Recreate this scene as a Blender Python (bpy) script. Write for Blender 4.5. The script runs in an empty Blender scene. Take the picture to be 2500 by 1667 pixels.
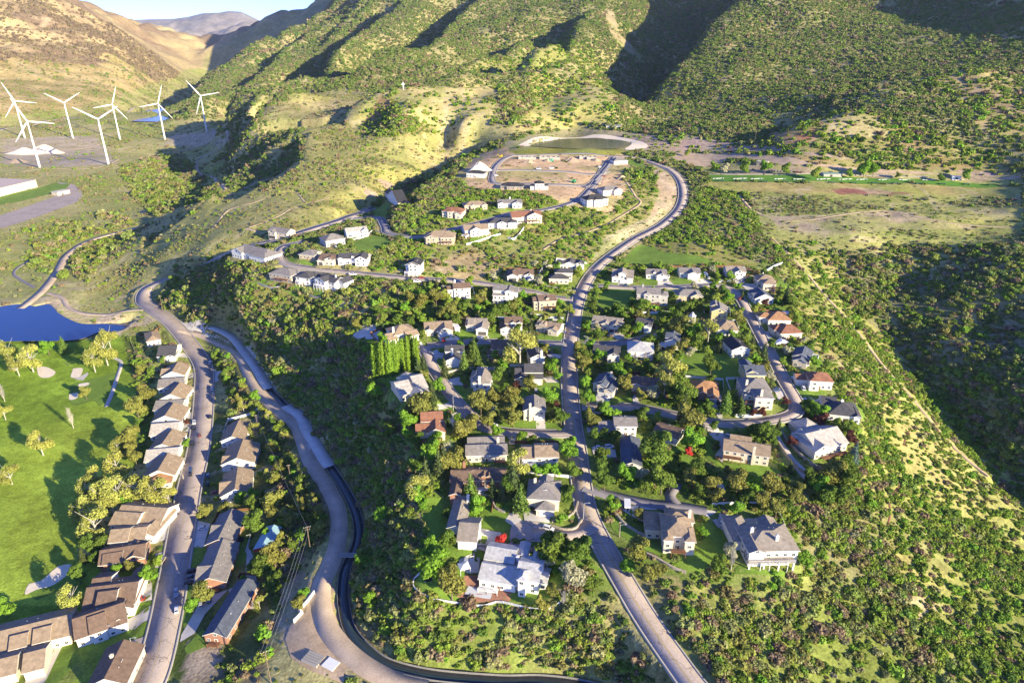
import bpy, math, random
import numpy as np
from mathutils import Vector, Matrix
SC = bpy.context.scene
C = SC.collection
R = math.radians
# ---------------------------------------------------------------- camera, sky, sun, exposure
PITCH, FOC, CAMZ = R(24.0), 1689.0, 250.0        # tilt below level, focal length in 2500 px widths, height
cam = bpy.data.cameras.new('camera')
cam.sensor_width = 36.0; cam.lens = 36.0 * FOC / 2500.0
cam.clip_start = 1.0; cam.clip_end = 60000.0
co = bpy.data.objects.new('camera', cam); C.objects.link(co)
co.location = (0, 0, CAMZ); co.rotation_euler = (R(90) - PITCH, 0, 0)
SC.camera = co
SUN_EL, SX, SY = R(16), 0.76, -0.65            # direction towards the sun on the ground plan
w = bpy.data.worlds.new('World'); SC.world = w; w.use_nodes = True
nt = w.node_tree; bg = nt.nodes['Background']
sky = nt.nodes.new('ShaderNodeTexSky'); sky.sky_type = 'NISHITA'; sky.sun_disc = False
sky.sun_elevation = SUN_EL; sky.sun_rotation = math.atan2(SX, SY)
sky.air_density = 0.6; sky.dust_density = 0.05; sky.ozone_density = 5.0
tn = nt.nodes.new('ShaderNodeVectorMath'); tn.operation = 'MULTIPLY'; tn.inputs[1].default_value = (.80, .77, 1.14)
nt.links.new(sky.outputs[0], tn.inputs[0]); nt.links.new(tn.outputs[0], bg.inputs[0]); bg.inputs[1].default_value = 0.14
ld = bpy.data.lights.new('sun', 'SUN'); ld.energy = 5.0; ld.angle = R(0.5); ld.color = (1.0, 0.86, 0.56)
lo = bpy.data.objects.new('sun', ld); C.objects.link(lo)
sd = Vector((SX * math.cos(SUN_EL), SY * math.cos(SUN_EL), math.sin(SUN_EL)))
lo.rotation_euler = sd.to_track_quat('Z', 'Y').to_euler()
SC.view_settings.view_transform = 'Standard'; SC.view_settings.look = 'None'
SC.view_settings.exposure = 1.22; SC.view_settings.gamma = 1.0
SC.render.engine = 'CYCLES'
SC.cycles.max_bounces = 4; SC.cycles.diffuse_bounces = 2; SC.cycles.glossy_bounces = 2
SC.cycles.transparent_max_bounces = 6; SC.cycles.volume_bounces = 0

# ---------------------------------------------------------------- survey helpers
CP, SP = math.cos(PITCH), math.sin(PITCH)
TILE = {'A': (850, 700, 3.92), 'B': (600, 480, 3.92), 'C': (1050, 340, 3.92), 'D': (1400, 600, 3.92),
        'E': (1400, 900, 3.136), 'F': (850, 1080, 3.136), 'L': (0, 550, 2.8), 'M': (0, 1107, 2.8),
        'N': (0, 0, 2.8), 'O': (830, 0, 2.8), 'P': (1660, 0, 2.8), 'Q': (1660, 550, 2.8), 'T': (1660, 1107, 2.8), 'S': (0, 0, 1.0)}
def tp(t, x, y):
    o = TILE[t]; return o[0] + x / o[2], o[1] + y / o[2]
def at_d(px, py, d):
    u = (px - 1250) / FOC; v = (py - 833.5) / FOC
    return (u * d, d * (CP - v * SP), CAMZ - d * (SP + v * CP))
def at_z(px, py, z):
    v = (py - 833.5) / FOC
    return at_d(px, py, (CAMZ - z) / (SP + v * CP))
def project(X, Y, Z):
    yy = Y; zz = CAMZ - Z
    d = yy * CP + zz * SP; vv = zz * CP - yy * SP
    return 1250 + FOC * X / d, 833.5 + FOC * vv / d, d
def pip(px, py, poly):
    inside = np.zeros(px.shape, bool); n = len(poly); j = n - 1
    for i in range(n):
        xi, yi = poly[i]; xj, yj = poly[j]
        if yi != yj:
            c = ((yi > py) != (yj > py)) & (px < (xj - xi) * (py - yi) / (yj - yi) + xi)
            inside ^= c
        j = i
    return inside
def vnoise(x, y, s, seed=0):                      # smooth value noise, -1..1
    x = np.asarray(x) / s + seed * 17.3; y = np.asarray(y) / s - seed * 9.1
    xi = np.floor(x).astype(np.int64); yi = np.floor(y).astype(np.int64)
    fx = x - xi; fy = y - yi; fx = fx * fx * (3 - 2 * fx); fy = fy * fy * (3 - 2 * fy)
    def h(a, b):
        k = (a * 374761393 + b * 668265263 + seed * 974711) & 0xffffffff
        k = ((k ^ (k >> 13)) * 1274126177) & 0xffffffff
        return ((k ^ (k >> 16)) & 0xffff) / 32767.5 - 1
    return (h(xi, yi) * (1 - fx) + h(xi + 1, yi) * fx) * (1 - fy) + (h(xi, yi + 1) * (1 - fx) + h(xi + 1, yi + 1) * fx) * fy
def fbm(x, y, s, o=4, seed=0):
    r = 0; a = 1; t = 0
    for k in range(o):
        r = r + a * vnoise(x, y, s / 2 ** k, seed + k); t += a; a *= 0.5
    return r / t
def smooth(a, b, x):
    t = np.clip((x - a) / (b - a), 0, 1); return t * t * (3 - 2 * t)
# ---------------------------------------------------------------- terrain: surveyed heights, with unseen ridges raised to cast shade
ZP = """0,900,20 0,1100,20 0,1300,20 0,1500,20 0,1667,21 150,1000,20 150,1300,20 150,1500,20 300,850,21 300,1000,21 300,1200,21 250,1400,21
0,1900,21 400,1900,23 -300,1000,20 -300,1400,20 -300,800,20 -600,1200,20
350,740,27 400,800,25 500,900,24 505,950,24 480,1100,23 440,1250,23 400,1450,24 370,1600,24 350,1667,24
560,1050,24 560,1200,24 550,1300,24 530,1400,24 540,1500,25 620,1400,25 640,1300,25 530,850,24 560,950,25 620,1050,26 650,1150,26 700,1250,27 720,1400,26 650,1500,26 560,1600,26
460,800,28 520,815,29 600,870,32 650,960,34 720,1030,34 780,1120,34 830,1220,34 835,1300,34 800,1380,34 790,1450,34 830,1560,34 900,1640,34 1000,1667,34 750,1500,34 800,1600,34
950,1600,34 1100,1635,34 1250,1655,34 1400,1660,34 1550,1680,34 1200,1900,24 1600,1900,26 2000,1900,30
1010,1400,51 1030,1440,51 1150,1480,50 1330,1490,50 1390,1440,52 1300,1560,41 1100,1560,40 950,1500,40 900,1420,39 1035,1280,55 1010,1180,60 990,1050,63 960,960,67 900,880,68 880,820,70
900,1200,38 880,1100,40 840,1000,42 800,920,45 750,850,53 900,1000,54 700,780,60 650,765,60 560,760,47 500,730,42 600,700,72 450,690,44
850,700,81 900,740,79 1000,740,79 1100,740,78 750,720,74 800,780,69 720,700,77 1000,780,73 1200,790,72 1350,780,72
1700,1667,48 1640,1570,50 1560,1460,52 1480,1340,54 1430,1240,56 1410,1120,60 1400,1000,64 1390,900,68 1400,800,72 1420,710,77 1460,650,81 1540,590,86 1630,540,92 1665,490,98 1655,440,104 1600,400,109 1560,385,110
1800,1800,46 1550,1600,40 1450,1560,45 1500,1640,38 1230,1200,58 1100,1200,58 1150,1300,55 1250,1390,52 1250,1290,55 1350,1290,56 1200,1060,62 1100,1000,64 1250,930,67 1100,900,68 1000,900,67 1250,850,70
1380,720,78 1200,700,80 1100,690,82 1000,680,84 850,665,85 750,650,86 690,635,86 680,610,85 740,590,88 370,700,31 421,686,38 500,643,58 600,600,73 700,575,82 830,540,86 900,510,90 930,490,92
600,625,80 546,648,74 480,680,54 420,710,37 560,700,66 620,740,64 860,545,88 805,580,88 942,569,90 983,577,91 1034,578,92 1097,561,95 1203,534,99 1254,518,101 1330,511,103 1407,490,105 1448,442,108 1471,417,109 1484,386,111
1100,640,86 1250,600,88 1400,580,89 1200,640,84 1350,650,83 1500,560,93 1560,450,107 1580,500,100 1160,430,109 1180,390,111 1250,380,112 1350,430,110 1400,380,112 1250,440,109 1250,365,113 1350,370,113 1500,375,113
1230,345,116 1350,333,117 1500,330,117 1590,348,117 1430,364,116 1400,310,122 1550,310,121 1120,420,107 1000,520,97 950,470,84 1050,420,87 1150,370,96 1200,345,104 890,510,82 1000,445,85
900,450,96 800,500,92 700,540,86 1000,400,103 1100,340,110 900,400,104 800,420,100 700,440,94 650,470,88 600,520,82 500,560,70 420,600,56 500,600,67 350,640,36 300,700,24 250,680,23 200,640,22 150,720,22
520,482,80 440,540,66 370,600,46 480,455,23 400,500,21 330,560,20 270,600,20 742,400,102 745,385,105 640,455,89 560,490,80 400,560,55 330,620,36 340,480,20 420,430,22 545,465,22 500,430,22 480,400,23 530,350,24 550,325,26 800,300,122 760,270,129 700,240,136 850,350,113 900,330,116 1000,330,118
750,320,119 740,350,112 650,262,134 600,335,94 545,392,44 572,365,66 700,310,84 620,380,42 560,430,24 660,345,62
265,403,20 61,338,22 505,323,28 400,300,28 200,300,26 200,450,20 200,550,20 100,600,20 0,600,20 0,450,20 300,560,20 0,750,20 150,770,20 300,380,20
0,310,29 400,262,31 200,285,29 450,258,31 -300,400,22 -300,600,20
1700,370,112 1750,400,108 1740,430,106 2100,440,105 2400,455,104 1850,480,101 2200,480,101 2450,490,101 2000,530,97 2300,540,97 2500,560,97 1900,560,92 2080,580,92 1750,540,94 1700,600,88
1920,650,83 1960,760,74 2000,870,70 2090,1000,66 2110,1080,62 1800,670,80 1880,700,78 1990,910,70 2060,1010,67 1990,1080,64 1700,700,79 1600,660,81 1550,700,78 1600,800,74 1750,800,74 1650,900,70 1800,900,71 1600,1000,66 1850,1000,68 1550,1100,61 1750,1100,61 1700,1200,57 1600,1270,56 1870,1290,55 1500,1200,58 1870,1400,52 1700,1350,53
2053,640,79 2070,730,65 2160,810,50 2231,907,41 2320,996,35 2392,1085,29 2500,1200,23 2650,1350,18 1981,675,76 2088,800,61 2195,943,51 2303,1068,42 2450,1230,31
2200,1200,48 2150,1100,55 2300,1300,38 2100,1300,48 2000,1400,45 2400,1500,28 2200,1600,33 2000,1600,38 1900,1500,45 1800,1500,46 1780,1600,44
2300,850,54 2400,800,62 2500,800,68 2300,750,67 2200,750,62 2200,690,70 2400,700,81 2500,700,85 2130,660,76 2200,620,83 2400,630,90 2500,1000,50 2500,1100,38 2420,1000,43 2350,900,51 2450,900,58
2700,900,72 2700,1050,56 2700,700,94 2750,500,120 2700,1200,42 2900,1500,28"""
DP = """985,215,1100 1080,218,1100 1200,212,1120 1290,185,1180 1340,165,1230 1390,150,1280 1440,190,1200 1500,235,1120 1505,272,1040 1200,225,1300 1080,228,1280 1340,192,1400 930,225,1090 880,250,1080 1480,160,1400
985,270,1010 1000,310,970 1180,270,1010 1300,270,1060 1300,310,980 1200,310,980 900,290,1060 1120,300,990 1400,270,1040 1240,235,1060 1160,240,1080 1350,235,1120 1400,210,1160
1120,175,1370 1220,150,1370 1320,98,1480 1400,108,1500 1450,130,1550 700,220,1463 600,230,1600 520,242,1900 470,255,2100 900,210,1430 1100,192,1500 800,215,1430 1000,205,1450
1720,140,2000 1660,190,1750 1800,80,2400 1850,30,2800 1610,222,1480 1560,246,1280 1760,110,2150
1540,250,1150 1530,210,1350 1580,150,1750 1650,90,2300 1780,20,2900 1490,110,1750 1480,30,2150 1450,60,1950 1500,80,2000
1820,0,1900 1740,70,1650 1680,150,1450 1600,230,1250 1870,-50,2100 1900,100,1550 1900,200,1250 1800,250,1100 1700,300,970 2000,0,1950 2100,100,1480 2100,200,1130 2300,0,1900 2300,100,1400 2400,50,1500 2500,0,1700 2500,100,1250 2500,200,980
2000,-150,2600 2400,-150,2200 1500,-150,3000 1650,-70,3300 1950,-150,2200 2100,-300,2400 2300,-300,2200 2000,-400,2900 1560,-40,3000 1650,50,2700 1850,-20,2150 1900,-90,2150 2000,300,900 2410,171,930 2270,190,940 2110,232,930 2500,290,800 2480,225,880 2300,240,900 2075,275,845 1950,305,850 1880,335,860 2200,315,815 2350,330,800 2290,370,780 2000,380,785 2200,395,770 2400,400,760 1850,290,980 2500,400,740
450,300,1850 480,270,2050 560,260,1500 620,262,1400
428,264,2300 500,211,2550 571,150,2850 661,107,3150 732,68,3400 840,7,3800 900,-50,4100 470,205,3300 475,172,3900 460,158,4300 640,190,1950 720,150,2300 760,120,2700 850,50,3300
696,29,5300 607,64,5100 536,104,4800 470,146,4600 800,4,5500 900,-60,5800 600,180,3500 690,135,4000 770,90,4400 540,215,3150 1000,-250,3900 1100,-350,3800 820,-60,4200 930,-120,4000
900,100,2300 900,0,2900 900,-150,3500 800,80,2850 760,165,2000 700,180,1950 1050,100,2100 1050,0,2650 1200,100,1950 1200,0,2500 1200,-150,3000 1350,0,2350 1350,60,2000 1000,150,1750
410,245,2450 490,198,3300 300,230,2500 300,200,2750 300,150,3050 300,110,3400 200,250,2200 200,200,2600 200,100,3100 200,45,3700 100,250,2100 100,200,2400 100,100,2900 100,0,3700 0,270,1950 0,200,2300 0,100,2700 0,0,3200 0,-100,3600 400,180,3300 400,150,3700
257,34,4400 150,0,4200 318,54,4700 393,86,5100 464,118,5600 505,122,6200 -200,100,2500 -200,0,3000 -300,250,1700"""
WP = [(-560,3925,760),(-28,3600,950),(400,3600,1000),(1300,1350,430),(1450,1150,430),(1150,950,250),(1000,700,190),(900,500,150),(800,300,110),(1500,2000,600),(2600,2600,800),(2600,600,500),(-2600,4000,700),(-3500,2500,600),(-2500,1000,180),(-1200,300,30),(700,100,50),(0,60,30),(-500,0,25),(500,0,30),(3500,5000,1000),(0,6500,900),(2000,4500,1000),(-1900,6800,120),(-2700,6300,130),(-3700,6500,420)]  # unseen ground outside the view; some summits raised to throw shade into it
pts = []
for s in ZP.split():
    a = [float(q) for q in s.split(',')]; pts.append(at_z(*a))
# lines of known height, sampled every 22 m: bluff top and foot, canal, roads, gully bed
LN = """1390,1445,52 1330,1490,50 1150,1480,50 1030,1440,51 1008,1400,51 1010,1340,53 1030,1290,55 1010,1200,60 990,1080,63 960,980,66 920,900,68 890,830,70 900,790,73
1000,1500,44 1150,1540,42 1330,1560,42 1450,1580,42
465,803,28 530,822,30 589,871,32 632,954,34 705,1022,34 743,1086,34 800,1189,34 828,1250,34 824,1321,34 800,1380,34 785,1450,34 830,1560,34 900,1640,34
690,960,35 760,1020,35 800,1100,35 885,1230,35 895,1300,35 862,1400,35 875,1500,35 940,1580,35 1100,1615,35 1400,1640,35 1600,1660,36
345,745,27 360,775,26 420,810,25 490,880,24 505,950,24 480,1100,23 440,1250,23 400,1450,24 370,1600,24
1700,1667,48 1640,1570,50 1560,1460,52 1480,1340,54 1430,1240,56 1410,1120,60 1400,1000,64 1390,900,68 1400,800,72 1420,710,77 1460,650,81 1540,590,86 1630,540,92 1665,490,98 1655,440,104 1600,400,109
2053,640,79 2070,730,65 2160,810,50 2231,907,41 2320,996,35 2392,1085,29 2500,1200,23
1380,720,78 1200,700,80 1100,690,82 1000,680,84 850,665,85 750,650,86 690,635,86
665,248,137 650,262,132 625,300,115 600,335,94 572,365,66 545,392,40
735,285,100 700,310,80 660,345,58 620,380,42 560,430,24
770,290,124 750,320,119 742,350,112 740,400,102 645,458,88 565,490,80
620,258,80 585,280,42 550,325,26 530,360,24
740,400,102 645,458,88 565,490,80 520,484,76 440,542,63 370,602,44 330,625,36"""
for ln in LN.splitlines():
    q = [at_z(*[float(v) for v in s.split(',')]) for s in ln.split()]
    for a, b in zip(q[:-1], q[1:]):
        m = max(1, int(math.dist(a[:2], b[:2]) / 22))
        for t in range(m): pts.append(tuple(a[i] + (b[i] - a[i]) * t / m for i in range(3)))
for s in DP.split():
    a = [float(q) for q in s.split(',')]; pts.append(at_d(*a))
LD = """985,215,1100 1080,218,1100 1200,212,1120 1290,185,1180 1340,165,1230 1390,150,1280 1440,190,1210 1500,235,1120 1508,272,1040
900,262,1180 985,250,1200 1080,250,1200 1200,246,1230 1290,225,1290 1370,200,1370
1120,178,1370 1220,150,1380 1320,98,1480 1400,108,1500
1120,212,1480 1220,192,1510 1320,150,1620
1600,235,1240 1680,150,1450 1740,70,1650 1820,0,1900 1880,-60,2100 1950,-150,2300 2050,-280,2500
1540,262,1180 1590,225,1400 1640,190,1650 1700,140,1950 1760,100,2250 1830,40,2700 1900,-20,3100
428,264,2300 500,211,2550 571,150,2850 661,107,3150 732,68,3400 840,7,3800 900,-50,4100 1000,-180,4300
440,236,2700 500,216,2950 571,178,3300 661,135,3700 732,100,4000 840,45,4500
464,150,4500 536,104,4800 607,64,5100 696,29,5300 800,4,5500 900,-60,5800
100,-40,4000 150,0,4200 257,34,4400 318,54,4700 393,86,5100 464,118,5600 500,122,6000
1300,190,1500 1390,170,1600 1470,90,1800 1480,30,2150 1520,-60,2600
0,312,1850 200,285,2050 300,272,2150 410,246,2450 440,228,2750 490,200,3350 490,170,3900
2410,171,930 2270,190,940 2110,232,930
2480,300,800 2075,275,845 1960,310,865 1880,340,880"""
for ln in LD.splitlines():
    q = [at_d(*[float(v) for v in s.split(',')]) for s in ln.split()]
    for a, b in zip(q[:-1], q[1:]):
        m = max(1, int(math.dist(a[:2], b[:2]) / max(30, math.hypot(*a[:2]) * .025)))
        for t in range(m): pts.append(tuple(a[i] + (b[i] - a[i]) * t / m for i in range(3)))
pts += WP
keep = []
for q in reversed(pts):
    if all((q[0] - k[0]) ** 2 + (q[1] - k[1]) ** 2 > max(30, (.012 * math.hypot(q[0], q[1])) ** 2) for k in keep): keep.append(q)
P = np.array(keep)
CK = 14.0
def kern(dx, dy, c): return np.sqrt(dx * dx + dy * dy + c * c)
sc = 1000.0
cvec = np.clip(np.hypot(P[:, 0], P[:, 1]) * 0.014, 6, 70)
K = kern(P[:, None, 0] - P[None, :, 0], P[:, None, 1] - P[None, :, 1], cvec[None, :]) / sc
n = len(P); A = np.zeros((n + 3, n + 3)); A[:n, :n] = K - np.eye(n) * 0.0004
A[:n, n] = 1; A[:n, n + 1:] = P[:, :2] / sc; A[n:, :n] = A[:n, n:].T
W = np.linalg.solve(A, np.concatenate([P[:, 2], np.zeros(3)]))
def base_height(x, y):
    out = np.zeros(x.size); xf = x.ravel(); yf = y.ravel()
    for i in range(0, xf.size, 40000):
        a = xf[i:i + 40000]; b = yf[i:i + 40000]
        k = kern(a[:, None] - P[None, :, 0], b[:, None] - P[None, :, 1], cvec[None, :]) / sc
        out[i:i + 40000] = k @ W[:n] + W[n] + (a * W[n + 1] + b * W[n + 2]) / sc
    return out.reshape(x.shape)
def axis(a, b, s, smax, lo, hi, g=1.03):
    v = list(np.arange(a, b + 0.01, s)); st = s
    while v[-1] < hi: st = min(st * g, smax); v.append(v[-1] + st)
    st = s
    while v[0] > lo: st = min(st * g, smax); v.insert(0, v[0] - st)
    return np.array(v)
GX = axis(-480, 500, 2.5, 15, -4800, 3600)
GY = axis(140, 720, 2.5, 13, 20, 7200, 1.012)
XX, YY = np.meshgrid(GX, GY)
HH = base_height(XX, YY)
def hs(x, y):                                     # terrain height, bilinear
    x = np.asarray(x, float); y = np.asarray(y, float)
    i = np.clip(np.searchsorted(GX, x) - 1, 0, len(GX) - 2); j = np.clip(np.searchsorted(GY, y) - 1, 0, len(GY) - 2)
    fx = np.clip((x - GX[i]) / (GX[i + 1] - GX[i]), 0, 1); fy = np.clip((y - GY[j]) / (GY[j + 1] - GY[j]), 0, 1)
    return (HH[j, i] * (1 - fx) + HH[j, i + 1] * fx) * (1 - fy) + (HH[j + 1, i] * (1 - fx) + HH[j + 1, i + 1] * fx) * fy
DS = 120 * 1.008 ** np.arange(0, 520)
def at(px, py, off=0.0):                          # where the line of sight through a survey mark meets the ground (+off)
    x, y, z = at_d(px, py, DS)
    g = z - hs(x, y) - off
    k = np.where(g < 0)[0]
    if len(k) == 0: d = DS[-1]
    else:
        k = k[0]
        if k == 0: d = DS[0]
        else:
            a, b = DS[k - 1], DS[k]
            for _ in range(18):
                m = (a + b) / 2; x, y, z = at_d(px, py, m)
                if z - hs(x, y) - off < 0: b = m
                else: a = m
            d = b
    x, y, z = at_d(px, py, d)
    return (float(x), float(y), float(z - off))
def spline(p, step=2.0):
    p = np.array(p); out = []
    q = np.vstack([2 * p[0] - p[1], p, 2 * p[-1] - p[-2]])
    for i in range(1, len(q) - 2):
        n = max(2, int(np.hypot(*(q[i + 1] - q[i])) / step))
        t = np.arange(n)[:, None] / n
        out.append(.5 * (2 * q[i] + (q[i + 1] - q[i - 1]) * t + (2 * q[i - 1] - 5 * q[i] + 4 * q[i + 1] - q[i + 2]) * t ** 2 + (3 * q[i] - q[i - 1] - 3 * q[i + 1] + q[i + 2]) * t ** 3))
    out.append(p[-1:]); return np.vstack(out)
CRESTS = [(70, 75, 230, '775,182 830,138 920,75 1020,0 1060,-30'), (42, 60, 160, '860,190 900,168 970,125 1040,78'), (58, 70, 220, '1060,118 1110,75 1190,0 1220,-30'),
 (36, 60, 160, '1365,95 1430,60 1485,25'), (20, 38, 60, '890,250 925,230 985,216 1080,219 1200,211 1290,184 1340,164 1390,150'), (30, 50, 110, '1100,182 1160,168 1220,150 1270,120 1320,98'),
 (20, 45, 90, '548,390 572,365 600,335 625,300 650,264 665,250'), (14, 35, 60, '560,494 645,460 740,402 752,352 765,320'), (6, 30, 50, '330,627 370,604 440,545 520,486 565,492'), (9, 35, 80, '1870,345 1960,305 2075,273'),
 (15, 50, 110, '2110,234 2270,192 2410,172'), (7, 30, 60, '770,303 830,308 870,292'), (5, 28, 40, '960,545 1010,490 1060,455 1110,414 1150,375 1210,350'), (60, 110, 300, '435,262 500,212 571,152 661,110 732,71 840,10 870,-10'),
 (30, 90, 260, '480,146 536,107 607,68 696,34 790,8'), (38, 90, 260, '1600,235 1680,152 1740,73 1820,4 1850,-20'), (22, 60, 150, '560,225 620,200 700,130 760,90'), (7, 60, 150, '1700,255 1800,180 1900,100 2000,20'),
 (22, 40, 120, '650,230 720,205 760,195'), (32, 55, 140, '640,170 700,125 800,60 900,0')]
def crest(A_, wl, wr, s):
    global HH
    p = spline([at(*[float(v) for v in q.split(',')])[:2] for q in s.split()], 12.0)
    i0, i1 = np.searchsorted(GX, p[:, 0].min() - 3 * wr), np.searchsorted(GX, p[:, 0].max() + 3 * wr); j0, j1 = np.searchsorted(GY, p[:, 1].min() - 3 * wr), np.searchsorted(GY, p[:, 1].max() + 3 * wr)
    gx, gy = XX[j0:j1, i0:i1], YY[j0:j1, i0:i1]; best = np.full(gx.shape, 1e18); sg = np.zeros(gx.shape); tt = np.zeros(gx.shape)
    for k in range(len(p) - 1):
        ax, ay = p[k]; dx, dy = p[k + 1] - p[k]; l2 = dx * dx + dy * dy + 1e-9
        t = np.clip(((gx - ax) * dx + (gy - ay) * dy) / l2, 0, 1); d = (gx - ax - t * dx) ** 2 + (gy - ay - t * dy) ** 2
        m = d < best; best[m] = d[m]; sg[m] = np.sign(dx * (gy - ay) - dy * (gx - ax))[m]; tt[m] = (k + t[m]) / (len(p) - 1)
    d = np.sqrt(best) * (1 + .16 * fbm(gx, gy, wl * 1.8, 3, 77)); fade = smooth(0, .12, tt) * smooth(1, .9, tt)
    k_ = .3 if A_ > 5.5 else .8; ex_ = np.exp(-d / wr * 1.3) * smooth(3 * wr, 2 * wr, d); L_ = k_ * ex_ - 1.5 * smooth(0, wl, d) * (1 - smooth(1.3 * wl, 4 * wl, d)); R_ = k_ * ex_
    HH[j0:j1, i0:i1] += A_ * fade * np.where(sg > 0, L_, R_)
# relief: spurs and gullies on the mountains, small swells near
DD = np.hypot(XX, YY)
far = smooth(1350, 2000, YY) * smooth(-2500, 400, XX * 0 + 1)
ang = R(38)
U = XX - YY * .16 + 45 * vnoise(XX, YY, 260, 5)
V = YY + XX * .1
gull = 1.25 * np.abs(vnoise(U, V * 0.16, 190, 3)) + 0.45 * np.abs(vnoise(U, V * 0.3, 75, 4))
HH += far * (XX > -900) * smooth(-950, -500, XX) * (gull - 0.5) * (22 + 12 * smooth(300, -300, XX))
lm = smooth(1500, 2400, YY) * smooth(-500, -1000, XX)
gl = np.abs(vnoise(XX * 0.5 + YY * 0.5, YY - XX, 260, 8)) + 0.5 * np.abs(vnoise(XX * 0.6 + YY * .4, YY - XX, 110, 9))
HH += lm * smooth(60, 220, HH) * (gl - 0.45) * 70
for a_ in CRESTS: crest(*a_)
HH += fbm(XX, YY, 120, 4, 11) * smooth(700, 1400, DD) * 7 * smooth(45, 110, HH)
HH += fbm(XX, YY, 55, 4, 14) * 4.5 * smooth(235, 330, XX) * smooth(720, 600, YY)
HH += fbm(XX, YY, 45, 3, 12) * 1.2 * smooth(30, 45, HH) * smooth(300, 800, DD)
# ---------------------------------------------------------------- mesh and material helpers
def mesh_obj(name, verts, faces, mat=None, smooth_=False, parent=None, link=True):
    me = bpy.data.meshes.new(name)
    if isinstance(faces, np.ndarray):
        f = np.asarray(faces, np.int32); nf, k = f.shape
        me.vertices.add(len(verts)); me.vertices.foreach_set('co', np.asarray(verts, np.float32).ravel())
        me.loops.add(nf * k); me.loops.foreach_set('vertex_index', f.ravel())
        me.polygons.add(nf); me.polygons.foreach_set('loop_start', np.arange(0, nf * k, k, dtype=np.int32))
        me.update(calc_edges=True)
    else:
        me.from_pydata([tuple(v) for v in verts], [], faces); me.update()
    if smooth_: me.polygons.foreach_set('use_smooth', np.ones(len(me.polygons), bool))
    for m in (mat if isinstance(mat, (list, tuple)) else [mat]):
        if m: me.materials.append(m)
    o = bpy.data.objects.new(name, me)
    if link: C.objects.link(o)
    if parent: o.parent = parent
    return o
class MB:                                          # collects faces of one mesh
    def __init__(s): s.v = []; s.f = []; s.m = []
    def add(s, v, f, m=0):
        k = len(s.v); s.v += [tuple(q) for q in v]; s.f += [tuple(i + k for i in q) for q in f]; s.m += [m] * len(f); return s
    def box(s, x0, x1, y0, y1, z0, z1, m=0):
        return s.add([(x0, y0, z0), (x1, y0, z0), (x1, y1, z0), (x0, y1, z0), (x0, y0, z1), (x1, y0, z1), (x1, y1, z1), (x0, y1, z1)],
                     [(3, 2, 1, 0), (4, 5, 6, 7), (0, 1, 5, 4), (1, 2, 6, 5), (2, 3, 7, 6), (3, 0, 4, 7)], m)
    def tube(s, p, q, r0, r1=None, n=8, m=0):
        r1 = r0 if r1 is None else r1
        p = Vector(p); q = Vector(q); a = (q - p).normalized()
        b = a.cross(Vector((0, 0, 1)) if abs(a.z) < .9 else Vector((1, 0, 0))).normalized(); c = a.cross(b)
        v = []
        for r, o in ((r0, p), (r1, q)):
            for i in range(n):
                t = 2 * math.pi * i / n; v.append(o + b * (r * math.cos(t)) + c * (r * math.sin(t)))
        f = [(i, (i + 1) % n, n + (i + 1) % n, n + i) for i in range(n)] + [tuple(range(n - 1, -1, -1)), tuple(range(n, 2 * n))]
        return s.add(v, f, m)
    def loft(s, rings, m=0, cap=True):
        n = len(rings[0]); v = [p for r in rings for p in r]; f = []
        for k in range(len(rings) - 1):
            for i in range(n): f.append((k * n + i, k * n + (i + 1) % n, (k + 1) * n + (i + 1) % n, (k + 1) * n + i))
        if cap: f += [tuple(range(n - 1, -1, -1)), tuple(range((len(rings) - 1) * n, len(rings) * n))]
        return s.add(v, f, m)
    def build(s, name, mats, parent=None, sm=False, link=True):
        o = mesh_obj(name, s.v, s.f, mats, sm, parent, link)
        if any(s.m): o.data.polygons.foreach_set('material_index', s.m)
        return o
def tag(o, label=None, cat=None, group=None, kind=None):
    if label: o['label'] = label
    if cat: o['category'] = cat
    if group: o['group'] = group
    if kind: o['kind'] = kind
    return o
def empty(name, loc, rz=0.0):
    o = bpy.data.objects.new(name, None); C.objects.link(o); o.location = loc; o.rotation_euler = (0, 0, rz); o.empty_display_size = .5
    return o
def kids(o): return [c for c in KID.get(o.name, [])]
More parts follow.
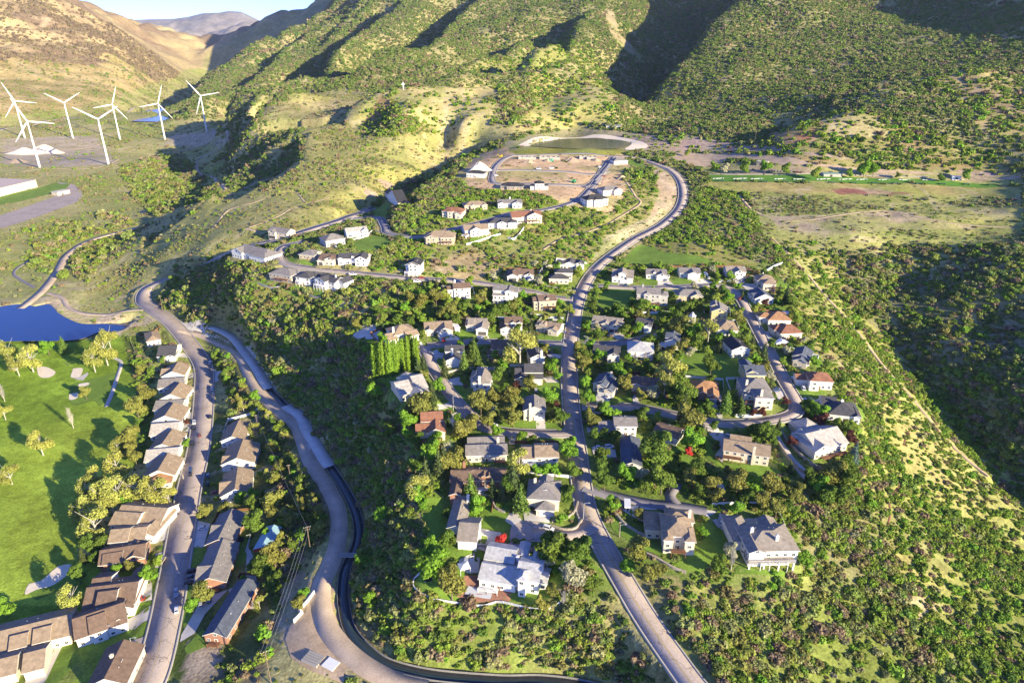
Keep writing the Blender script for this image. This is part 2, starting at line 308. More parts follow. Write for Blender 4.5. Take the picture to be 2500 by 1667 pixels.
def mat(name, col=(.5, .5, .5), rough=.8, noise=0.0, scale=1.0, metal=0.0, objcol=False, noise2=None, bump=0.0, spec=0.3, wave=None, crack=0):
    m = bpy.data.materials.new(name); m.use_nodes = True; N = m.node_tree.nodes; L = m.node_tree.links
    b = N['Principled BSDF']; b.inputs['Roughness'].default_value = rough; b.inputs['Metallic'].default_value = metal
    b.inputs['Specular IOR Level'].default_value = spec
    src = None
    if objcol:
        oi = N.new('ShaderNodeObjectInfo'); src = oi.outputs['Color']
    else:
        rg = N.new('ShaderNodeRGB'); rg.outputs[0].default_value = (*col, 1); src = rg.outputs[0]
    tc = N.new('ShaderNodeTexCoord') if (noise or wave) else None
    if wave:
        wv = N.new('ShaderNodeTexWave'); wv.inputs['Scale'].default_value = wave[0]; wv.inputs['Distortion'].default_value = wave[1]; wv.bands_direction = wave[2]
        L.new(tc.outputs['Object'], wv.inputs['Vector'])
        mr = N.new('ShaderNodeMapRange'); mr.inputs['To Min'].default_value = 1 - wave[3]; mr.inputs['To Max'].default_value = 1.0
        L.new(wv.outputs['Fac'], mr.inputs['Value'])
        vm = N.new('ShaderNodeVectorMath'); vm.operation = 'SCALE'; L.new(src, vm.inputs[0]); L.new(mr.outputs[0], vm.inputs['Scale']); src = vm.outputs[0]
    if noise:
        for sc_, am in [(scale, noise)] + ([noise2] if noise2 else []):
            nz = N.new('ShaderNodeTexNoise'); nz.inputs['Scale'].default_value = sc_; nz.inputs['Detail'].default_value = 4
            L.new(tc.outputs['Object'], nz.inputs['Vector'])
            mr = N.new('ShaderNodeMapRange'); mr.inputs['From Min'].default_value = .3; mr.inputs['From Max'].default_value = .7
            mr.inputs['To Min'].default_value = 1 - am; mr.inputs['To Max'].default_value = 1 + am * .6
            L.new(nz.outputs['Fac'], mr.inputs['Value'])
            vm = N.new('ShaderNodeVectorMath'); vm.operation = 'SCALE'; L.new(src, vm.inputs[0]); L.new(mr.outputs[0], vm.inputs['Scale']); src = vm.outputs[0]
    if crack:
        vo = N.new('ShaderNodeTexVoronoi'); vo.feature = 'DISTANCE_TO_EDGE'; vo.inputs['Scale'].default_value = .085; wn = N.new('ShaderNodeTexNoise'); wn.inputs['Scale'].default_value = .3
        tc = tc or N.new('ShaderNodeTexCoord'); ad = N.new('ShaderNodeVectorMath'); ad.operation = 'MULTIPLY_ADD'; ad.inputs[1].default_value = (5, 5, 5); L.new(tc.outputs['Object'], wn.inputs['Vector']); L.new(wn.outputs['Color'], ad.inputs[0]); L.new(tc.outputs['Object'], ad.inputs[2]); L.new(ad.outputs[0], vo.inputs['Vector'])
        mr = N.new('ShaderNodeMapRange'); mr.inputs['From Min'].default_value = .004; mr.inputs['From Max'].default_value = .016; mr.inputs['To Min'].default_value = crack; L.new(vo.outputs['Distance'], mr.inputs['Value'])
        vm = N.new('ShaderNodeVectorMath'); vm.operation = 'SCALE'; L.new(src, vm.inputs[0]); L.new(mr.outputs[0], vm.inputs['Scale']); src = vm.outputs[0]
    L.new(src, b.inputs['Base Color'])
    return m
def pt(name, a, **k): return mat(name, a, **k)
M = {}
M['roof'] = mat('roof_shingles', rough=.9, noise=.26, scale=.6, noise2=(4.0, .3), objcol=True)
M['trim'] = mat('white_trim', (.78, .77, .74), .6, noise=.08, scale=1.5)
M['wall'] = mat('house_siding', rough=.8, noise=.10, scale=.5, objcol=True, wave=(1.6, 0.0, 'Z', .12))
M['glass'] = mat('window_glass', (.03, .04, .05), .08, spec=.8)
M['garage'] = mat('garage_panels', (.70, .69, .66), .6, wave=(1.0, 0, 'Z', .15))
M['dgarage'] = mat('dark_garage_panels', (.05, .045, .04), .5)
M['wood'] = mat('deck_wood', (.22, .11, .06), .7, noise=.3, scale=3)
M['conc'] = mat('concrete', (.60, .56, .51), .9, noise=.14, scale=.25, noise2=(2.5, .10))
M['wallc'] = mat('old_concrete', (.24, .23, .21), .9, noise=.2, scale=.8)
M['kerb'] = mat('pale_concrete', (.38, .36, .33), .9, noise=.10, scale=.5, noise2=(3, .10))
M['asph'] = mat('asphalt', (.43, .36, .32), .95, noise=.16, scale=.08, noise2=(1.2, .14), crack=.55)
M['asphd'] = mat('dark_asphalt', (.27, .25, .27), .95, noise=.14, scale=.1, noise2=(1.5, .12))
M['gravel'] = mat('gravel_road', (.56, .44, .33), 1, noise=.2, scale=.12, noise2=(1.5, .18))
M['yellow'] = mat('yellow_paint', (.48, .34, .08), .8, noise=.3, scale=2)
M['white'] = mat('white_paint', (.80, .80, .80), .5, noise=.05, scale=1)
M['metal'] = mat('pale_metal', (.55, .56, .57), .45, metal=.3)
M['lawn'] = mat('lawn_grass', (.17, .28, .035), 1, noise=.22, scale=.12, noise2=(1.2, .3))
M['bark'] = mat('bark', (.20, .15, .11), .95, noise=.3, scale=2)
M['pbark'] = mat('pale_bark', (.50, .46, .40), .95, noise=.2, scale=2)
M['stone'] = mat('stone_wall', (.40, .35, .29), .95, noise=.3, scale=1.2, noise2=(6, .3))
M['brick'] = mat('brick_paving', (.30, .15, .10), .9, noise=.25, scale=1.5)
M['paint'] = mat('car_paint', rough=.25, objcol=True, spec=.6)
M['rubber'] = mat('tyre_rubber', (.02, .02, .02), .9)
M['sand'] = mat('bunker_sand', (.85, .73, .55), 1, noise=.12, scale=.4)
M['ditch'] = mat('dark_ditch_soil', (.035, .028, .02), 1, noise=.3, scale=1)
M['redsoil'] = mat('red_soil', (.22, .10, .06), 1, noise=.3, scale=1)
M['dirt'] = mat('bare_dirt', (.52, .39, .26), 1, noise=.22, scale=.15, noise2=(1.0, .2))
M['lit'] = mat('plain_colour', rough=.7, noise=.08, scale=.8, objcol=True)
def water_mat(name, col, rough=.12):
    m = mat(name, col, rough, spec=.5); N = m.node_tree.nodes; L = m.node_tree.links
    nz = N.new('ShaderNodeTexNoise'); nz.inputs['Scale'].default_value = .5; nz.inputs['Detail'].default_value = 3
    tc = N.new('ShaderNodeTexCoord'); L.new(tc.outputs['Object'], nz.inputs['Vector'])
    bp = N.new('ShaderNodeBump'); bp.inputs['Strength'].default_value = .25; bp.inputs['Distance'].default_value = .15
    L.new(nz.outputs['Fac'], bp.inputs['Height']); L.new(bp.outputs[0], N['Principled BSDF'].inputs['Normal'])
    return m
M['lake'] = water_mat('lake_water', (.006, .028, .13))
M['canal'] = water_mat('canal_water', (.03, .05, .06))
M['pond'] = water_mat('pond_water', (.06, .065, .025), .25)
def foliage(name, ca, cb, objcol=False, vcol=.25):
    m = bpy.data.materials.new(name); m.use_nodes = True; N = m.node_tree.nodes; L = m.node_tree.links
    b = N['Principled BSDF']; b.inputs['Roughness'].default_value = .85; b.inputs['Specular IOR Level'].default_value = .15
    oi = N.new('ShaderNodeObjectInfo')
    if objcol: src = oi.outputs['Color']
    else:
        cr = N.new('ShaderNodeValToRGB'); cols = ca
        cr.color_ramp.elements[0].color = (*cols[0], 1); cr.color_ramp.elements[1].color = (*cols[-1], 1)
        for i in range(1, len(cols) - 1):
            e = cr.color_ramp.elements.new(i / (len(cols) - 1)); e.color = (*cols[i], 1)
        L.new(oi.outputs['Random'], cr.inputs[0]); src = cr.outputs[0]
    at_ = N.new('ShaderNodeAttribute'); at_.attribute_name = 'leaf'
    mr = N.new('ShaderNodeMapRange'); mr.inputs['To Min'].default_value = 1 - vcol; mr.inputs['To Max'].default_value = 1 + vcol
    L.new(at_.outputs['Fac'], mr.inputs['Value'])
    vm = N.new('ShaderNodeVectorMath'); vm.operation = 'SCALE'; L.new(src, vm.inputs[0]); L.new(mr.outputs[0], vm.inputs['Scale'])
    L.new(vm.outputs[0], b.inputs['Base Color'])
    tr = N.new('ShaderNodeBsdfTranslucent'); L.new(vm.outputs[0], tr.inputs[0])
    mx = N.new('ShaderNodeMixShader'); mx.inputs[0].default_value = .32
    L.new(b.outputs[0], mx.inputs[1]); L.new(tr.outputs[0], mx.inputs[2]); L.new(mx.outputs[0], N['Material Output'].inputs[0])
    return m
M['leaf'] = foliage('tree_foliage', None, None, True)
M['oak'] = foliage('oak_scrub_foliage', [(.23, .33, .055), (.33, .36, .085), (.26, .22, .09), (.20, .35, .05), (.42, .42, .18), (.13, .20, .04), (.28, .37, .06)], None)
M['green'] = foliage('green_scrub_foliage', [(.19, .35, .045), (.28, .39, .05), (.13, .23, .04), (.34, .39, .07), (.21, .42, .045)], None)
M['forest'] = foliage('forest_foliage', [(.18, .28, .055), (.23, .33, .065), (.15, .23, .05), (.28, .31, .10), (.32, .32, .13), (.19, .32, .055)], None)
M['sage'] = foliage('sage_foliage', [(.27, .27, .12), (.33, .30, .14), (.22, .26, .08), (.36, .35, .22)], None)
M['brown'] = foliage('bare_scrub_twigs', [(.33, .25, .16), (.26, .19, .12), (.38, .30, .18), (.29, .25, .11)], None)
# ---------------------------------------------------------------- roads, canal, water: centre lines, then shape the ground to them
def line_world(t, s):
    a = [tp(t, *[float(v) for v in q.split(',')][:2]) for q in s.split()]
    return [at(*q)[:2] for q in a]
# name, material, width, pavement width, tile, points
ROADS = [
 ('road', 'asph', 8.6, .8, 'S', '1760,1740 1700,1680 1640,1600 1560,1480 1480,1345 1430,1240 1412,1120 1395,1000 1390,900 1398,800 1418,715 1460,650 1540,590 1620,545 1662,500 1664,450 1635,415 1570,390', 'main'),
 ('road', 'asph', 11.8, 1.0, 'S', '290,1760 360,1667 400,1530 425,1400 460,1200 487,1080 498,950 490,880 430,800 375,755 350,735 362,706 421,676 500,643 590,604 700,578 830,539 905,505', 'left'),
 ('gravel_road', 'gravel', 8.2, 0, 'S', '440,804 500,812 557,836 589,871 606,910 632,954 668,991 705,1022 729,1050 743,1086 761,1132 800,1189 826,1250 824,1321 806,1378 786,1428 785,1480 805,1540 860,1602 940,1650 1040,1682', 'canal'),
 ('road', 'asph', 6.8, .8, 'S', '1400,727 1330,718 1250,704 1150,688 1000,678 850,664 760,654 700,645 680,628 690,605 740,588', 'b'),
 ('road', 'asphd', 6.8, .8, 'S', '850,536 914,531 938,550 945,569 990,577 1034,578 1097,561 1203,534 1254,518 1330,511 1407,490 1440,462 1460,435 1480,400 1500,385', 'c'),
 ('road', 'asph', 6.8, .8, 'S', '1440,700 1500,701 1600,702 1700,697 1760,697 1800,720 1830,770 1862,830 1890,880 1915,930 1945,985 1935,1010 1880,1025 1800,1034 1720,1030 1640,1010 1570,995 1500,990 1420,990', 'd'),
 ('road', 'asphd', 6.6, .7, 'A', '760,560 900,548 1100,530 1400,520 1700,530 2100,540', 'e'),
 ('road', 'asph', 6.6, .7, 'A', '735,565 730,620 810,790 940,960 1100,1170 1290,1330 1500,1385 1800,1400 2150,1405', 'f'),
 ('road', 'asphd', 6.4, .6, 'D', '60,880 200,925 420,930 640,890 790,830', 'g'),
 ('road', 'asphd', 6.4, 0, 'E', '80,905 190,935 300,962 600,1030 800,1050 1020,1090', 'h'),
 ('road', 'asphd', 5.0, 0, 'E', '790,1040 740,960 800,860', 'h2'),
 ('road', 'asphd', 6.2, .8, 'C', '1700,150 1300,140 900,150 760,165 640,240 600,320 620,420 900,425 1200,432 1500,440', 'k'),
 ('road', 'asphd', 5.6, .8, 'C', '620,295 900,295 1300,310 1600,330 1700,310', 'l'),
 ('road', 'asphd', 6.2, .8, 'C', '1480,460 1600,370 1680,280 1740,190 1760,160', 'm'),
 ('road', 'asph', 9.0, 0, 'C', '2300,290 2150,230 2020,190 1900,165 1700,150', 'n'),
 ('road', 'asph', 7.0, 0, 'F', '1880,640 1750,690 1550,700 1400,700', 'q'),
 ('gravel_road', 'gravel', 8.5, 0, 'L', '-60,640 100,590 250,480 330,400 400,300 450,210 540,140 640,95 800,50 980,0', 'r'),
 ('gravel_road', 'gravel', 4.5, 0, 'L', '330,460 420,490 470,560 560,600 700,612 850,608 990,590', 'r2'),
 ('gravel_road', 'gravel', 5.5, 0, 'N', '1415,850 1460,890 1560,920 1480,975 1500,1010 1370,1080 1345,1130 1370,1190 1450,1210 1520,1260 1550,1310', 's'),
 ('highway', 'asph', 16, 0, 'N', '-60,900 300,830 700,780 1000,742 1180,730', 't'),
 ('path', 'conc', 2.6, 0, 'L', '755,895 820,925 825,960 800,1040 760,1160 725,1240', 'u'),
 ('path', 'asphd', 3.0, 0, 'L', '200,240 110,300 100,340 170,390 240,430', 'u2'),
 ('dirt_track', 'dirt', 2.5, 0, 'C', '1080,1060 1250,950 1500,890 1700,800 1850,720 2010,610 1960,540 1870,400', 'v'),
 ('dirt_track', 'dirt', 2.2, 0, 'Q', '640,90 720,170 900,370 1200,700 1500,1080 1800,1430 2100,1740', 'v2'),
 ('dirt_track', 'dirt', 2.2, 0, 'B', '30,310 300,190 420,120 560,80 800,10', 'v3'),
 ('dirt_track', 'dirt', 2.5, 0, 'N', '1560,1340 1750,1250 1960,1180 2100,1100', 'v4'),
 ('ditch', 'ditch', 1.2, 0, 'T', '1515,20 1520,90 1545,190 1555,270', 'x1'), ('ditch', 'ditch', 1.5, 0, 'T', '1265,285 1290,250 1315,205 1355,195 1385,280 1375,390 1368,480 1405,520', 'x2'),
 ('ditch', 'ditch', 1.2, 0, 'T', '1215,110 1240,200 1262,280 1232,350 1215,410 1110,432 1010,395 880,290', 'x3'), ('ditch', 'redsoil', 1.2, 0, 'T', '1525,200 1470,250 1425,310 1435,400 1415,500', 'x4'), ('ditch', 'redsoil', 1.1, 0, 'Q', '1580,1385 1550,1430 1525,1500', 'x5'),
 ('dirt_track', 'dirt', 5, 0, 'N', '0,1035 300,1020 560,1015 740,965'),
 ('dirt_track', 'dirt', 5, 0, 'N', '0,1190 300,1155 700,1135 1000,1070 1200,1040 1380,1000'),
 ('dirt_track', 'dirt', 4, 0, 'N', '1140,950 1300,930 1420,880'),
 ('dirt_track', 'dirt', 3, 0, 'B', '0,330 120,350 180,340'),
 ('dirt_track', 'dirt', 2, 0, 'N', '1450,1568 1560,1440 1750,1380 2000,1310 2080,1380'),
 ('dirt_track', 'dirt', 3.0, 0, 'P', '400,1330 500,1440 640,1490 900,1500 1400,1440 1700,1500 2300,1550', 'v5'),
]
RW = []
SKIPBLK = ('highway',)
BLK = np.zeros(HH.shape, bool)                     # nothing grows here
ZR = np.full(HH.shape, np.nan); WT = np.zeros(HH.shape)
def stamp(pts2, z, half, fall, drop, blk):
    """lower/raise the ground grid to z along a line"""
    global HH
    x0, x1 = pts2[:, 0].min() - half - fall, pts2[:, 0].max() + half + fall
    y0, y1 = pts2[:, 1].min() - half - fall, pts2[:, 1].max() + half + fall
    i0, i1 = np.searchsorted(GX, x0), np.searchsorted(GX, x1); j0, j1 = np.searchsorted(GY, y0), np.searchsorted(GY, y1)
    if i1 <= i0 or j1 <= j0: return
    gx = XX[j0:j1, i0:i1]; gy = YY[j0:j1, i0:i1]
    best = np.full(gx.shape, 1e9); bz = np.zeros(gx.shape)
    for (px, py), pz in zip(pts2, z):
        a0, a1 = np.searchsorted(GX[i0:i1], px - half - fall), np.searchsorted(GX[i0:i1], px + half + fall)
        b0, b1 = np.searchsorted(GY[j0:j1], py - half - fall), np.searchsorted(GY[j0:j1], py + half + fall)
        d = (gx[b0:b1, a0:a1] - px) ** 2 + (gy[b0:b1, a0:a1] - py) ** 2
        m = d < best[b0:b1, a0:a1]
        best[b0:b1, a0:a1][m] = d[m]; bz[b0:b1, a0:a1][m] = pz
    best = np.sqrt(best); wgt = 1 - smooth(half, half + fall, best)
    ok = best < 1e4
    h = HH[j0:j1, i0:i1]
    target = bz - drop * (best < half + .5)
    h[ok] = h[ok] * (1 - wgt[ok]) + target[ok] * wgt[ok]
    if blk: BLK[j0:j1, i0:i1] |= best < half + 1.2
def runmean(z, k):
    zz = np.concatenate([np.full(k, z[0]), z, np.full(k, z[-1])]); c = np.cumsum(np.insert(zz, 0, 0)); return (c[2 * k + 1:] - c[:-2 * k - 1]) / (2 * k + 1)
for nm, mt, wd, pw, t, s in [q[:6] for q in ROADS]:
    p = spline(line_world(t, s), 2.0); z = runmean(runmean(hs(p[:, 0], p[:, 1]), 8), 8)
    for q in RW:                                   # meet the earlier roads at their own level
        dd = np.hypot(p[:, None, 0] - q[4][None, :, 0], p[:, None, 1] - q[4][None, :, 1]); j = dd.argmin(1); w_ = 1 - smooth(9, 32, dd.min(1))
        z = z * (1 - w_) + q[5][j] * w_
    RW.append([nm, mt, wd, pw, p, z])
for nm, mt, wd, pw, p, z in RW[::-1]:
    tr = nm in ('dirt_track', 'ditch')
    if nm == 'ditch': continue
    stamp(p, z, wd / 2 + pw + (1.5 if not tr else .6), 6 if not tr else 2, .35 if not tr else .25, nm not in SKIPBLK)
# canal trench
CAN = spline(line_world('S', '516,801 546,808 573,830 595,858 612,880 630,905 645,932 662,955 682,975 702,995 732,1014 748,1050 771,1086 793,1121 815,1150 850,1205 871,1254 876,1297 866,1335 845,1380 838,1420 838,1467 855,1535 903,1590 957,1622 1063,1646 1222,1661 1329,1662 1450,1672 1600,1690'), 2.0)
CZ = np.minimum(33.6, runmean(hs(CAN[:, 0], CAN[:, 1]), 6) + .4); CZ = runmean(CZ, 10)
stamp(CAN, CZ, 3.4, 4, .1, True); stamp(CAN, CZ - 2.6, 2.0, 1.2, 0, True)
WATERS = []
def basin(name, label, t, s, z, mt, depth=2.0):
    poly = [at_z(*tp(t, *[float(v) for v in q.split(',')]), z) for q in s.split()]
    pl = spline([q[:2] for q in poly] + [poly[0][:2]], 4.0)[:-1]
    m = pip(XX, YY, [tuple(q) for q in pl])
    HH[m] = np.minimum(HH[m], z - depth)
    WATERS.append((name, pl, z, mt)); BLK[m] = True
    return pl
basin('lake_water', '', 'L', '-80,575 60,545 180,540 240,555 320,535 370,565 400,600 470,640 560,672 700,672 800,670 920,662 870,700 800,725 690,725 560,775 400,790 200,790 0,795 -80,800', 20.4, 'lake')
BAS = basin('pond_water', '', 'O', '1300,1000 1350,975 1500,952 1700,946 1880,955 1980,975 1960,1000 1880,1018 1700,1018 1500,1012', 115.3, 'pond', .8)
basin('lake_water', '', 'N', '965,762 1090,745 1180,742 1120,775 1130,790 1250,820 1240,830 1000,832 910,825 1060,795 1040,775', 28.5, 'lake')
# ---------------------------------------------------------------- houses
RC = dict(tn=(0.357, 0.270, 0.184), gr=(0.260, 0.238, 0.222), dg=(0.092, 0.090, 0.098), br=(0.206, 0.141, 0.102), rb=(0.325, 0.152, 0.092), ob=(0.433, 0.238, 0.119), lg=(0.476, 0.443, 0.400), bl=(0.108, 0.125, 0.162), wh=(0.508, 0.508, 0.508), dk=(0.054, 0.054, 0.060), tg=(0.325, 0.281, 0.233))
WC = dict(w=(.80, .78, .74), c=(.72, .64, .50), t=(.52, .43, .31), y=(.68, .56, .27), g=(.48, .47, .45), b=(.38, .20, .13), d=(.07, .09, .15), s=(.45, .38, .30))
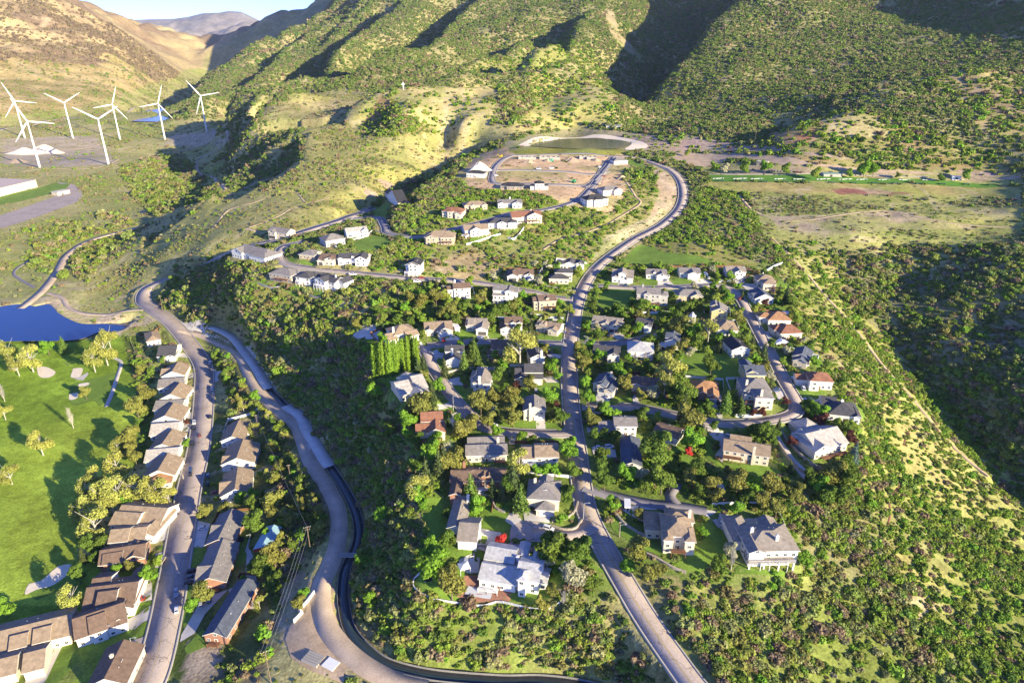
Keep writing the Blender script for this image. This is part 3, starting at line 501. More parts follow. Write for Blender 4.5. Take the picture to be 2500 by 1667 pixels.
# tile x1,y1,x2,y2 | depth | eave | roof kind | roof | wall | wings u0:u1:v0:v1:h:kind | extras | ref | label
HOUSES = """C 228,1430,385,1430|10|8|x|br|w|-.38:0:1:8:7:x|k:.3:.9 c:.1:6|white brown-roofed tower-like house|tall white three-storey house with dark brown roof and porch gable, below the upper side street
B 215,352,390,345|11|6|x|gr|c|.1:.45:-2:4:6:y|g:.1:.45:-2:d g:.6:.95:0:d|lone hillside house|lone cream house with grey-brown roof and dark garage doors, under the dirt trails
L 1590,203,1820,203|15.5|5|h|gr|w|.55:1:-2:8:5:h .05:.35:-2:6:5:y||long house on the spur|long pale house with grey hip roof on the spur west of the curved street
B 510,565,655,565|12|3.5|h|gr|t|.5:1:2:9:3.5:x||hip-roofed house inside the street bend|low beige house with grey pyramid roof inside the street bend, curved lawn in front
B 700,605,850,615|12|4.2|x|br|c|.45:1:-2:8:4.8:y 0:.4:-3:6:3.4:y|g:.1:.35:-3:d|cream gabled house by the bend|cream house with brown gables, second from the street bend
B 885,605,1160,600|11|5|x|dg|w|.62:1:-3:9:5.6:y 0:.2:-1:8:5:y|k:.4:.62 d:.5|white gabled house with round terrace|white house with charcoal roof and white gables, third from the street bend
B 765,430,948,398|14|5|h|gr|g||g:.2:.5:0:d|grey hip house above the bend|grey hip-roofed house uphill behind the street bend
B 965,345,1165,322|10|5|x|lg|w|.7:1:-2:6:5.5:y|k:.2:.8|pale modern house with low roof|white modern house with pale low roof and steep sail gable at the road fork
B 1340,32,1540,32|11|4.5|x|dk|w|.2:.7:-2:8:5:y|g:.5:.75:-2:w|dark-roofed house in the shaded gully|white house with black roofs in the shade at the end of the gully road
B 225,750,430,780|14|5.5|h|gr|s|.5:1.15:6:16:5:h|k:.3:.9|stone house with grey hip roof|brown stone house with grey hip roof and rear balconies, left of three above the bluff
B 480,782,612,803|13|5.5|h|dg|w|.3:1.2:5:15:5:h|k:.1:.6|white house with charcoal hip roof|white house with charcoal hip roof, middle of three above the bluff
B 690,800,850,835|12|5.5|x|dg|w|0:.6:-3:8:6:y .7:1.3:4:14:5:y|k:.05:.6 c:.8:5|white house with tall porch|white house with charcoal gables and tall open porch, right of three above the bluff
B 1530,660,1668,668|12|7.5|y|dk|w|.25:.85:-2:6:8:y|k:0:.9 g:.2:.8:-3:w|tall white house with columns|tall white three-level house with black gables and a columned balcony on the hillside
B 1712,395,1990,398|14|6|h|tn|t|.05:.4:-2:6:6:y .55:.95:-1:6:6:h|k:.6:.95|large tan hip-roofed house|large tan house with brown hip roof and tall windows above a brushy slope
C 348,332,515,330|11|4.5|h|dk|w||g:.6:.9:0:w|white house beside the sand pile|small white house with black hip roof in front of the big sand pile
C 675,452,885,455|12|3|h|dk|s|.3:.7:-2:6:3.2:h||unfinished timber house|unfinished house with black hip roof on bare timber posts, plateau
C 1005,428,1092,428|10|6|h|dk|w|-.5:0:1:8:3.4:h 1:1.45:1:8:3.4:h||white two-storey house with side wings|white two-storey house with black roof and two low wings beside the dirt lots
C 1762,207,1892,207|12|4|h|gr|w|||round-looking white house at the lawn|white many-sided house with grey hip roof beside the bright lawn at the plateau top
C 1650,487,1825,485|12|5|h|gr|w|0:.4:-2:6:5:h .6:1:-3:6:5:y||white grey-roofed house on bare soil|new white house with grey hip roof on bare soil, behind its black-roofed neighbour
C 1505,588,1705,575|13|6.5|h|dk|w|.3:.7:-2:6:6.5:h||white black-roofed house on bare soil|new blocky white house with black hip roof at the corner of the plateau
C 650,620,880,612|11|4|x|gr|w|.0:.3:-3:7:4:y .6:.95:-4:8:4.4:y|c:.5:6|white farmhouse-style house|white farmhouse-style house with grey gables next to tall green brush
C 330,650,545,622|12|4|h|tn|t|.25:.5:-2:6:4:y .75:1:-2:6:4:y||low tan house|low tan house with brown hip roof, between a cream house and a white farmhouse
C 115,695,305,702|12|5.5|h|rb|c|.3:.55:-2:6:6:h .7:1:-3:6:4.5:y||cream house with reddish roof|cream two-storey house with reddish-brown roof, left end of the upper row
C 785,755,1065,742|15|5.5|x|rb|c|.5:1:-3:9:6.5:y 0:.3:-1:6:5:x|k:.4:.9 c:.7:8|big reddish-brown-roofed house|big cream house with reddish-brown roof and chimney gable, right end of the lower row
C 560,812,830,805|13|4.5|h|dg|w|.3:.6:-3:6:5:y .7:1:-2:6:5:h|k:.4:.9|white house with charcoal roof above the terrace|white house with charcoal hip roof above a curved white terrace wall
C 335,882,560,862|13|5|x|tn|w|.2:.65:-3:8:5.5:y|k:.5:1|white house with tan roof and fenced lawn|white house with light brown roof above a fenced lawn
C 740,1297,990,1300|11|4|h|br|w|0:.4:-4:6:4:y .65:1:-2:6:4:y|g:.05:.35:-4:d|white house with brown roof and dark garage|low white house with brown roof and two dark garage doors
C 1140,1330,1325,1350|10|4|h|dg|c|.3:1.2:5:14:7:h|k:.0:.3|modern cream house with charcoal hip roofs|modern cream house with stepped charcoal hip roofs over a curved lawn
C 1270,1192,1400,1212|10|4|y|dg|w|-.3:.2:0:8:4:x .9:1.5:1:9:4.4:y||white house with solar panels|white gabled house with black roof and a dark solar panel near the main road
C 605,1445,720,1455|10|9|x|gr|w|.0:1.1:-2:4:6:x 1:1.6:-2:9:9:y 1.5:2:0:9:8:x|k:0:.9|three-storey white house with grey roof|three-storey white house with grey roof and balconies beside the side street
A 1828,145,1990,137|11|7|x|br|t|-.3:0:1:9:6.5:x|k:.3:1.0 d:.5|brown-roofed house at the upper corner|tan two-storey house with dark brown roof near the road junction
D 372,285,572,292|12|4.5|x|tg|w|.3:.65:-3:8:7:y 0:.3:-4:6:4:y .7:1:-4:4:4:x|g:.4:.9:-4:w|white house with front gables|white gabled house with grey-brown roof, first beside the main road north of the lane
D 700,278,892,282|12|3.6|x|gr|w|.5:1:-3:6:4:y|g:.6:.95:-3:w d:.4|grey-roofed rambler with square lawn|white one-storey house with grey roof behind a square lawn, second from the main road
D 1022,265,1215,268|12|3.6|x|gr|w|.35:.85:-4:7:4.2:y|g:.45:.8:-4:w|grey-roofed house with planted oval|white house with grey roof and big garage gable behind a lawn with an oval bed
D 1472,250,1650,255|11|5|x|tg|w|.05:.35:-2:6:5:y .35:.8:-4:6:6:y|g:.4:.75:-4:w k:0:.3|white house with twin gables|white two-storey house with twin gables and white garage at the lane's east bend
D 1765,335,1930,350|12|5|h|tn|c|.2:.9:-7:2:5:h|k:.6:1.1|cream house at the slope rim|cream house with light brown hip roofs on the rim above the open slope
D 1740,505,1915,510|14|4|y|bl|w|0:.5:2:10:4:x||blue-grey gabled house|white house with blue-grey gable roof behind red shrubs
D 610,465,830,470|12|8.5|x|gr|g|.3:.55:-1.5:8:9:y 1:1.35:1:10:7.5:h 0:.2:-1:4:5:x|k:.5:1 c:.25:8|big grey three-storey house|big grey three-storey house with rows of white-framed windows above a bare yard
D 985,485,1230,485|12|5|h|gr|t|.55:1:-2:7:5.4:y .0:.25:-1:6:5:y||grey-roofed house beside the big grey house|tan house with grey hip roof and white gable trim, hidden by green hedge
D 1325,628,1478,640|12|7.5|y|gr|y|.0:.5:6:14:9:y||yellow gabled house|tall yellow house with grey gables beside the east street
D 1385,803,1572,808|14|4|h|tn|w|.55:1:-1:8:4:h||white house with wide tan roof|low white house with wide brown hip roof, downhill of the yellow house
D 1870,705,2082,728|14|4|h|ob|w|-.35:.3:4:12:4:h||orange-roofed house|white house with orange-brown hip roof on the east rim, covered vehicle behind
D 1985,838,2188,848|14|4.5|h|rb|c|-.1:.5:6:14:4.5:h|k:.2:1|red-brown-roofed house with porch|cream house with red-brown layered roof and long back porch on the east rim
D 2100,1045,2262,1092|12|5|y|bl|c|.1:.9:-4:2:4:y||cream house with blue-grey gable|cream house with blue-grey gable roof and lower front gable, east rim
D 1518,1003,1690,990|14|5|y|dk|w|||black-roofed house with white gable|white house with black gable roof facing the camera, mid slope
D 1660,1240,1838,1236|12|6|x|bl|y|.0:.6:1:16:6.5:y|k:-.3:.2|yellow house with slate roof|pale yellow house with slate gable roof and red deck on its left side
D 1630,1395,1890,1390|15|7|h|gr|c|.3:.95:-8:2:7:h 0:.35:-3:6:6:h|k:.0:.3 c:.5:-7 c:.15:4|large cream house with grey hip roofs|large cream house with grey hip roofs and tall chimney wall at the street corner
Q 885,1058,1045,1082|11|5|h|rb|w|-.45:.1:3:10:4:x .0:.4:-2:6:6:h|g:-.4:.0:3:w|brown-roofed house with side garage|white house with reddish-brown roofs and low garage wing at the south-east bend
D 178,738,450,765|12|3.8|x|tg|c|0:.25:-2:6:3.8:y .35:.62:-2:6:4.4:y .62:1.05:-4:6:4:y|g:.65:.82:-4:d g:.84:1.02:-4:d|tan house with three front gables|tan house with three small front gables and two dark garage doors beside the main road
D 600,748,745,772|11|5|x|dg|w|.55:1:-2:7:5:y||half-hidden charcoal-roofed house|white house with charcoal roof, half hidden behind a bright green tree
D 880,915,1010,928|13|5|y|bl|w|0:.5:2:10:6.5:x||white gable house with slate roof|white gabled house with slate roof beside pale fruit trees
D 522,1012,765,1022|14|5|h|wh|w|.0:.3:0:8:5:h|k:.1:.9|house with pale silver roof|white house with a pale silver hip roof, brightest roof of the middle block
D 190,1030,440,1042|12|4|x|dg|w|.55:1:-3:8:4.6:y||charcoal-roofed house behind street trees|white house with charcoal roof half hidden behind street trees
D 190,1318,345,1350|12|5|y|bl|c|.35:.85:-3:6:6:y .8:1.35:-4:6:4.5:y|g:.45:.8:-4:w g:.9:1.3:-4:w c:.8:9|cream house with grey front gables|cream house with grey front gables, white car on its driveway
D 557,1335,850,1355|11|4|x|br|t|0:.28:-2:8:5:y .55:.95:-1:6:4:y|k:0:.3|long brown-roofed house with balcony|long low house with dark brown roof and white balcony on its left end
D 1130,1390,1385,1412|13|3.6|h|ob|b|.25:.6:-3:6:4:y .6:1:-5:6:3.8:y|g:.68:.95:-5:w|brick house with orange-brown roof|brick house with orange-brown hip roof and gabled garage, dark cars outside
E 1955,335,2185,412|15|3.6|h|dg|w|-.1:.35:8:20:3.6:x .8:1:-1:8:4:y|c:.5:9|wide house with dark grey roof|wide low white house with dark grey roof on the south-east rim
E 1860,645,2098,572|17|4.5|x|lg|c|-.1:.4:-1:15:4.8:y .3:.9:14:26:4.5:h|k:.1:.9 c:.5:9|pale-roofed house above the curved walls|sprawling cream house with pale shingle roof above curved retaining walls
E 1152,628,1500,682|11|5.5|x|tn|c|.15:.6:9:17:5:x|k:0:.4 c:.65:-.4|long brown-roofed house with red deck|long cream house with brown roof, red-brown deck and stone chimney above a green lawn
E 372,742,520,755|24|3.6|y|bl|w|||slate gable house with side sheds|narrow white house with slate gable roof running away from its short end
E 318,442,485,442|10|6|x|gr|w|-.7:0:0:9:3.8:x||white two-storey box house|plain white two-storey house with grey roof behind a round hedge
E 612,482,790,548|11|4|x|br|g|||long house with dark brown roof|long low house with dark brown roof beside the bright green maple
E 690,1272,912,1300|14|7|h|tn|c|-.55:0:6:18:4.5:h 0:.28:-3:6:7:h .72:1.05:-3:6:7:h .2:1.15:10:18:6.5:h .3:.6:14:20:5:y|k:.25:.75 c:1:12|mansion with clustered hip roofs|large cream mansion with many clustered tan hip roofs and central balconies
E 1340,1392,1712,1448|16|6.5|h|tg|w|-.15:.25:8:24:5:h .0:.3:-1.5:8:7:y .55:.9:14:22:5:y|k:.2:.75 c:.62:4 c:.2:9|mansion with white pergola|largest white mansion with grey-brown hip roof and white pergola terrace, lower right
F 905,92,1215,98|10|4|x|gr|c|.05:.95:8:16:4.4:x|k:.7:.95 c:.8:8|tan house with double grey roof|long cream house with two parallel grey roofs and pink-blossomed wall
F 1437,112,1608,114|12|6|x|tn|w|-.6:0:0:12:5:x|k:-.6:0|house with brown stepped roof|white house with stepped brown roof beside the main road corner
F 905,290,1200,296|10|3.8|x|br|b|-.4:.1:-2:9:4:x -.35:-.1:-12:0:4:y|d:.45 d:.58 c:-.1:8|dark brown L-shaped house|L-shaped brick house with dark brown roof and two white dormers, long bright roof vent
F 1372,430,1615,448|14|6|h|gr|c|.3:.85:-4:6:3.4:h .35:.75:4:15:7:y|g:.4:.6:-4:w g:.65:.85:-4:w c:.2:9|cream house with grey roof above the circle|cream two-storey house with grey hip roofs and twin garage above the cul-de-sac
F 760,652,885,668|20|5|y|tg|w|.8:1.9:-7:8:4.5:x|g:1.1:1.7:-7:w c:.9:17|white house with long gable west of the circle|white house with grey-tan gable roof and garage wing west of the cul-de-sac
A 440,470,650,432|13|5|h|tn|w|-.3:.1:-2:8:3.4:x .5:1:-4:4:4:x|c:.05:3|tan-roofed house above the poplars|white house with tan hip roof, porch and white chimney above the poplar row
A 735,407,995,398|12|3.6|x|tn|c|.0:.3:-3:6:3.8:y .45:1:-5:6:3.8:y|g:.5:.75:-5:w g:.78:.98:-5:w|tan house with wide concrete driveway|cream house with tan roof, two gables and the widest concrete driveway
A 1130,372,1320,385|12|3.8|x|tg|w|.55:1.1:-6:8:4:y .1:.35:0:8:4.6:x|g:.65:1.05:-6:d|tan-roofed house with open dark garage|white house with tan roof and dark open garage gable, third on the shaded lane
A 1505,352,1665,350|11|5.5|x|br|w|-.3:.35:-5:8:3.6:y .3:.6:-1:5:6:y .7:.95:-1:5:6:y||white house with two small gables|white two-storey house with brown roof and white garage gable on the shaded lane
A 1798,372,2015,408|10|4|x|tn|c|.6:1:-3:6:3.8:y|d:.2 d:.35|tan-roofed house at the lane corner|cream house with tan roof, two dormers and corner lawn with paths
A 930,618,1105,615|8|6.5|x|dg|w|.0:1:-9:0:4:y|c:.4:-6|white house with stacked charcoal roofs|white house with two stacked charcoal roofs and a blue-tarped drive
A 1372,600,1558,598|13|7.5|x|br|t|-.2:0:2:9:3:x||tall tan house with bare branch shadows|tall tan two-storey house with dark brown roof left of the big willow
A 1748,682,1880,672|12|6.5|y|dg|w||c:.75:-.5|white gabled house beside the main road|tall white gabled house with charcoal roof and white chimney beside the main road
A 1195,925,1352,935|20|6.5|h|tg|w|-.25:.3:6:16:6:h|c:.4:-.4|white tower-walled house|tall white house with taupe hip roof and blank chimney wall in the middle block
A 1600,880,1860,885|13|4|x|dg|c|.0:.45:-2:8:4.5:y .35:1:3:14:6.5:x|g:.6:.9:-.2:w|cream house with long charcoal roof|cream house with long charcoal roof and beige side wall, pergola on its left
A 615,1080,790,1040|26|4|y|lg|c|-.5:.2:5:22:4.4:x .5:1.1:8:26:4:x|k:.0:.8|large pale-roofed house on the bluff|sprawling house with pale grey-tan roofs and covered deck at the bluff rim
A 1680,1188,1885,1188|13|6|y|gr|c||g:.5:.95:0:w c:.3:-.4|cream gabled house at the lane junction|cream gabled house with grey roof, tall chimney and white garage door
A 755,1405,925,1400|10|4.6|y|rb|c|-.6:.1:3:11:4:x -.3:.9:9:19:6:x|k:-.7:0|house with rust-coloured roofs|cream house with rust-coloured gable roofs at the bluff rim
L 1003,800,1095,775|19.5|4.5|h|tn|w|||cream house by the lake road|cream house with brown hip roof, first on the golf side of the street
L 1075,905,1195,888|20.5|4.5|x|dg|w|.5:1:-1:9:4.2:y||charcoal-roofed house on the golf side|white house with charcoal roof, second on the golf side of the street
L 1105,1040,1258,1018|16.5|4.5|y|tn|w|-.1:.5:4:14:4.2:x||brown gabled duplex below the charcoal roof|white gabled duplex with brown roof below the charcoal-roofed house
L 1080,1118,1250,1090|14.5|4|x|gr|w|.55:1:-1:8:4.2:y||pale grey duplex third in the row|white duplex with pale grey roof beside brown gabled duplex and round lawn bed
L 1090,1195,1255,1180|16.5|4.5|y|tn|w|||brown gabled duplex with red shrub|white gabled duplex with brown roof across the drive from a red shrub
L 1050,1268,1235,1250|14.5|4|x|gr|w|.5:1:-1:8:4.2:y||pale grey duplex beside two parked cars|white duplex with pale grey roof beside a drive with two white cars
L 1035,1350,1235,1325|16.5|4.5|y|tn|w|||brown duplex with wooden deck|white gabled duplex with brown roof and timber deck facing the golf course
L 1025,1440,1205,1415|14.5|4|x|lg|w|.5:1:-1:8:4.2:y||pale duplex near the tall street tree|white duplex with pale roof beside the round yard spruce
L 1022,1535,1205,1515|16.5|4.5|y|tn|w|||brown gabled duplex near the willow grove|white gabled duplex with brown roof, second above the grove of tall trees
M 990,62,1200,30|14.5|4|x|lg|w|.5:1:-1:8:4.2:y||pale duplex above the grove|white duplex with pale grey roof, just above the grove of tall trees
M 985,165,1190,140|16.5|4.5|y|tn|w|||brown duplex at the grove edge|white gabled duplex with brown roof touching the grove of tall trees
M 1000,225,1165,190|13.5|3.6|h|ob|c|||small orange-roofed house in the grove|small cream house with orange-brown roof half inside the grove
L 1510,1480,1665,1455|17.5|4.5|y|tn|w|.1:.9:10:20:4.5:y||northern duplex on the east side|white duplex with tan roof and four fins, northern one east of the street
M 1515,85,1732,50|19.5|4.5|y|tn|w|.0:.5:2:10:4.5:x||middle duplex on the east side|white duplex with tan roof, middle one on the east side of the street
M 1510,300,1712,255|20.5|4.5|y|tn|w|-.05:.5:4:15:4.3:x||southern tan duplex on the east side|white duplex with tan roof and row of fins, beside dark parked cars
M 1405,625,1590,612|22.5|4|y|gr|b|.0:.55:7:16:4:x||grey-roofed brick duplex|brick duplex with grey roof across the street from the brown townhouses
M 1330,895,1540,870|25.5|4|y|gr|b|.0:.45:2:14:4:x|k:.3:.8|dark-shaded brick duplex with three cars|brick duplex with grey roof, three dark cars parked on its left
M 1395,1240,1545,1245|29.5|4|y|bl|b||k:.2:.7|slate-roofed brick building in the fork|long brick building with slate-blue gable roof between two driveways
M 760,625,980,590|13.5|5|x|tn|w|-.05:.5:0:12:6:x .45:1:4:14:5:x||upper brown townhouse block front|brown-roofed townhouse with white stepped parapets facing the street trees
M 780,480,1085,480|17.5|5|x|tn|w|.0:.55:-3:10:6:x .7:1.05:-7:13:4.6:y||upper brown townhouse block|brown-roofed townhouse block with two white gables beside the striped drives
M 680,770,980,700|12.5|4.5|x|br|b|.1:.5:-1:8:5:x .55:1:0:10:4.6:y||brick townhouse below the brown block|brick townhouse with brown roofs next to the motorcycles
M 570,1080,910,1010|17.5|5|x|br|w|.3:.65:-3:12:6:x .72:1:-2:22:4.6:y 0:.35:8:22:5:x||middle townhouse block|large brown-roofed townhouse block with red car in its drive
M 520,1275,860,1140|15.5|4.8|x|br|w|.3:.6:-1:12:5.6:x .7:1:2:14:4.6:y||townhouse above the big lawn|brown-roofed townhouse with pale walls on the edge of the big corner lawn
M -60,1375,470,1230|16.5|5|x|tn|c|.25:.45:-1:9:6:x .55:.75:-1:10:6:x .5:.75:-14:0:4.4:x .1:.4:-13:0:4.4:x||long townhouse row at the corner|long cream townhouse row with tan stepped roofs in the lower left corner
F 1003,1040,1278,1088|12|4.2|x|wh|w|1.02:1.62:1:14:6.6:x 0:.8:9:19:6.4:x 1.1:1.3:-1.6:4:8.4:h .85:1.1:13:21:7:y 1.3:1.45:11:17:6.8:y 1.62:1.8:4:12:3.6:x|k:0:.55 c:1.62:8 c:.9:11|big white house with pool|largest white house, pale blue-grey roofs and turret, beside a brick pool terrace
M 600,1600,860,1568|17.5|5|y|br|c||c:.4:10|brown gabled house at the frame edge|cream house with large brown hip-gable roof cut by the lower frame edge"""
def local_poly(o, pts): return [(o[0] + o[2] * x - o[3] * y, o[1] + o[3] * x + o[2] * y) for x, y in pts]
def parse_house(line):
    f = line.split('|'); t, q = f[0].split(' '); q = [float(v) for v in q.split(',')]
    h = float(f[2]); a = at(*tp(t, q[0], q[1]), h); b = at(*tp(t, q[2], q[3]), h)
    W_ = math.dist(a[:2], b[:2]); cu, su = (b[0] - a[0]) / W_, (b[1] - a[1]) / W_
    blocks = [(0, W_, 0, float(f[1]), h, f[3])]
    for s in f[6].split():
        k = s.split(':'); blocks.append((float(k[0]) * W_, float(k[1]) * W_, float(k[2]), float(k[3]), float(k[4]), k[5]))
    mx, my = (a[0] + b[0]) / 2, (a[1] + b[1]) / 2
    z0 = .6 * float(hs(mx, my)) + .4 * float(hs(mx - su * float(f[1]) / 2, my + cu * float(f[1]) / 2))
    return dict(o=(a[0], a[1], cu, su), W=W_, z=z0, bl=blocks, roof=RC[f[4]], wall=WC[f[5]], ex=f[7].split(), ref=f[8], label=f[9], rk=f[4])
HS_ = [parse_house(l) for l in HOUSES.splitlines()]
def pad(o, x0, x1, y0, y1, z, fall=6.0):
    cs = local_poly(o, [(x0, y0), (x1, y0), (x1, y1), (x0, y1)])
    bx0, bx1 = min(c[0] for c in cs) - fall, max(c[0] for c in cs) + fall; by0, by1 = min(c[1] for c in cs) - fall, max(c[1] for c in cs) + fall
    i0, i1 = np.searchsorted(GX, bx0), np.searchsorted(GX, bx1); j0, j1 = np.searchsorted(GY, by0), np.searchsorted(GY, by1)
    gx = XX[j0:j1, i0:i1] - o[0]; gy = YY[j0:j1, i0:i1] - o[1]
    lx = gx * o[2] + gy * o[3]; ly = -gx * o[3] + gy * o[2]
    dx = np.maximum(np.maximum(x0 - lx, lx - x1), 0); dy = np.maximum(np.maximum(y0 - ly, ly - y1), 0); d = np.hypot(dx, dy)
    w_ = 1 - smooth(1.0, fall, d)
    w_ = np.where(BLK[j0:j1, i0:i1] & (d > 2.5), 0, w_)
    HH[j0:j1, i0:i1] = HH[j0:j1, i0:i1] * (1 - w_) + z * w_
    HM[j0:j1, i0:i1] |= d < 2.5
HM = np.zeros(HH.shape, bool)
for h in HS_:
    for b in h['bl']: pad(h['o'], b[0], b[1], b[2], b[3], h['z'] - .05)
BLK |= HM
for nm, mt, wd, pw, p, z in RW[2::-1]: stamp(p, z, wd / 2 + pw + 1.2, 3, .35, False)
stamp(CAN, CZ, 3.4, 2, .1, True); stamp(CAN, CZ - 2.6, 2.0, 1.2, 0, True)
# ---------------------------------------------------------------- what covers the ground
PX, PY, PD = project(XX, YY, HH)
PX = np.where(YY > 30, PX, -9e3)
Z = {}
def zone(s, t='S'): return pip(PX, PY, [tp(t, *[float(v) for v in q.split(',')]) for q in s.split()])
n1 = fbm(XX, YY, 60, 4, 21); n2 = fbm(XX, YY, 18, 3, 22); n3 = fbm(XX, YY, 200, 3, 23); n4 = fbm(XX, YY, 8, 2, 24)
col = np.zeros(HH.shape + (3,)); den = np.zeros(HH.shape); typ = np.zeros(HH.shape, np.int8)   # typ: 0 oak 1 green 2 forest 3 sage 4 brown
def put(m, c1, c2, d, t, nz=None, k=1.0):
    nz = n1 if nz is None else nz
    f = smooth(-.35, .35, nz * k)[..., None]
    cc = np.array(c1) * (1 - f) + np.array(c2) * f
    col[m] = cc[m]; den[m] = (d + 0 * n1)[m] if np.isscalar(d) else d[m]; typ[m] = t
allm = np.ones(HH.shape, bool)
YG, YG2, GR, TAN, DRT, DK = (.43, .38, .15), (.36, .34, .11), (.15, .21, .04), (.44, .36, .17), (.44, .34, .23), (.15, .13, .07)
put(allm, (.30, .28, .12), (.38, .33, .16), .74 + .35 * n1, 2)
left = zone('-2000,-900 700,-900 860,-30 700,35 610,70 540,112 500,130 492,200 440,240 400,262 200,283 0,308 -2000,400') & (HH > 30)
put(left, (.46, .36, .19), (.27, .19, .12), .25 + .6 * smooth(-.2, .3, n3), 4, fbm(XX * .6 + YY * .5, YY - XX * .3, 170, 4, 51))
lo = left & (HH < 150 + 60 * n3) & (YY < 3400); put(lo, (.52, .40, .18), (.38, .30, .12), .12 + .5 * smooth(.1, .5, n1), 3, n1)
val = (HH < 40) & (XX < -60)
put(val, (.42, .38, .16), (.30, .33, .09), .10 + .45 * smooth(.0, .35, n1), 3)
put(zone('0,340 230,330 290,400 130,410 0,400'), (.50, .42, .33), (.38, .32, .20), .02, 3, n2)
put(zone('420,330 520,320 560,345 480,360 400,352'), (.52, .44, .30), (.45, .38, .24), .03, 3, n2)
put(zone('290,410 400,380 480,400 520,480 400,540 340,500'), (.34, .29, .14), (.28, .26, .11), .55, 0)
put(zone('80,560 260,520 400,560 330,700 150,690 60,640'), (.36, .35, .12), (.28, .30, .09), .25 + .5 * n1, 0)
hill = zone('200,720 240,640 400,520 560,470 640,455 740,385 745,300 700,230 900,220 880,300 1200,310 1240,330 1180,375 1060,430 960,480 800,560 640,600 430,650 330,740')
put(hill, YG, YG2, .16 + .5 * smooth(.0, .4, n1), 3)
put(zone('700,250 900,240 870,290 740,300 650,300 640,260'), (.36, .31, .15), (.30, .26, .12), .22, 3)
rid = zone('870,330 880,260 985,212 1100,215 1200,208 1290,180 1390,145 1450,190 1510,250 1490,300 1350,320 1100,330')
put(rid, (.50, .42, .18), (.42, .38, .13), .10 + .4 * smooth(.1, .45, n1), 1)
put(zone('1220,205 1290,190 1310,260 1250,310 1200,305'), (.30, .26, .13), (.26, .22, .11), .7, 0)
put(zone('870,330 930,230 1010,290 1080,320 980,335'), (.25, .24, .09), (.30, .2, .1), .75, 1)
put(zone('1150,165 1230,140 1330,92 1440,110 1480,180 1400,200 1330,170 1200,190'), (.36, .33, .13), (.28, .28, .09), .45, 1)
put(zone('1470,20 1500,30 1510,80 1570,140 1560,150 1490,90'), (.40, .33, .2), (.36, .30, .16), .1, 3)
knob = zone('1850,350 1960,290 2080,262 2200,300 2400,360 2480,440 1800,410')
put(knob, (.30, .28, .10), (.36, .25, .13), .65, 1)
put(zone('1990,300 2075,265 2150,290 2180,330 2050,340'), (.42, .36, .17), (.36, .34, .13), .15, 1)
put(zone('2260,195 2420,165 2500,230 2500,340 2420,330 2330,260'), (.36, .33, .12), (.40, .29, .16), .4, 1)
put(zone('1880,330 2000,310 1990,345 1900,355'), (.45, .22, .11), (.42, .28, .13), .2, 1)
bluff = zone('380,740 420,680 520,650 640,640 700,700 790,690 870,780 900,900 950,960 1000,1100 1010,1280 1010,1420 1400,1450 1500,1540 1600,1680 900,1650 830,1450 855,1250 780,1100 640,900 450,790')
put(bluff, (.33, .28, .14), (.27, .26, .10), .95, 0)
put(zone('520,660 700,700 760,760 700,790 600,790 470,740'), (.26, .26, .07), (.24, .2, .09), .8, 0)
put(zone('1000,1440 1400,1450 1500,1540 1600,1680 1000,1640 900,1560'), (.27, .25, .10), (.22, .27, .06), .85, 0)
put(zone('790,690 880,680 1010,690 1090,750 1000,770 880,790 800,750'), (.42, .38, .15), (.36, .34, .12), .30, 0)
put(zone('640,1060 700,1010 760,1110 810,1220 805,1300 700,1420 640,1667 430,1667 560,1480 650,1300 600,1100'), (.24, .20, .12), (.20, .18, .09), .32 + .6 * smooth(.0, .3, n1), 0)
put(zone('500,860 600,890 640,960 740,1080 700,1200 600,1180 560,960'), (.22, .22, .07), (.2, .18, .09), .75, 0)
hood = zone('840,800 900,770 1080,700 1340,640 1480,640 1880,640 1960,760 2000,870 2095,1000 2105,1100 1960,1180 1950,1300 1960,1420 1780,1430 1560,1400 1440,1480 1400,1430 1010,1410 1030,1260 990,1080 940,950 890,880')
put(hood, (.15, .21, .045), (.22, .26, .07), .34, 1, n2)
put(zone('1000,720 1340,720 1330,760 1000,790'), (.16, .19, .05), (.13, .2, .04), .75, 1)
up = zone('900,660 950,600 1040,520 1100,480 1180,470 1480,470 1560,420 1640,440 1660,510 1600,560 1480,630 1360,680 1150,690')
put(up, (.33, .31, .11), (.28, .28, .08), .42 + .5 * n1, 1)
put(zone('1050,640 1150,600 1240,640 1200,680 1080,690'), (.44, .34, .18), (.38, .34, .14), .15, 0)
put(zone('1060,500 1180,450 1400,470 1340,520 1200,510 1100,540'), (.30, .28, .11), (.22, .25, .06), .8, 1)
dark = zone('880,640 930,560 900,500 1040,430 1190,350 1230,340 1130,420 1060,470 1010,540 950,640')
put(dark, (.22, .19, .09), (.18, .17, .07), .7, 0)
plat = zone('1110,430 1160,380 1230,360 1400,372 1520,372 1545,400 1520,430 1530,470 1490,520 1380,505 1340,480 1290,470 1150,460')
put(zone('1690,388 1760,398 2500,425 2500,452 1735,441'), (.42, .33, .22), (.38, .36, .12), .02, 3, n2)
put(plat, (.68, .47, .28), (.58, .40, .22), .03, 3, n2)
put(zone('1590,400 1640,420 1655,470 1640,520 1580,540 1610,470'), (.58, .45, .31), (.50, .38, .24), .02, 3, n2)
put(zone('1480,575 1560,540 1640,510 1640,535 1540,580 1440,640'), (.46, .40, .24), (.4, .37, .2), .1, 3, n2)
put(zone('1230,350 1300,330 1420,312 1560,325 1600,352 1540,372 1250,372'), (.36, .32, .20), (.3, .28, .14), .05, 3, n2)
put(zone('1235,368 1300,362 1500,363 1540,372 1500,380 1260,378'), (.28, .27, .06), (.26, .27, .06), .0, 3)
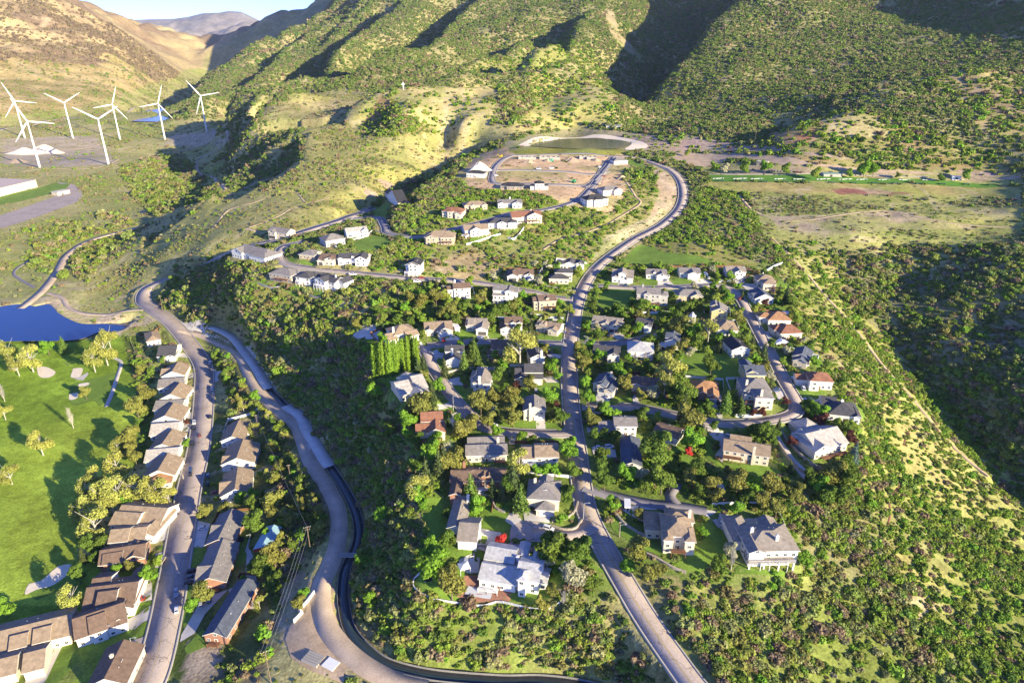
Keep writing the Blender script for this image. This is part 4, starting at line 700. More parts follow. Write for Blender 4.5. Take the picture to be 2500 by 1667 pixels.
put(zone('1570,370 1900,370 2500,440 2500,425 2300,415 1660,330 1500,330'), (.45, .33, .27), (.36, .28, .2), .15, 1, n2)
field = zone('1720,445 2500,455 2500,600 2360,600 2150,600 2060,610 1900,600 1850,560 1800,520')
put(field, (.38, .37, .12), (.33, .35, .10), .10 + .35 * smooth(0, .35, n1), 3)
put(zone('1720,443 2480,455 2440,480 2100,472 1830,472 1760,462'), (.40, .33, .13), (.38, .38, .10), .02, 3)
put(zone('2020,458 2120,462 2230,472 2180,476 2050,475'), (.30, .13, .10), (.34, .2, .12), .0, 3)
put(zone('1880,530 2100,520 2200,515 2400,560 2200,560 2000,580 1900,560'), (.48, .38, .25), (.40, .37, .15), .05, 3, n2)
put(zone('1730,460 1830,475 1860,560 1780,620 1620,630 1560,600 1660,540 1700,480'), (.28, .25, .11), (.22, .22, .07), .6, 1)
put(zone('1500,660 1540,610 1620,590 1780,600 1830,640 1860,645 1800,660 1500,650'), (.30, .28, .09), (.26, .26, .07), .12, 1)
rs = zone('1880,590 1980,590 2070,640 2070,740 2160,820 2235,910 2325,1000 2395,1090 2520,1210 2520,1700 1640,1700 1590,1540 1700,1420 1960,1430 1960,1200 2100,1110 2100,1000 2000,880')
put(rs, (.40, .355, .13), (.31, .33, .09), .38 + .5 * smooth(-.02, .3, n1), 1)
put(zone('1960,1250 2100,1200 2200,1400 2300,1667 1640,1700 1600,1550 1780,1430 1960,1420'), (.27, .25, .11), (.22, .26, .06), .62, 0)
put(zone('1930,600 2000,640 2200,900 2400,1120 2500,1240 2500,1330 2300,1120 2060,860 1960,700'), (.42, .40, .14), (.33, .36, .10), .55, 1)
gul = zone('2060,640 2200,600 2520,600 2520,1200 2395,1090 2325,1000 2235,910 2160,820 2065,740')
put(gul, (.27, .24, .13), (.22, .22, .09), .58 + .4 * n1, 0)
put(zone('2140,600 2520,600 2520,740 2350,700 2150,650'), (.38, .36, .14), (.28, .25, .13), .40 + .5 * n1, 0)
put(zone('-40,500 150,500 240,480 330,440 420,480 480,555 560,595 700,605 860,600 1000,590 1060,650 1000,690 900,690 800,760 780,720 900,665 700,680 560,680 470,650 400,605 360,560 320,540 240,560 180,545 60,550 -40,590', 'L'), (.60, .48, .32), (.50, .44, .20), .05, 3, n2)
golf = zone('-300,840 200,830 330,820 350,900 370,1000 340,1120 280,1190 200,1280 190,1400 170,1500 0,1560 -300,1560')
gs = smooth(-.2, .2, np.sin((XX * .5 + YY * .86) / 11))[..., None]
put(golf, (.22, .33, .035), (.31, .41, .05), .0, 1, n3); col[golf] *= (.88 + .24 * gs)[golf]
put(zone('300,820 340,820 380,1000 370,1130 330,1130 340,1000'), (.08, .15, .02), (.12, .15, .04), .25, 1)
put(zone('-100,1480 170,1480 200,1350 400,1350 380,1700 -100,1700'), (.17, .26, .03), (.22, .31, .045), .0, 1)
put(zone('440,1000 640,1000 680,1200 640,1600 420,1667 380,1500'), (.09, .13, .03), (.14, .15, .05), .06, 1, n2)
put(zone('670,1460 740,1390 790,1440 800,1540 900,1640 850,1667 730,1600 680,1540'), (.52, .40, .28), (.44, .34, .23), .02, 3, n2)
put(zone('470,1560 560,1520 520,1667 440,1667'), (.42, .34, .24), (.3, .24, .14), .08, 3, n2)
put(zone('1400,800 1560,800 1560,900 1400,900', 'S') & False, YG, GR, 0, 1)
# dry trails, bare patches and colour breakup on open slopes
open_ = (den < .5) & ~hood & ~golf & (YY > 150)
bare = smooth(.62, .80, 1 - np.abs(vnoise(XX, YY, 26, 31) + .5 * vnoise(XX, YY, 12, 32)) * 2.2) * smooth(.0, .3, vnoise(XX, YY, 90, 33))
k = (bare * .6 * open_)[..., None]; col[:] = col * (1 - k) + np.array((.52, .43, .26)) * k
gp = smooth(.15, .45, vnoise(XX, YY, 34, 35) + .4 * n4) * .55 * open_ * (XX > -700)
col[:] = col * (1 - gp[..., None]) + np.array((.25, .28, .085)) * gp[..., None]
col *= (1 + .16 * n2 + .12 * n4)[..., None]
col = np.clip(col, .01, .9)
den = np.clip(den, 0, 1) * ~BLK
def terrain_material():
    m = bpy.data.materials.new('ground_cover'); m.use_nodes = True; N = m.node_tree.nodes; L = m.node_tree.links
    b = N['Principled BSDF']; b.inputs['Roughness'].default_value = 1; b.inputs['Specular IOR Level'].default_value = .05
    a = N.new('ShaderNodeAttribute'); a.attribute_name = 'cover'
    tc = N.new('ShaderNodeTexCoord'); src = a.outputs['Color']
    for s, am in ((.9, .34), (.22, .28), (.05, .16)):
        nz = N.new('ShaderNodeTexNoise'); nz.inputs['Scale'].default_value = s; nz.inputs['Detail'].default_value = 5; nz.inputs['Roughness'].default_value = .65
        L.new(tc.outputs['Object'], nz.inputs['Vector'])
        mr = N.new('ShaderNodeMapRange'); mr.inputs['From Min'].default_value = .3; mr.inputs['From Max'].default_value = .7
        mr.inputs['To Min'].default_value = 1 - am; mr.inputs['To Max'].default_value = 1 + am; L.new(nz.outputs['Fac'], mr.inputs['Value'])
        vm = N.new('ShaderNodeVectorMath'); vm.operation = 'SCALE'; L.new(src, vm.inputs[0]); L.new(mr.outputs[0], vm.inputs['Scale']); src = vm.outputs[0]
    L.new(src, b.inputs['Base Color'])
    nz = N.new('ShaderNodeTexNoise'); nz.inputs['Scale'].default_value = .8; nz.inputs['Detail'].default_value = 4; L.new(tc.outputs['Object'], nz.inputs['Vector'])
    bp = N.new('ShaderNodeBump'); bp.inputs['Strength'].default_value = .6; bp.inputs['Distance'].default_value = .5
    L.new(nz.outputs['Fac'], bp.inputs['Height']); L.new(bp.outputs[0], b.inputs['Normal'])
    return m
def build_terrain():
    ny, nx = HH.shape; idx = np.arange(ny * nx).reshape(ny, nx)
    faces = np.stack([idx[:-1, :-1], idx[:-1, 1:], idx[1:, 1:], idx[1:, :-1]], -1).reshape(-1, 4)
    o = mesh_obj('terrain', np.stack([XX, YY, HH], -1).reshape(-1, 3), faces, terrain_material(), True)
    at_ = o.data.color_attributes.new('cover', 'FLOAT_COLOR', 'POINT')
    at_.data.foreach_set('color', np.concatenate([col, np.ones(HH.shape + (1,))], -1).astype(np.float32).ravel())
    tag(o, kind='structure'); return o
# ---------------------------------------------------------------- road sheets, pavements, water, lawns
from mathutils.geometry import delaunay_2d_cdt
def strip(name, p, z, a, b, dz, mt, thick=0.0, clear=0.0, kind='structure'):
    """a sheet along a line, from offset a to offset b (metres left/right)"""
    p = np.asarray(p); d = np.gradient(p, axis=0); d /= np.hypot(d[:, 0], d[:, 1])[:, None] + 1e-9
    nrm = np.stack([d[:, 1], -d[:, 0]], 1)
    L_ = p + nrm * a; R_ = p + nrm * b; n = len(p); zz = np.asarray(z) + dz
    v = np.concatenate([np.c_[L_, zz], np.c_[R_, zz], np.c_[L_, zz - .9 - thick], np.c_[R_, zz - .9 - thick]])
    i = np.arange(n - 1); A, B_, C_, D_ = i, i + n, i + 2 * n, i + 3 * n
    f = np.concatenate([np.stack([A, B_, B_ + 1, A + 1], 1), np.stack([C_, A, A + 1, C_ + 1], 1), np.stack([B_, D_, D_ + 1, B_ + 1], 1)])
    if a > b: f = f[:, ::-1]
    o = mesh_obj(name, v, f[:, ::-1], M[mt]); tag(o, kind=kind); return o
def roads():
    for k, (nm, mt, wd, pw, p, z) in enumerate(RW):
        if nm == 'ditch': strip(nm, p, runmean(hs(p[:, 0], p[:, 1]), 1), -wd / 2, wd / 2, .12, mt); continue
        if nm in ('dirt_track', 'ditch'):
            zz = hs(p[:, 0], p[:, 1]) * .5 + z * .5 - .0
            strip(nm, p, z, -wd / 2, wd / 2, -.05, mt); continue
        lift = .004 * k
        strip(nm, p, z, -wd / 2, wd / 2, lift, mt)
        if pw:
            for s in (-1, 1):
                strip('pavement', p, z, s * wd / 2, s * (wd / 2 + pw), .13 + lift, 'kerb')
    nm, mt, wd, pw, p, z = RW[0]
    m = p[:, 1] < 330
    for o_ in (-.22, .22): strip('road_marking', p[m], z[m], o_ - .09, o_ + .09, .01, 'yellow', kind='structure')
    nm, mt, wd, pw, p, z = RW[1]; m = (p[:, 1] < 480)
    strip('road_marking', p[m], z[m], -.08, .08, .012, 'yellow')
def patches():                                      # tar seams and patches on the old asphalt
    rnd = random.Random(4)
    pass
def waters():
    for nm, pl, z, mt in WATERS:
        o = mesh_obj(nm, [(x, y, z) for x, y in pl], [tuple(range(len(pl)))], M[mt]); 
        if o.data.polygons[0].normal.z < 0: o.data.flip_normals()
        tag(o, kind='structure')
    strip('canal_water', CAN, CZ, -2.3, 2.3, -.8, 'canal')
    n = len(CAN)
    for s in (-1, 1): strip('canal_wall', CAN, CZ, s * 2.25, s * 2.5, .1, 'wallc', 3)
    a = int(n * .0)
def poly_world(t, s): return [at(*tp(t, *[float(v) for v in q.split(',')]))[:2] for q in s.split()]
def drape(name, poly, mt, dz=.16, step=2.5, blk=True, sp=False, depth=.6):
    if sp: poly = [tuple(q) for q in spline(list(poly) + [poly[0]], 2.5)[:-1]]
    P2 = []; n = len(poly)
    for i in range(n):
        a = poly[i]; b = poly[(i + 1) % n]; m = max(1, int(math.dist(a, b) / step))
        for k in range(m): P2.append((a[0] + (b[0] - a[0]) * k / m, a[1] + (b[1] - a[1]) * k / m))
    nb = len(P2); xs = [q[0] for q in P2]; ys = [q[1] for q in P2]
    gx, gy = np.meshgrid(np.arange(min(xs) + 1, max(xs), step), np.arange(min(ys) + 1, max(ys), step))
    m = pip(gx, gy, P2); inner = list(zip(gx[m], gy[m]))
    vv, ee, ff, *_ = delaunay_2d_cdt([Vector(q) for q in P2 + inner], [(i, (i + 1) % nb) for i in range(nb)], [list(range(nb))], 1, 1e-4)
    V_ = [(q.x, q.y, float(hs(q.x, q.y)) + dz) for q in vv]
    # rim going down into the soil
    o = mesh_obj(name, V_, [tuple(f) for f in ff], M[mt] if isinstance(mt, str) else mt, True)
    if blk: BLKPOLY.append(P2)
    tag(o, kind='structure'); return o
BLKPOLY = []
LAWNS = """B:405,575 520,590 620,640 580,655 430,625
B:590,650 640,625 690,645 640,672
B:115,825 180,795 340,845 300,880 160,860
B:400,835 560,870 520,890 430,860
B:605,900 690,880 750,905 720,970 620,940
B:980,385 1130,370 1090,410 1000,415
B:1020,440 1220,370 1400,420 1380,480 1100,540 1050,480
B:1210,160 1250,90 1400,75 1410,120 1320,215
B:345,890 500,930 470,975 440,940
C:150,760 320,735 350,750 240,785
C:390,705 550,675 600,690 440,730
C:470,760 620,715 630,730 500,765
C:590,650 700,640 810,680 760,690 640,690
C:1900,205 1960,200 2080,275 1980,275 1890,235
C:370,950 560,930 590,945 420,990
C:610,880 650,880 700,910 620,940
C:720,880 850,860 780,910 720,925
C:1050,1355 1090,1345 1250,1395 1200,1420 1080,1400
C:1480,1190 1540,1200 1500,1225 1470,1215
D:265,340 300,320 425,345 410,368 300,355
D:620,330 640,320 800,325 800,375 640,370
D:945,325 1010,310 1130,320 1130,370 960,370
D:955,205 1020,210 1015,260 955,290
D:450,160 620,0 760,10 860,60 1240,110 1280,170 700,180
D:1920,320 1980,340 2080,380 2090,410 1960,420 1920,400
D:1600,500 1740,540 1760,590 2080,590 2060,610 1660,600
D:280,420 570,430 560,560 480,620 300,600 220,540
D:1040,1340 1100,1200 1500,1020 1600,1250 1450,1400 1380,1290
D:1000,1000 1400,1040 1400,1180 1060,1180
D:2270,1040 2352,1050 2390,1160 2290,1170 2260,1120
D:60,1340 200,1340 240,1390 60,1440
D:330,1500 460,1430 560,1480 550,1520 340,1530
D:2100,1300 2200,1350 2300,1440 2240,1460 2120,1380
D:1840,1220 1900,1190 1940,1290 1860,1310
D:1420,1100 1560,1100 1600,1240 1500,1280 1400,1180
A:1040,400 1120,390 1200,420 1230,505 1090,510 1050,440
A:1330,400 1450,430 1470,480 1350,490
A:1800,450 1860,450 1870,510 1790,510
A:1885,455 2080,450 2090,500 2040,520 1890,515
A:800,715 900,690 910,770 860,785
A:980,950 1040,930 1200,1040 1180,1110 1090,1100 1020,1010
A:1250,815 1320,800 1380,900 1460,960 1440,1000 1340,940
A:1440,1330 1500,1290 1800,1290 1800,1355 1500,1345
A:1890,1300 1990,1310 2060,1350 2030,1370 1890,1365
A:1600,1000 1830,960 1900,910 2020,920 2030,1020 1960,1070 1680,1100
A:840,1190 980,1140 1010,1200 900,1225
A:820,1110 950,1090 970,1110 830,1130
A:240,850 440,790 500,860 380,960 290,920
A:300,1100 440,980 560,1150 460,1180
A:1220,1400 1400,1390 1420,1450 1180,1460
A:1800,1455 2010,1450 2060,1480 2030,1520 2000,1480
E:1140,720 1300,735 1500,745 1600,800 1560,860 1440,850 1200,770
E:1560,430 1690,400 1740,440 1700,500 1580,480
E:740,610 840,600 960,680 950,730 740,700
E:980,1180 1220,1190 1240,1290 1280,1450 1100,1440 960,1560 780,1500 940,1400 1000,1280
E:280,1110 360,1130 520,1300 600,1350 760,1400 700,1440 560,1390 420,1310 300,1230
E:1280,1490 1410,1540 1640,1555 1560,1600 1240,1568
E:2120,240 2200,290 2240,420 2190,520 2170,470 2200,380
E:1850,690 2060,640 2080,700 1960,750 1860,740
E:1840,100 1680,100 1730,210 1900,230 2000,250 1880,150
E:1030,540 1100,700 1170,770 1040,700 990,600
F:560,540 760,560 740,700 860,790 940,830 1180,790 1180,830 860,910 660,800 580,640
F:580,430 800,430 780,530 640,550
F:1010,640 1030,480 1100,500 1230,540 1250,600 1200,680
F:505,1080 560,1010 780,980 900,900 860,1190 760,1215 600,1170 520,1120
F:1250,1130 1420,1145 1500,1080 1520,980 1600,970 1680,1050 1670,1150 1560,1230 1480,1270 1240,1210
F:1300,830 1480,830 1640,810 1900,950 1980,1000 1700,960 1640,1000 1560,940 1480,920
F:1010,160 1220,110 1290,60 1280,180 1230,200
F:1160,440 1230,480 1250,530 1180,520
M:1010,390 1250,330 1240,380 1130,390
M:1090,505 1130,492 1200,495 1150,525 1090,525
M:1060,640 1140,635 1120,665 1070,660
M:1320,640 1400,625 1410,700 1380,760 1290,780
M:1600,650 1690,660 1660,760 1600,770
M:930,880 1080,770 1060,870 930,910
M:870,1085 1030,1000 1025,1040 900,1085
M:540,1330 800,1220 1030,1150 1020,1230 920,1270 905,1400 800,1440 640,1400
M:640,1400 800,1445 900,1420 970,1430 940,1568 780,1500
M:280,1568 400,1370 440,1280 540,1330 500,1450 380,1568
M:1250,920 1320,900 1350,1100 1300,1200 1255,1190
M:1260,1330 1390,1200 1410,1290 1520,1280 1400,1320 1290,1370
M:1590,540 1700,530 1700,620 1600,640
M:200,950 480,820 520,900 380,940 250,1000
N:0,1340 240,1290 440,1240 450,1290 250,1350 0,1400
L:810,1000 700,1230 640,1200 500,1230 480,1100 600,1060"""
DRIVES = """A:860,470 1000,445 1070,500 1060,525 880,530
A:1210,440 1250,430 1340,470 1350,495 1240,505
A:1460,440 1560,440 1570,500 1480,495
A:800,720 760,660 840,600 920,640 900,690
A:940,900 1060,860 1120,950 1000,945
A:1860,870 1980,860 2020,920 1900,920
A:1900,640 2040,655 2030,690 1920,680
A:1795,1270 1885,1280 1890,1370 1800,1365
A:820,1130 960,1110 1010,1150 870,1180
A:930,1240 1040,1200 1090,1240 1010,1350
A:690,560 640,480 720,560 740,610
A:1530,1440 1610,1440 1600,1510 1540,1510
D:425,335 550,330 545,375 425,375
D:805,320 900,330 960,370 805,380
D:1130,318 1250,320 1340,355 1340,385 1130,372
D:1530,310 1620,300 1640,360 1560,380
D:1600,370 1750,360 1800,420 1660,430
D:350,790 440,790 490,885 420,900 340,840
D:220,1410 350,1440 350,1480 290,1525 220,1520
D:560,1390 620,1390 620,1480 640,1520 570,1500
D:1290,1450 1380,1440 1430,1568 1380,1568 1320,1490
D:2080,1270 2140,1250 2200,1290 2110,1300
D:1900,1330 1990,1360 2020,1440 1960,1480
D:1780,820 1860,820 1900,880 1820,900
D:1900,690 1800,700 1760,640 1800,640
E:1040,230 1130,200 1140,380 1110,380 1060,290
E:1000,440 1060,440 1220,560 1180,640 1140,720 1080,670 1130,600 1040,500
E:140,600 320,620 330,680 160,690
E:350,1070 520,1040 660,1080 640,1140 550,1180 430,1120
E:1020,1080 1300,1150 1400,1150 1400,1220 1240,1280 1010,1130
E:1730,370 1880,400 1860,440 1770,410
E:1560,480 1600,560 1700,700 1830,820 1760,850 1600,640 1540,540
E:1730,230 1880,230 1870,260 1760,270
E:170,190 230,170 300,210 240,280 180,280
E:100,450 200,430 210,480 110,490
F:1200,600 1240,540 1300,540 1330,600 1260,640
F:1340,530 1420,510 1550,540 1540,620 1350,600
F:1010,660 1170,690 1180,780 950,815 860,780 860,760 1000,740
F:850,900 1010,860 1000,1000 910,1000 850,960
F:970,350 1060,330 1080,380 1000,400
F:1160,800 1260,760 1250,830 1130,840
L:1210,650 1400,660 1700,790 1890,1120 1820,1130 1650,870 1500,770 1250,700
L:1960,1250 2120,1330 2160,1500 2100,1560 2060,1400
L:1250,870 1310,910 1200,900
L:1460,980 1530,1000 1500,1060 1460,1080
L:1260,1020 1340,1010 1340,1040 1260,1050
L:1255,1120 1335,1115 1330,1150 1250,1160
L:1240,1270 1330,1290 1330,1330 1240,1320
L:1210,1350 1310,1360 1310,1420 1210,1400
M:1110,390 1240,385 1170,580 1060,620 1040,580
M:1060,690 1150,665 1100,780 1060,780
M:920,900 1040,880 1040,1000 960,1020 920,1000
M:860,1140 1030,1040 1030,1130 910,1210 860,1190
M:170,1568 220,1420 330,1420 410,1270 450,1270 300,1568
M:0,1400 180,1420 100,1568 0,1568
M:1270,800 1400,770 1380,860 1260,900
M:1390,980 1640,900 1600,1000 1560,930 1400,1100 1330,1230 1230,1290 1240,1240
M:1350,460 1440,480 1390,640 1320,640
M:1700,1000 1760,1010 1740,1060 1660,1070
M:1690,620 1730,700 1760,900 1750,1000 1690,990 1680,800"""
FORES = """sand L:250,965 320,970 380,1005 340,1040 270,1035
sand L:500,980 560,975 565,1000 540,1040 485,1040
sand L:540,1085 600,1075 610,1090 560,1105 535,1100
sand L:475,1155 530,1145 530,1180 490,1195 470,1185
conc L:510,1055 600,1005 605,1020 570,1060
dirt M:2200,880 2110,965 2050,1080 1985,1180 1950,1270 1990,1400 2110,1480 2352,1575 2352,1100 2280,900
sand M:170,950 200,890 280,870 400,770 490,760 490,800 410,870 340,910 250,930 180,965
brick F:900,1010 990,1020 1270,1110 1240,1215 1100,1230 900,1210 830,1180 870,1120 880,1050
conc A:40,460 170,390 280,380 330,470 290,520 80,500
grass P:170,1195 600,1200 1200,1215 1800,1235 2150,1255 2200,1275 1500,1252 800,1245 230,1245
asph N:-20,1480 220,1400 400,1330 480,1260 420,1260 400,1250 500,1262 560,1320 540,1370 400,1430 0,1560
asph F:1240,690 1260,620 1340,600 1450,610 1540,640 1560,690 1470,800 1380,828 1290,810 1240,760
sand O:1215,995 1400,935 1700,928 1950,945 2100,990 2060,1020 1950,1022 1980,978 1700,946 1380,965 1290,1000
dirt P:130,1150 350,1080 700,1130 1200,1180 1900,1200 2352,1220 2352,1195 1700,1180 900,1120 300,1050 0,1030 -60,1080
asph M:905,1275 1020,1230 1130,1080 1240,1090 1220,1260 1160,1400 1100,1568 940,1568 990,1420 910,1380"""

# ---------------------------------------------------------------- the blue mountain at the end of the canyon
def distant_mountain():
    prof = [(-200, 70), (150, 60), (300, 50), (340, 48), (400, 47), (440, 42), (480, 33), (520, 32), (545, 28), (575, 30), (600, 42), (625, 55), (680, 60), (800, 66), (1100, 80)]
    nx_, ny_ = 260, 60; V_ = []; rng = np.random.default_rng(2)
    xs = np.linspace(-200, 1100, nx_); ys = np.interp(xs, [p[0] for p in prof], [p[1] for p in prof])
    X0 = (xs - 1250) / FOC
    for j in range(ny_):
        t = j / (ny_ - 1)
        dcol = 8200 + 4200 * t; top = 12000.0
        for i in range(nx_):
            zt = CAMZ - top * (SP + (ys[i] - 833.5) / FOC * CP)
            x = X0[i] * dcol; y = dcol * 1.33 * CP * .93
            ramp = min(1, t * 1.25) ** 1.15 if t < .8 else 1 - (t - .8) * 1.5
            V_.append([x, y, 60 + (zt - 60) * ramp])
    V_ = np.array(V_); rdg = np.abs(vnoise(V_[:, 0], V_[:, 1], 900, 61)) + .5 * np.abs(vnoise(V_[:, 0], V_[:, 1], 380, 62)) + .25 * np.abs(vnoise(V_[:, 0], V_[:, 1], 160, 63))
    tt = np.repeat(np.arange(ny_) / (ny_ - 1), nx_); V_[:, 2] += (rdg - .6) * 170 * np.sin(np.clip(tt / .8, 0, 1) * 3.1416)
    idx = np.arange(nx_ * ny_).reshape(ny_, nx_); f = np.stack([idx[:-1, :-1], idx[:-1, 1:], idx[1:, 1:], idx[1:, :-1]], -1).reshape(-1, 4)
    m = mat('far_mountain_rock', (.34, .30, .27), 1, noise=.3, scale=.004, noise2=(.02, .25))
    o = mesh_obj('distant_mountains', V_, f, m, True); tag(o, kind='structure')
def haze(dens):
    m = bpy.data.materials.new('pale_air'); m.use_nodes = True; N = m.node_tree.nodes; L = m.node_tree.links
    N.remove(N['Principled BSDF']); v = N.new('ShaderNodeVolumePrincipled'); v.inputs['Color'].default_value = (.62, .74, 1.0, 1); v.inputs['Density'].default_value = dens; v.inputs['Anisotropy'].default_value = .0
    L.new(v.outputs[0], N['Material Output'].inputs['Volume'])
    b = MB(); b.box(-13000, 6000, -400, 16500, min(0, float(HH.min())) - 6, max(1500, float(HH.max()) + 50)); o = b.build('haze', m); tag(o, 'thin pale blue air between the camera and the far mountains', None, None, 'stuff')
def window_proto():
    m = MB(); m.box(-.75, .75, -.07, .05, -.72, -.60); m.box(-.75, .75, -.07, .05, .60, .72); m.box(-.75, -.63, -.065, .05, -.6, .6); m.box(.63, .75, -.065, .05, -.6, .6); m.box(-.04, .04, -.06, .05, -.6, .6)
    f = m.build('window', M['trim'], link=False)
    g = MB().box(-.64, .64, -.02, .045, -.62, .62).build('pane', M['glass'], link=False)
    return f.data, g.data
WIN = window_proto()
WIN1 = None
def one_window():
    m = MB(); m.box(-.78, .78, -.04, .05, -.75, .75); m.box(-.62, .62, -.06, .04, -.60, .60, 1)
    return m.build('window', [M['trim'], M['glass']], link=False).data
WIN1 = one_window()
def link_obj(name, data, parent, loc=(0, 0, 0), rz=0, sc_=(1, 1, 1), color=None):
    o = bpy.data.objects.new(name, data); C.objects.link(o); o.parent = parent; o.location = loc; o.rotation_euler = (0, 0, rz); o.scale = sc_
    if color: o.color = (*color, 1)
    return o
def roof_block(m, x0, x1, y0, y1, h, kind, pitch, ov=.55, t=.24):
    """adds a roof over a rectangle; returns the wall triangles needed under gables"""
    w_, d_ = x1 - x0, y1 - y0
    if kind == 'h' or (kind == 'H'):
        X0, X1, Y0, Y1 = x0 - ov, x1 + ov, y0 - ov, y1 + ov; z = h - .12
        half = min(X1 - X0, Y1 - Y0) / 2; rz = z + t + half * pitch
        if (X1 - X0) >= (Y1 - Y0): r = [(X0 + half, (Y0 + Y1) / 2, rz), (X1 - half + .01, (Y0 + Y1) / 2, rz)]; quad = True
        else: r = [((X0 + X1) / 2, Y0 + half, rz), ((X0 + X1) / 2, Y1 - half + .01, rz)]; quad = False
        v = [(X0, Y0, z), (X1, Y0, z), (X1, Y1, z), (X0, Y1, z), (X0, Y0, z + t), (X1, Y0, z + t), (X1, Y1, z + t), (X0, Y1, z + t)] + r
        m.add(v, [(3, 2, 1, 0), (0, 1, 5, 4), (1, 2, 6, 5), (2, 3, 7, 6), (3, 0, 4, 7)], 1)
        if quad: m.add(v, [(4, 5, 9, 8), (5, 6, 9), (6, 7, 8, 9), (7, 4, 8)], 0)
        else: m.add(v, [(4, 5, 8), (5, 6, 9, 8), (6, 7, 9), (7, 4, 8, 9)], 0)
        return None
    if kind == 'x':
        c = (y0 + y1) / 2; half = d_ / 2; za = h - ov * pitch + .02; zr = h + half * pitch + .02
        sec = [(y0 - ov, za), (c, zr), (y1 + ov, za), (y1 + ov, za + t), (c, zr + t), (y0 - ov, za + t)]
        a = [(x0 - ov, s[0], s[1]) for s in sec]; b = [(x1 + ov, s[0], s[1]) for s in sec]
    else:
        c = (x0 + x1) / 2; half = w_ / 2; za = h - ov * pitch + .02; zr = h + half * pitch + .02
        sec = [(x0 - ov, za), (c, zr), (x1 + ov, za), (x1 + ov, za + t), (c, zr + t), (x0 - ov, za + t)]
        a = [(s[0], y1 + ov, s[1]) for s in sec]; b = [(s[0], y0 - ov, s[1]) for s in sec]
    v = a + b
    m.add(v, [(4, 5, 11, 10), (3, 4, 10, 9)], 0)
    m.add(v, [(0, 1, 7, 6), (1, 2, 8, 7), (2, 3, 9, 8), (5, 0, 6, 11), (0, 5, 4, 1), (1, 4, 3, 2), (6, 7, 10, 11), (7, 8, 9, 10)], 1)
    return (kind, c, h + half * pitch)
rh = random.Random(7)
THINGS = []                                        # (ref, x, y) for tree labels
